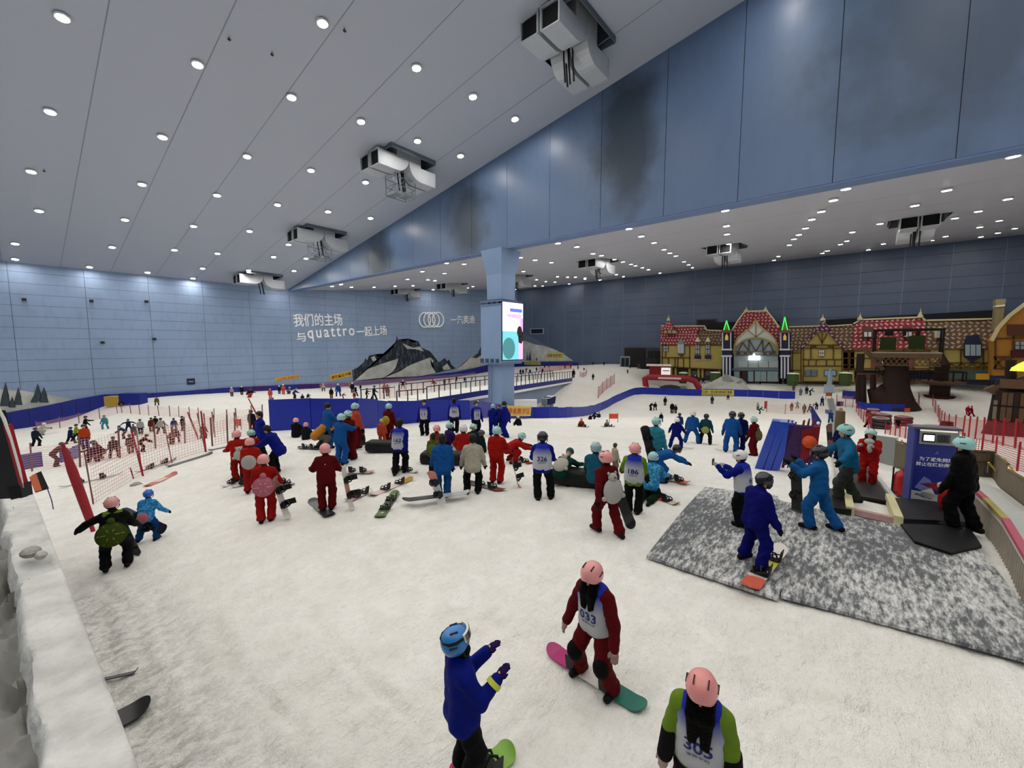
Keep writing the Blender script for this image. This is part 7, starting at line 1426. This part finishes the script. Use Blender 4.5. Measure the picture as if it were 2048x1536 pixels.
# --- sitting on the slope below
person('child in dark suit sitting below the yellow sign', 1037, 851, 831, 200, 'sitboard', '#1c2018', '#141518', ('helmet', '#c9cfa8')); person('person in orange jacket sitting sideways with snowboard on slope', 1163, 853, 836, 190, 'sitboard', '#d0401e', '#3a3228', ('helmet', '#c9805a')); board_on('snowboard at the feet of the orange sitting person', (1152, 854), (1178, 855), ['#6d5a40']); person('person in beige sitting with snowboard beside the gate flag', 1214, 853, 839, 190, 'sitboard', '#b0a894', '#6d665a', ('helmet', '#3a3a3a')); board_on('snowboard at the feet of the beige sitting person', (1202, 854), (1229, 854), ['#5a4a3a'])
person('person in dark red sitting by the barrier bend', 1181, 839, 828, 190, 'sit', '#4a1018', '#1a1a1e', ('helmet', '#20242c')); person('person in navy crouching by the barrier bend', 1188, 838, 821, 90, 'crouch', '#1a2a4a', '#1a1c26', ('helmet', '#3a4450')); person('person in blue sitting right at the barrier bend', 1198, 835, 824, 190, 'sit', '#14406a', '#14263a', ('helmet', '#2a2c34'))
# --- things lying on the left snow
board_on('red snowboard lying on the snow by the net', (290, 976), (352, 948), ['#b5503c', '#d9a894', '#b5503c'], bind=False); board_on('black snowboard lying tip towards the net post', (334, 936), (424, 908), ['#151618', '#26221f'], bind=False, L=1.7); board_on('long black snowboard lying behind the red girls', (422, 902), (500, 885), ['#1c1a1a', '#2a2624'], bind=False, L=1.7)
board_on('ski pair lying under the near net, left', (108, 980), (256, 946), ['#8d9094'], bind=True, W=.1, L=1.7); board_on('ski lying under the near net, right', (265, 950), (358, 918), ['#2a2c30'], bind=True, W=.1, L=1.6)
P = hit(272, 972); o = thing('white_plush', 'crumpled white cloth lying on the snow by the red board', 'cloth', P); build('fold', MB().ell((0, 0, .05), (.16, .1, .07), 10), cloth('#c9c7bb'), o, True); build('fold', MB().tube([(-.14, 0, .04), (-.02, .10, .08), (.08, .02, .09), (.16, -.08, .04)], [.03, .035, .04, .02], 7), cloth('#c9c7bb'), o, True)
b0 = hit(304, 1412); a0 = hit(150, 1490); a0 = b0 + (a0 - b0) / np.linalg.norm(a0 - b0) * 1.5; snowboard('black snowboard tip poking out beside the ledge', a0 + (0, 0, .03), b0 + (0, 0, .03), ['#060607'], bind=False, W=.34); board_on('thin dark ski tip beside the ledge', (215, 1362), (252, 1354), ['#3a3640'], bind=False, W=.06, L=.5)
# ------------------------------------------------------------------ small figures far off on the slopes
FAR = {}
def far_mesh(pose):
    if pose in FAR: return FAR[pose]
    K = skeleton(pose); pr = jacket_prims(K, 1.1) + trouser_prims(K, 1.12) + [(K['neck'], K['head'], .06, .09, 2)] + [q for l in K['leg'] for q in foot_prims(l)] + [q for a in K['arm'] for q in hand_prims(a, False, 3)]
    V, Q, tg = sdf_mesh(pr, .045, .035)
    if np.einsum('ij,ij->i', V[Q[:, 0]] - V.mean(0), np.cross(V[Q[:, 1]] - V[Q[:, 0]], V[Q[:, 2]] - V[Q[:, 0]])).sum() < 0: Q = Q[:, ::-1]
    me = bpy.data.meshes.new('body'); me.from_pydata(V.tolist(), [], Q.tolist()); me.polygons.foreach_set('material_index', tg.astype('i')); me.polygons.foreach_set('use_smooth', [True] * len(Q))
    for k in range(4): me.materials.append(None)
    hm_ = helmet_mesh(14); FAR[pose] = (me, hm_, K, fig_top(K)); return FAR[pose]
HM14 = None
def far_person(label, u, vf, vh, jk, tr=None, hc='#20242c', pose='stand', face=0, group=None, board=None):
    global HM14
    me, hm_, K, top = far_mesh(pose); P = hit(u, vf); sc = min(1.45, max(.6, scale_for(P, vh, top))); t = thing('person', label, 'person', P, world_yaw(P, face), group); t.scale = (sc, sc, sc)
    b = link('body', me, None, t)
    for i, m in enumerate((cloth(jk), cloth(tr or jk), SKIN, BOOTC)): b.material_slots[i].link = 'OBJECT'; b.material_slots[i].material = m
    if HM14 is None: HM14 = hm_.copy(); HM14.materials.clear(); HM14.materials.append(None)
    h = link('helmet', HM14, None, t); h.material_slots[0].link = 'OBJECT'; h.material_slots[0].material = mat(hc, .3, spec=.5); put(h, K, (0, 0, 0), 1.1)
    if board:
        d = v3(math.cos(world_yaw(P, face)), math.sin(world_yaw(P, face)), 0); snowboard(board, P - d * .7 + (0, 0, .02), P + d * .7 + (0, 0, .02), ['#2a2624'], bind=False)
FP = far_person
# left valley behind the nets
FP('rider in dark navy leaning on the lower left slope', 72, 893, 855, '#232c3c', '#1a1d26', pose='wide', face=40)
FP('rider in white crouching on a board at far left', 83, 870, 846, '#c9c7bd', '#c2c0b6', '#d6d4ca', 'crouch', 90, board='dark board under the white rider at far left')
FP('skier in navy jacket before the far left crowd', 142, 888, 854, '#1a1f4a', '#14161f', pose='walk', face=60); FP('skier in black and lime jacket in left crowd', 153, 883, 848, '#8aa820', '#17181c', pose='walk', face=90)
FP('skier in black with arm stretched out, above the orange one', 171, 866, 832, '#141518', '#141518', pose='reach', face=90); FP('person in orange coat and purple trousers in left crowd', 172, 898, 848, '#d04a1e', '#4a2470', pose='stand', face=200)
FP('skier in turquoise suit gliding down the left slope', 211, 858, 830, '#4aa0ac', '#4aa0ac', '#2a5a6a', 'wide', 200)
FP('person in navy with arms wide in left crowd', 258, 864, 838, '#1d2a44', '#26222a', pose='armsout', face=0); FP('person in slate blue bending in left crowd', 249, 878, 850, '#3a4a6a', '#2a2c3a', pose='bow', face=270); FP('small person in grey mauve in left crowd', 268, 872, 848, '#6d5a66', '#5a4650', pose='stand')
FP('person in white and black jacket in left crowd', 282, 869, 838, '#b9b5b8', '#26242a', '#3a3a40', 'stand'); FP('person in brown red jacket in left crowd', 304, 864, 835, '#6a3028', '#5a1c20', pose='stand'); FP('person in black between brown and white jackets', 312, 858, 832, '#141518', '#141518', pose='stand'); FP('person in cream jacket and black trousers in left crowd', 322, 868, 836, '#bdb8ae', '#1d1c20', '#3a3a3a', 'stance', 20)
FP('person in slate blue jacket on the left slope edge', 349, 863, 836, '#3a4a80', '#2a3458', pose='wide'); FP('tall person in black right of the slate blue jacket', 365, 862, 832, '#17181c', '#17181c', pose='stand', face=120); FP('person in dark red before the slate blue jacket', 353, 886, 857, '#5a141c', '#5a141c', pose='wide')
FP('person in maroon carrying a sack behind the left net', 112, 934, 886, '#5a1418', '#3a1014', pose='bow', face=90); FP('person in purple sitting behind the left net', 186, 925, 886, '#4a1a3c', '#3a1430', pose='crouch', face=40); FP('person in dark red seated behind left net, second', 200, 920, 880, '#6a1a24', '#4a1218', pose='crouch', face=300); FP('person in grey brown behind the left net', 229, 916, 873, '#4a3a3c', '#3a2a2c', pose='wide', face=10); FP('person in dark red behind the left net, beside the red pole', 262, 907, 872, '#5a1418', '#4a1014', pose='stand'); FP('person in maroon bending behind the near net', 285, 904, 875, '#5a1418', '#4a1014', pose='bow', face=90); FP('person in dark red bending over pale bag by net', 343, 890, 863, '#5a1418', '#4a1014', pose='bow', face=60)
FP('person in red standing by the dark upright pole', 407, 878, 847, '#7a1a20', '#6a1418', pose='wide', face=20); FP('person in navy with yellow pack left of the barrier corner', 504, 862, 820, '#1a1c30', '#4a1018', '#20242c', 'stand', 20)
FP('skier in yellow brown standing far under the end wall', 314, 811, 793, '#7a6a2a', '#5a4a20', pose='wide', face=180)
# beyond the barrier
FP('child in pale pink coat far under the end wall pads', 464, 793, 774, '#c2a2a4', '#1c1c22', '#d9c9c8'); FP('person in black with white helmet far under the pads', 484, 790, 772, '#17181f', '#17181f', '#e0e0e2'); FP('person in black and coral sitting on a sled far off', 498, 795, 771, '#1a1a20', '#d2503e', '#20242c', 'crouch', 120)
FP('person in coral suit left behind the barrier', 541, 798, 777, '#dd5a48', '#dd5a48', '#d97a6a'); FP('person in navy with white helmet behind coral group', 559, 788, 771, '#1a2440', '#1a2440', '#dfe2e6'); FP('person in coral suit with white helmet, middle of far group', 567, 789, 768, '#e0604c', '#e0604c', '#dfe2e6'); FP('person in grey crouching right of the coral suits', 577, 788, 774, '#6a6470', '#3a3840', '#c9c9cc', 'crouch', 60); FP('person in slate jacket bending behind the barrier', 589, 797, 777, '#3a4254', '#2a2e38', '#9a9aa0', 'bow', 60)
FP('small dark figure sitting behind the barrier', 605, 798, 788, '#26222a', '#26222a', pose='sit'); FP('person in black and white crouching behind the barrier', 616, 798, 786, '#2a2c30', '#b9b9b4', '#c9c9c6', 'crouch', 20)
FP('child in cream jacket standing on far slope', 647, 783, 767, '#d2c9a0', '#2a2a30', '#d9d6cf', 'wide', 180); FP('tall dark figure behind the barrier middle', 663, 797, 775, '#17181f', '#4a1a1c', '#15161a'); FP('skier in blue suit beyond the barrier middle', 677, 793, 767, '#1d4a94', '#1d4a94', '#c9d2dc', 'wide', 190); FP('child in dark red behind the barrier', 686, 798, 786, '#8c1c20', '#8c1c20', '#d9d2cc', 'bow', 90)
FP('person in grey beige far under the mountain print', 699, 776, 765, '#8f8a84', '#6a665f', '#9a958f'); FP('person in black with white helmet left of a taller one', 705, 786, 765, '#1a1b22', '#1a1b22', '#c9ccd2'); FP('tall person in black beyond the barrier', 711, 793, 771, '#141518', '#141518', '#d2cdc8', 'walk', 60); FP('person in bright red behind the barrier right part', 709, 799, 784, '#a81c1c', '#a81c1c', '#c9b0a8'); FP('pair half in black under the mountain print', 721, 780, 769, '#17181c', '#17181c')
FP('person in brown with one arm out beyond the barrier', 733, 799, 776, '#3a2a20', '#26201c', '#2a2420', 'reach', 90); FP('person in navy carrying a board beyond the barrier', 748, 800, 771, '#141c3c', '#1d1c26', '#15161a', 'walk', 90)
FP('skier in coral jacket behind the brown jacket by the net', 769, 786, 767, '#dd4a3c', '#c94a3c', pose='wide', face=0); FP('skier in dark brown before the coral skier', 775, 793, 769, '#3a1c1a', '#2a1a1c', pose='stand', face=20); FP('rider with arms stretched wide left of the footbridge', 806, 778, 760, '#1a1f2c', '#c96a60', '#d9d9d9', 'armsout', 0)
FP('person in red sitting on the far slope over the footbridge', 865, 768, 757, '#a82a24', '#8c1c20', pose='sit', face=90); FP('person in dark standing over the footbridge rail, left', 889, 771, 758, '#2a2420', '#2a2420', pose='wide'); FP('person in dark red over the footbridge rail', 898, 768, 756, '#6a1c1c', '#6a1c1c', pose='walk', face=90); FP('person in brown black near the column, far slope', 913, 763, 752, '#2a2018', '#2a2018'); FP('person in blue near the column, far slope', 929, 764, 754, '#2a3a7a', '#2a3a7a'); FP('person in dark green right by the column, far slope', 943, 763, 754, '#1d2a20', '#2a2a26', pose='bow', face=90); FP('person sitting by the footbridge posts', 884, 791, 783, '#26262a', '#26262a', pose='sit', face=200)
FP('left one of two people standing together right of the column', 1041, 749, 738, '#1d2028', '#1d2028'); FP('right one of two people standing together right of the column', 1046, 749, 738, '#26222a', '#26222a'); FP('rider leaning right of the column, far slope', 1052, 744, 735, '#3a3840', '#2a2a30', '#d9d6cf', 'bow', 60); FP('rider right of the leaning one over the bridge', 1060, 748, 738, '#1d1f26', '#1d1f26', pose='wide'); FP('lone dark skier above the bridge railing', 1073, 743, 734, '#1d2230', '#1d2230'); FP('dark red skier above the bridge railing', 1085, 746, 736, '#3a1c24', '#2a1c20'); FP('skier near the far pads, left', 1089, 736, 729, '#26202c', '#26202c'); FP('skier near the far pads, right', 1098, 735, 729, '#2a2430', '#2a2430'); FP('crouching skier above the bridge railing end', 1100, 745, 740, '#1d1f24', '#1d1f24', pose='crouch', face=90)
FP('person in dark red in the red net by the bridge end', 1130, 737, 728, '#6a1820', '#6a1820'); FP('person in bright red in the red net by the bridge end', 1141, 736, 727, '#a02024', '#a02024'); FP('person in black at the bridge end', 1147, 756, 738, '#17181c', '#17181c'); FP('person in pink red right of the bridge end', 1156, 739, 731, '#b04a4a', '#8c2c30'); FP('seated dark figure on the far crest', 1168, 740, 735, '#1d1f24', '#1d1f24', pose='sit')
FP('lone dark skier in the middle of the far snow hill', 1186, 760, 747, '#1a1c20', '#1a1c20', '#2a2c30', 'stand', 0); FP('skier on the far crest by the wall, left', 1186, 730, 723, '#17181c', '#17181c'); FP('skier on the far crest by the wall, right', 1208, 731, 723, '#17181c', '#17181c'); FP('dark skier before the groomer', 1260, 737, 729, '#1d1f26', '#1d1f26'); FP('skier in dark red before the kiosk', 1255, 747, 738, '#6a1a20', '#3a1c20')
# learner slope below the village
FP('left one of the pair of skiers on the learner slope', 1301, 821, 804, '#17181c', '#17181c', '#c9c9c6', 'bow', 60); FP('right one of the pair of skiers on the learner slope', 1310, 821, 804, '#141518', '#141518', pose='wide'); FP('skier in black above the learner pair', 1330, 811, 793, '#1a1b20', '#1a1b20', pose='stand'); FP('taller one of the two black skiers standing close', 1344, 827, 804, '#121316', '#121316', '#d0d0ce'); FP('shorter one of the two black skiers standing close', 1351, 827, 809, '#2a2422', '#1a1a1c'); FP('lone skier in black below the learner pair', 1322, 844, 825, '#17181a', '#17181a', '#5a5a50', 'wide', 180)
FP('skier in teal under the yellow safety banner', 1424, 808, 791, '#16455a', '#17202a', '#17202a'); FP('skier in navy right of the yellow safety banner', 1456, 800, 789, '#141a34', '#17181c', pose='wide'); FP('skier in pale jacket fallen with another in mid slope', 1515, 820, 805, '#b9b5a8', '#26262a', '#3a3a3a', 'stand', 30); FP('skier in slate bending left of the red stake', 1519, 828, 813, '#3a4650', '#26282c', pose='bow', face=90)
FP('child in red jacket on the learner slope by the net', 1583, 822, 805, '#a01c20', '#6d5a50', '#8c2024', 'stand', 200); FP('rider in cream jacket with arms out by the net', 1594, 817, 803, '#b5b0a0', '#1d1e22', pose='armsout', face=30); FP('skier in brown by the net, left of two', 1608, 826, 808, '#2a2420', '#2a2420', pose='stand'); FP('skier in dark red brown by the net, right of two', 1618, 825, 808, '#261a1a', '#261a1a', pose='walk', face=90)
FP('person in blue standing on the conveyor near its start', 1644, 812, 793, '#16386a', '#16386a', pose='walk', face=200); FP('person in navy on the conveyor behind the blue one', 1633, 819, 804, '#1a2238', '#1a2238', pose='bow', face=200); FP('skier in blue suit walking up beside the conveyor', 1661, 846, 820, '#1a4a8a', '#1a4a80', '#17305a', 'walk', 200)
FP('person in lavender coat near the end of the blue barrier', 1601, 791, 775, '#8f92a8', '#7a7c90', '#9a9cb0'); FP('person in dark teal among three near the barrier end', 1613, 788, 772, '#1d3a4a', '#1a2a34'); FP('person in slate blue among three near the barrier end', 1620, 791, 776, '#2a4056', '#26303c', pose='bow', face=90); FP('person in pink standing behind the barrier end', 1587, 781, 767, '#b58a94', '#4a2a34', '#8a8a3a'); FP('person in black walking before the gatehouse doors', 1490, 767, 753, '#17181c', '#17181c'); FP('dark figure crouching before the gatehouse', 1520, 768, 760, '#17181c', '#17181c', pose='crouch', face=90); FP('person in black and white beneath the right gate tower', 1560, 768, 753, '#26262a', '#1a1a1e', '#b9b94a'); FP('person in dark grey beside the right gate tower', 1571, 768, 754, '#2a2c34', '#2a2c34')
FP('person in dark red behind the red arch', 1397, 768, 757, '#4a2a28', '#3a2422'); FP('person in black walking behind the red arch', 1406, 767, 754, '#17181c', '#2a2a2c', pose='walk', face=90); FP('person in red brown near the white tent', 1422, 767, 758, '#6a2c2a', '#5a2422', pose='bow', face=270); FP('person in navy near the white tent', 1428, 767, 754, '#1a1f34', '#17181f'); FP('person with white hat at the end of the red arch', 1390, 768, 750, '#3a3c48', '#2a2a30', '#d9d6d2')
FP('person in maroon hauling tubes at the tubing run', 1736, 856, 826, '#3a1218', '#2a0e14', pose='walk', face=90); FP('person in black behind a single tube', 1795, 857, 836, '#1d1618', '#1d1618', pose='stand'); FP('small person in dark grey between tube stacks', 1779, 856, 838, '#2a2628', '#2a2628'); FP('person in pink coat on the right snow field', 1935, 830, 811, '#b51c40', '#b51c40', '#c93050'); FP('person in crimson suit beside the pink coat', 1943, 833, 812, '#8c1020', '#8c1020', '#8c1020', 'walk', 270)
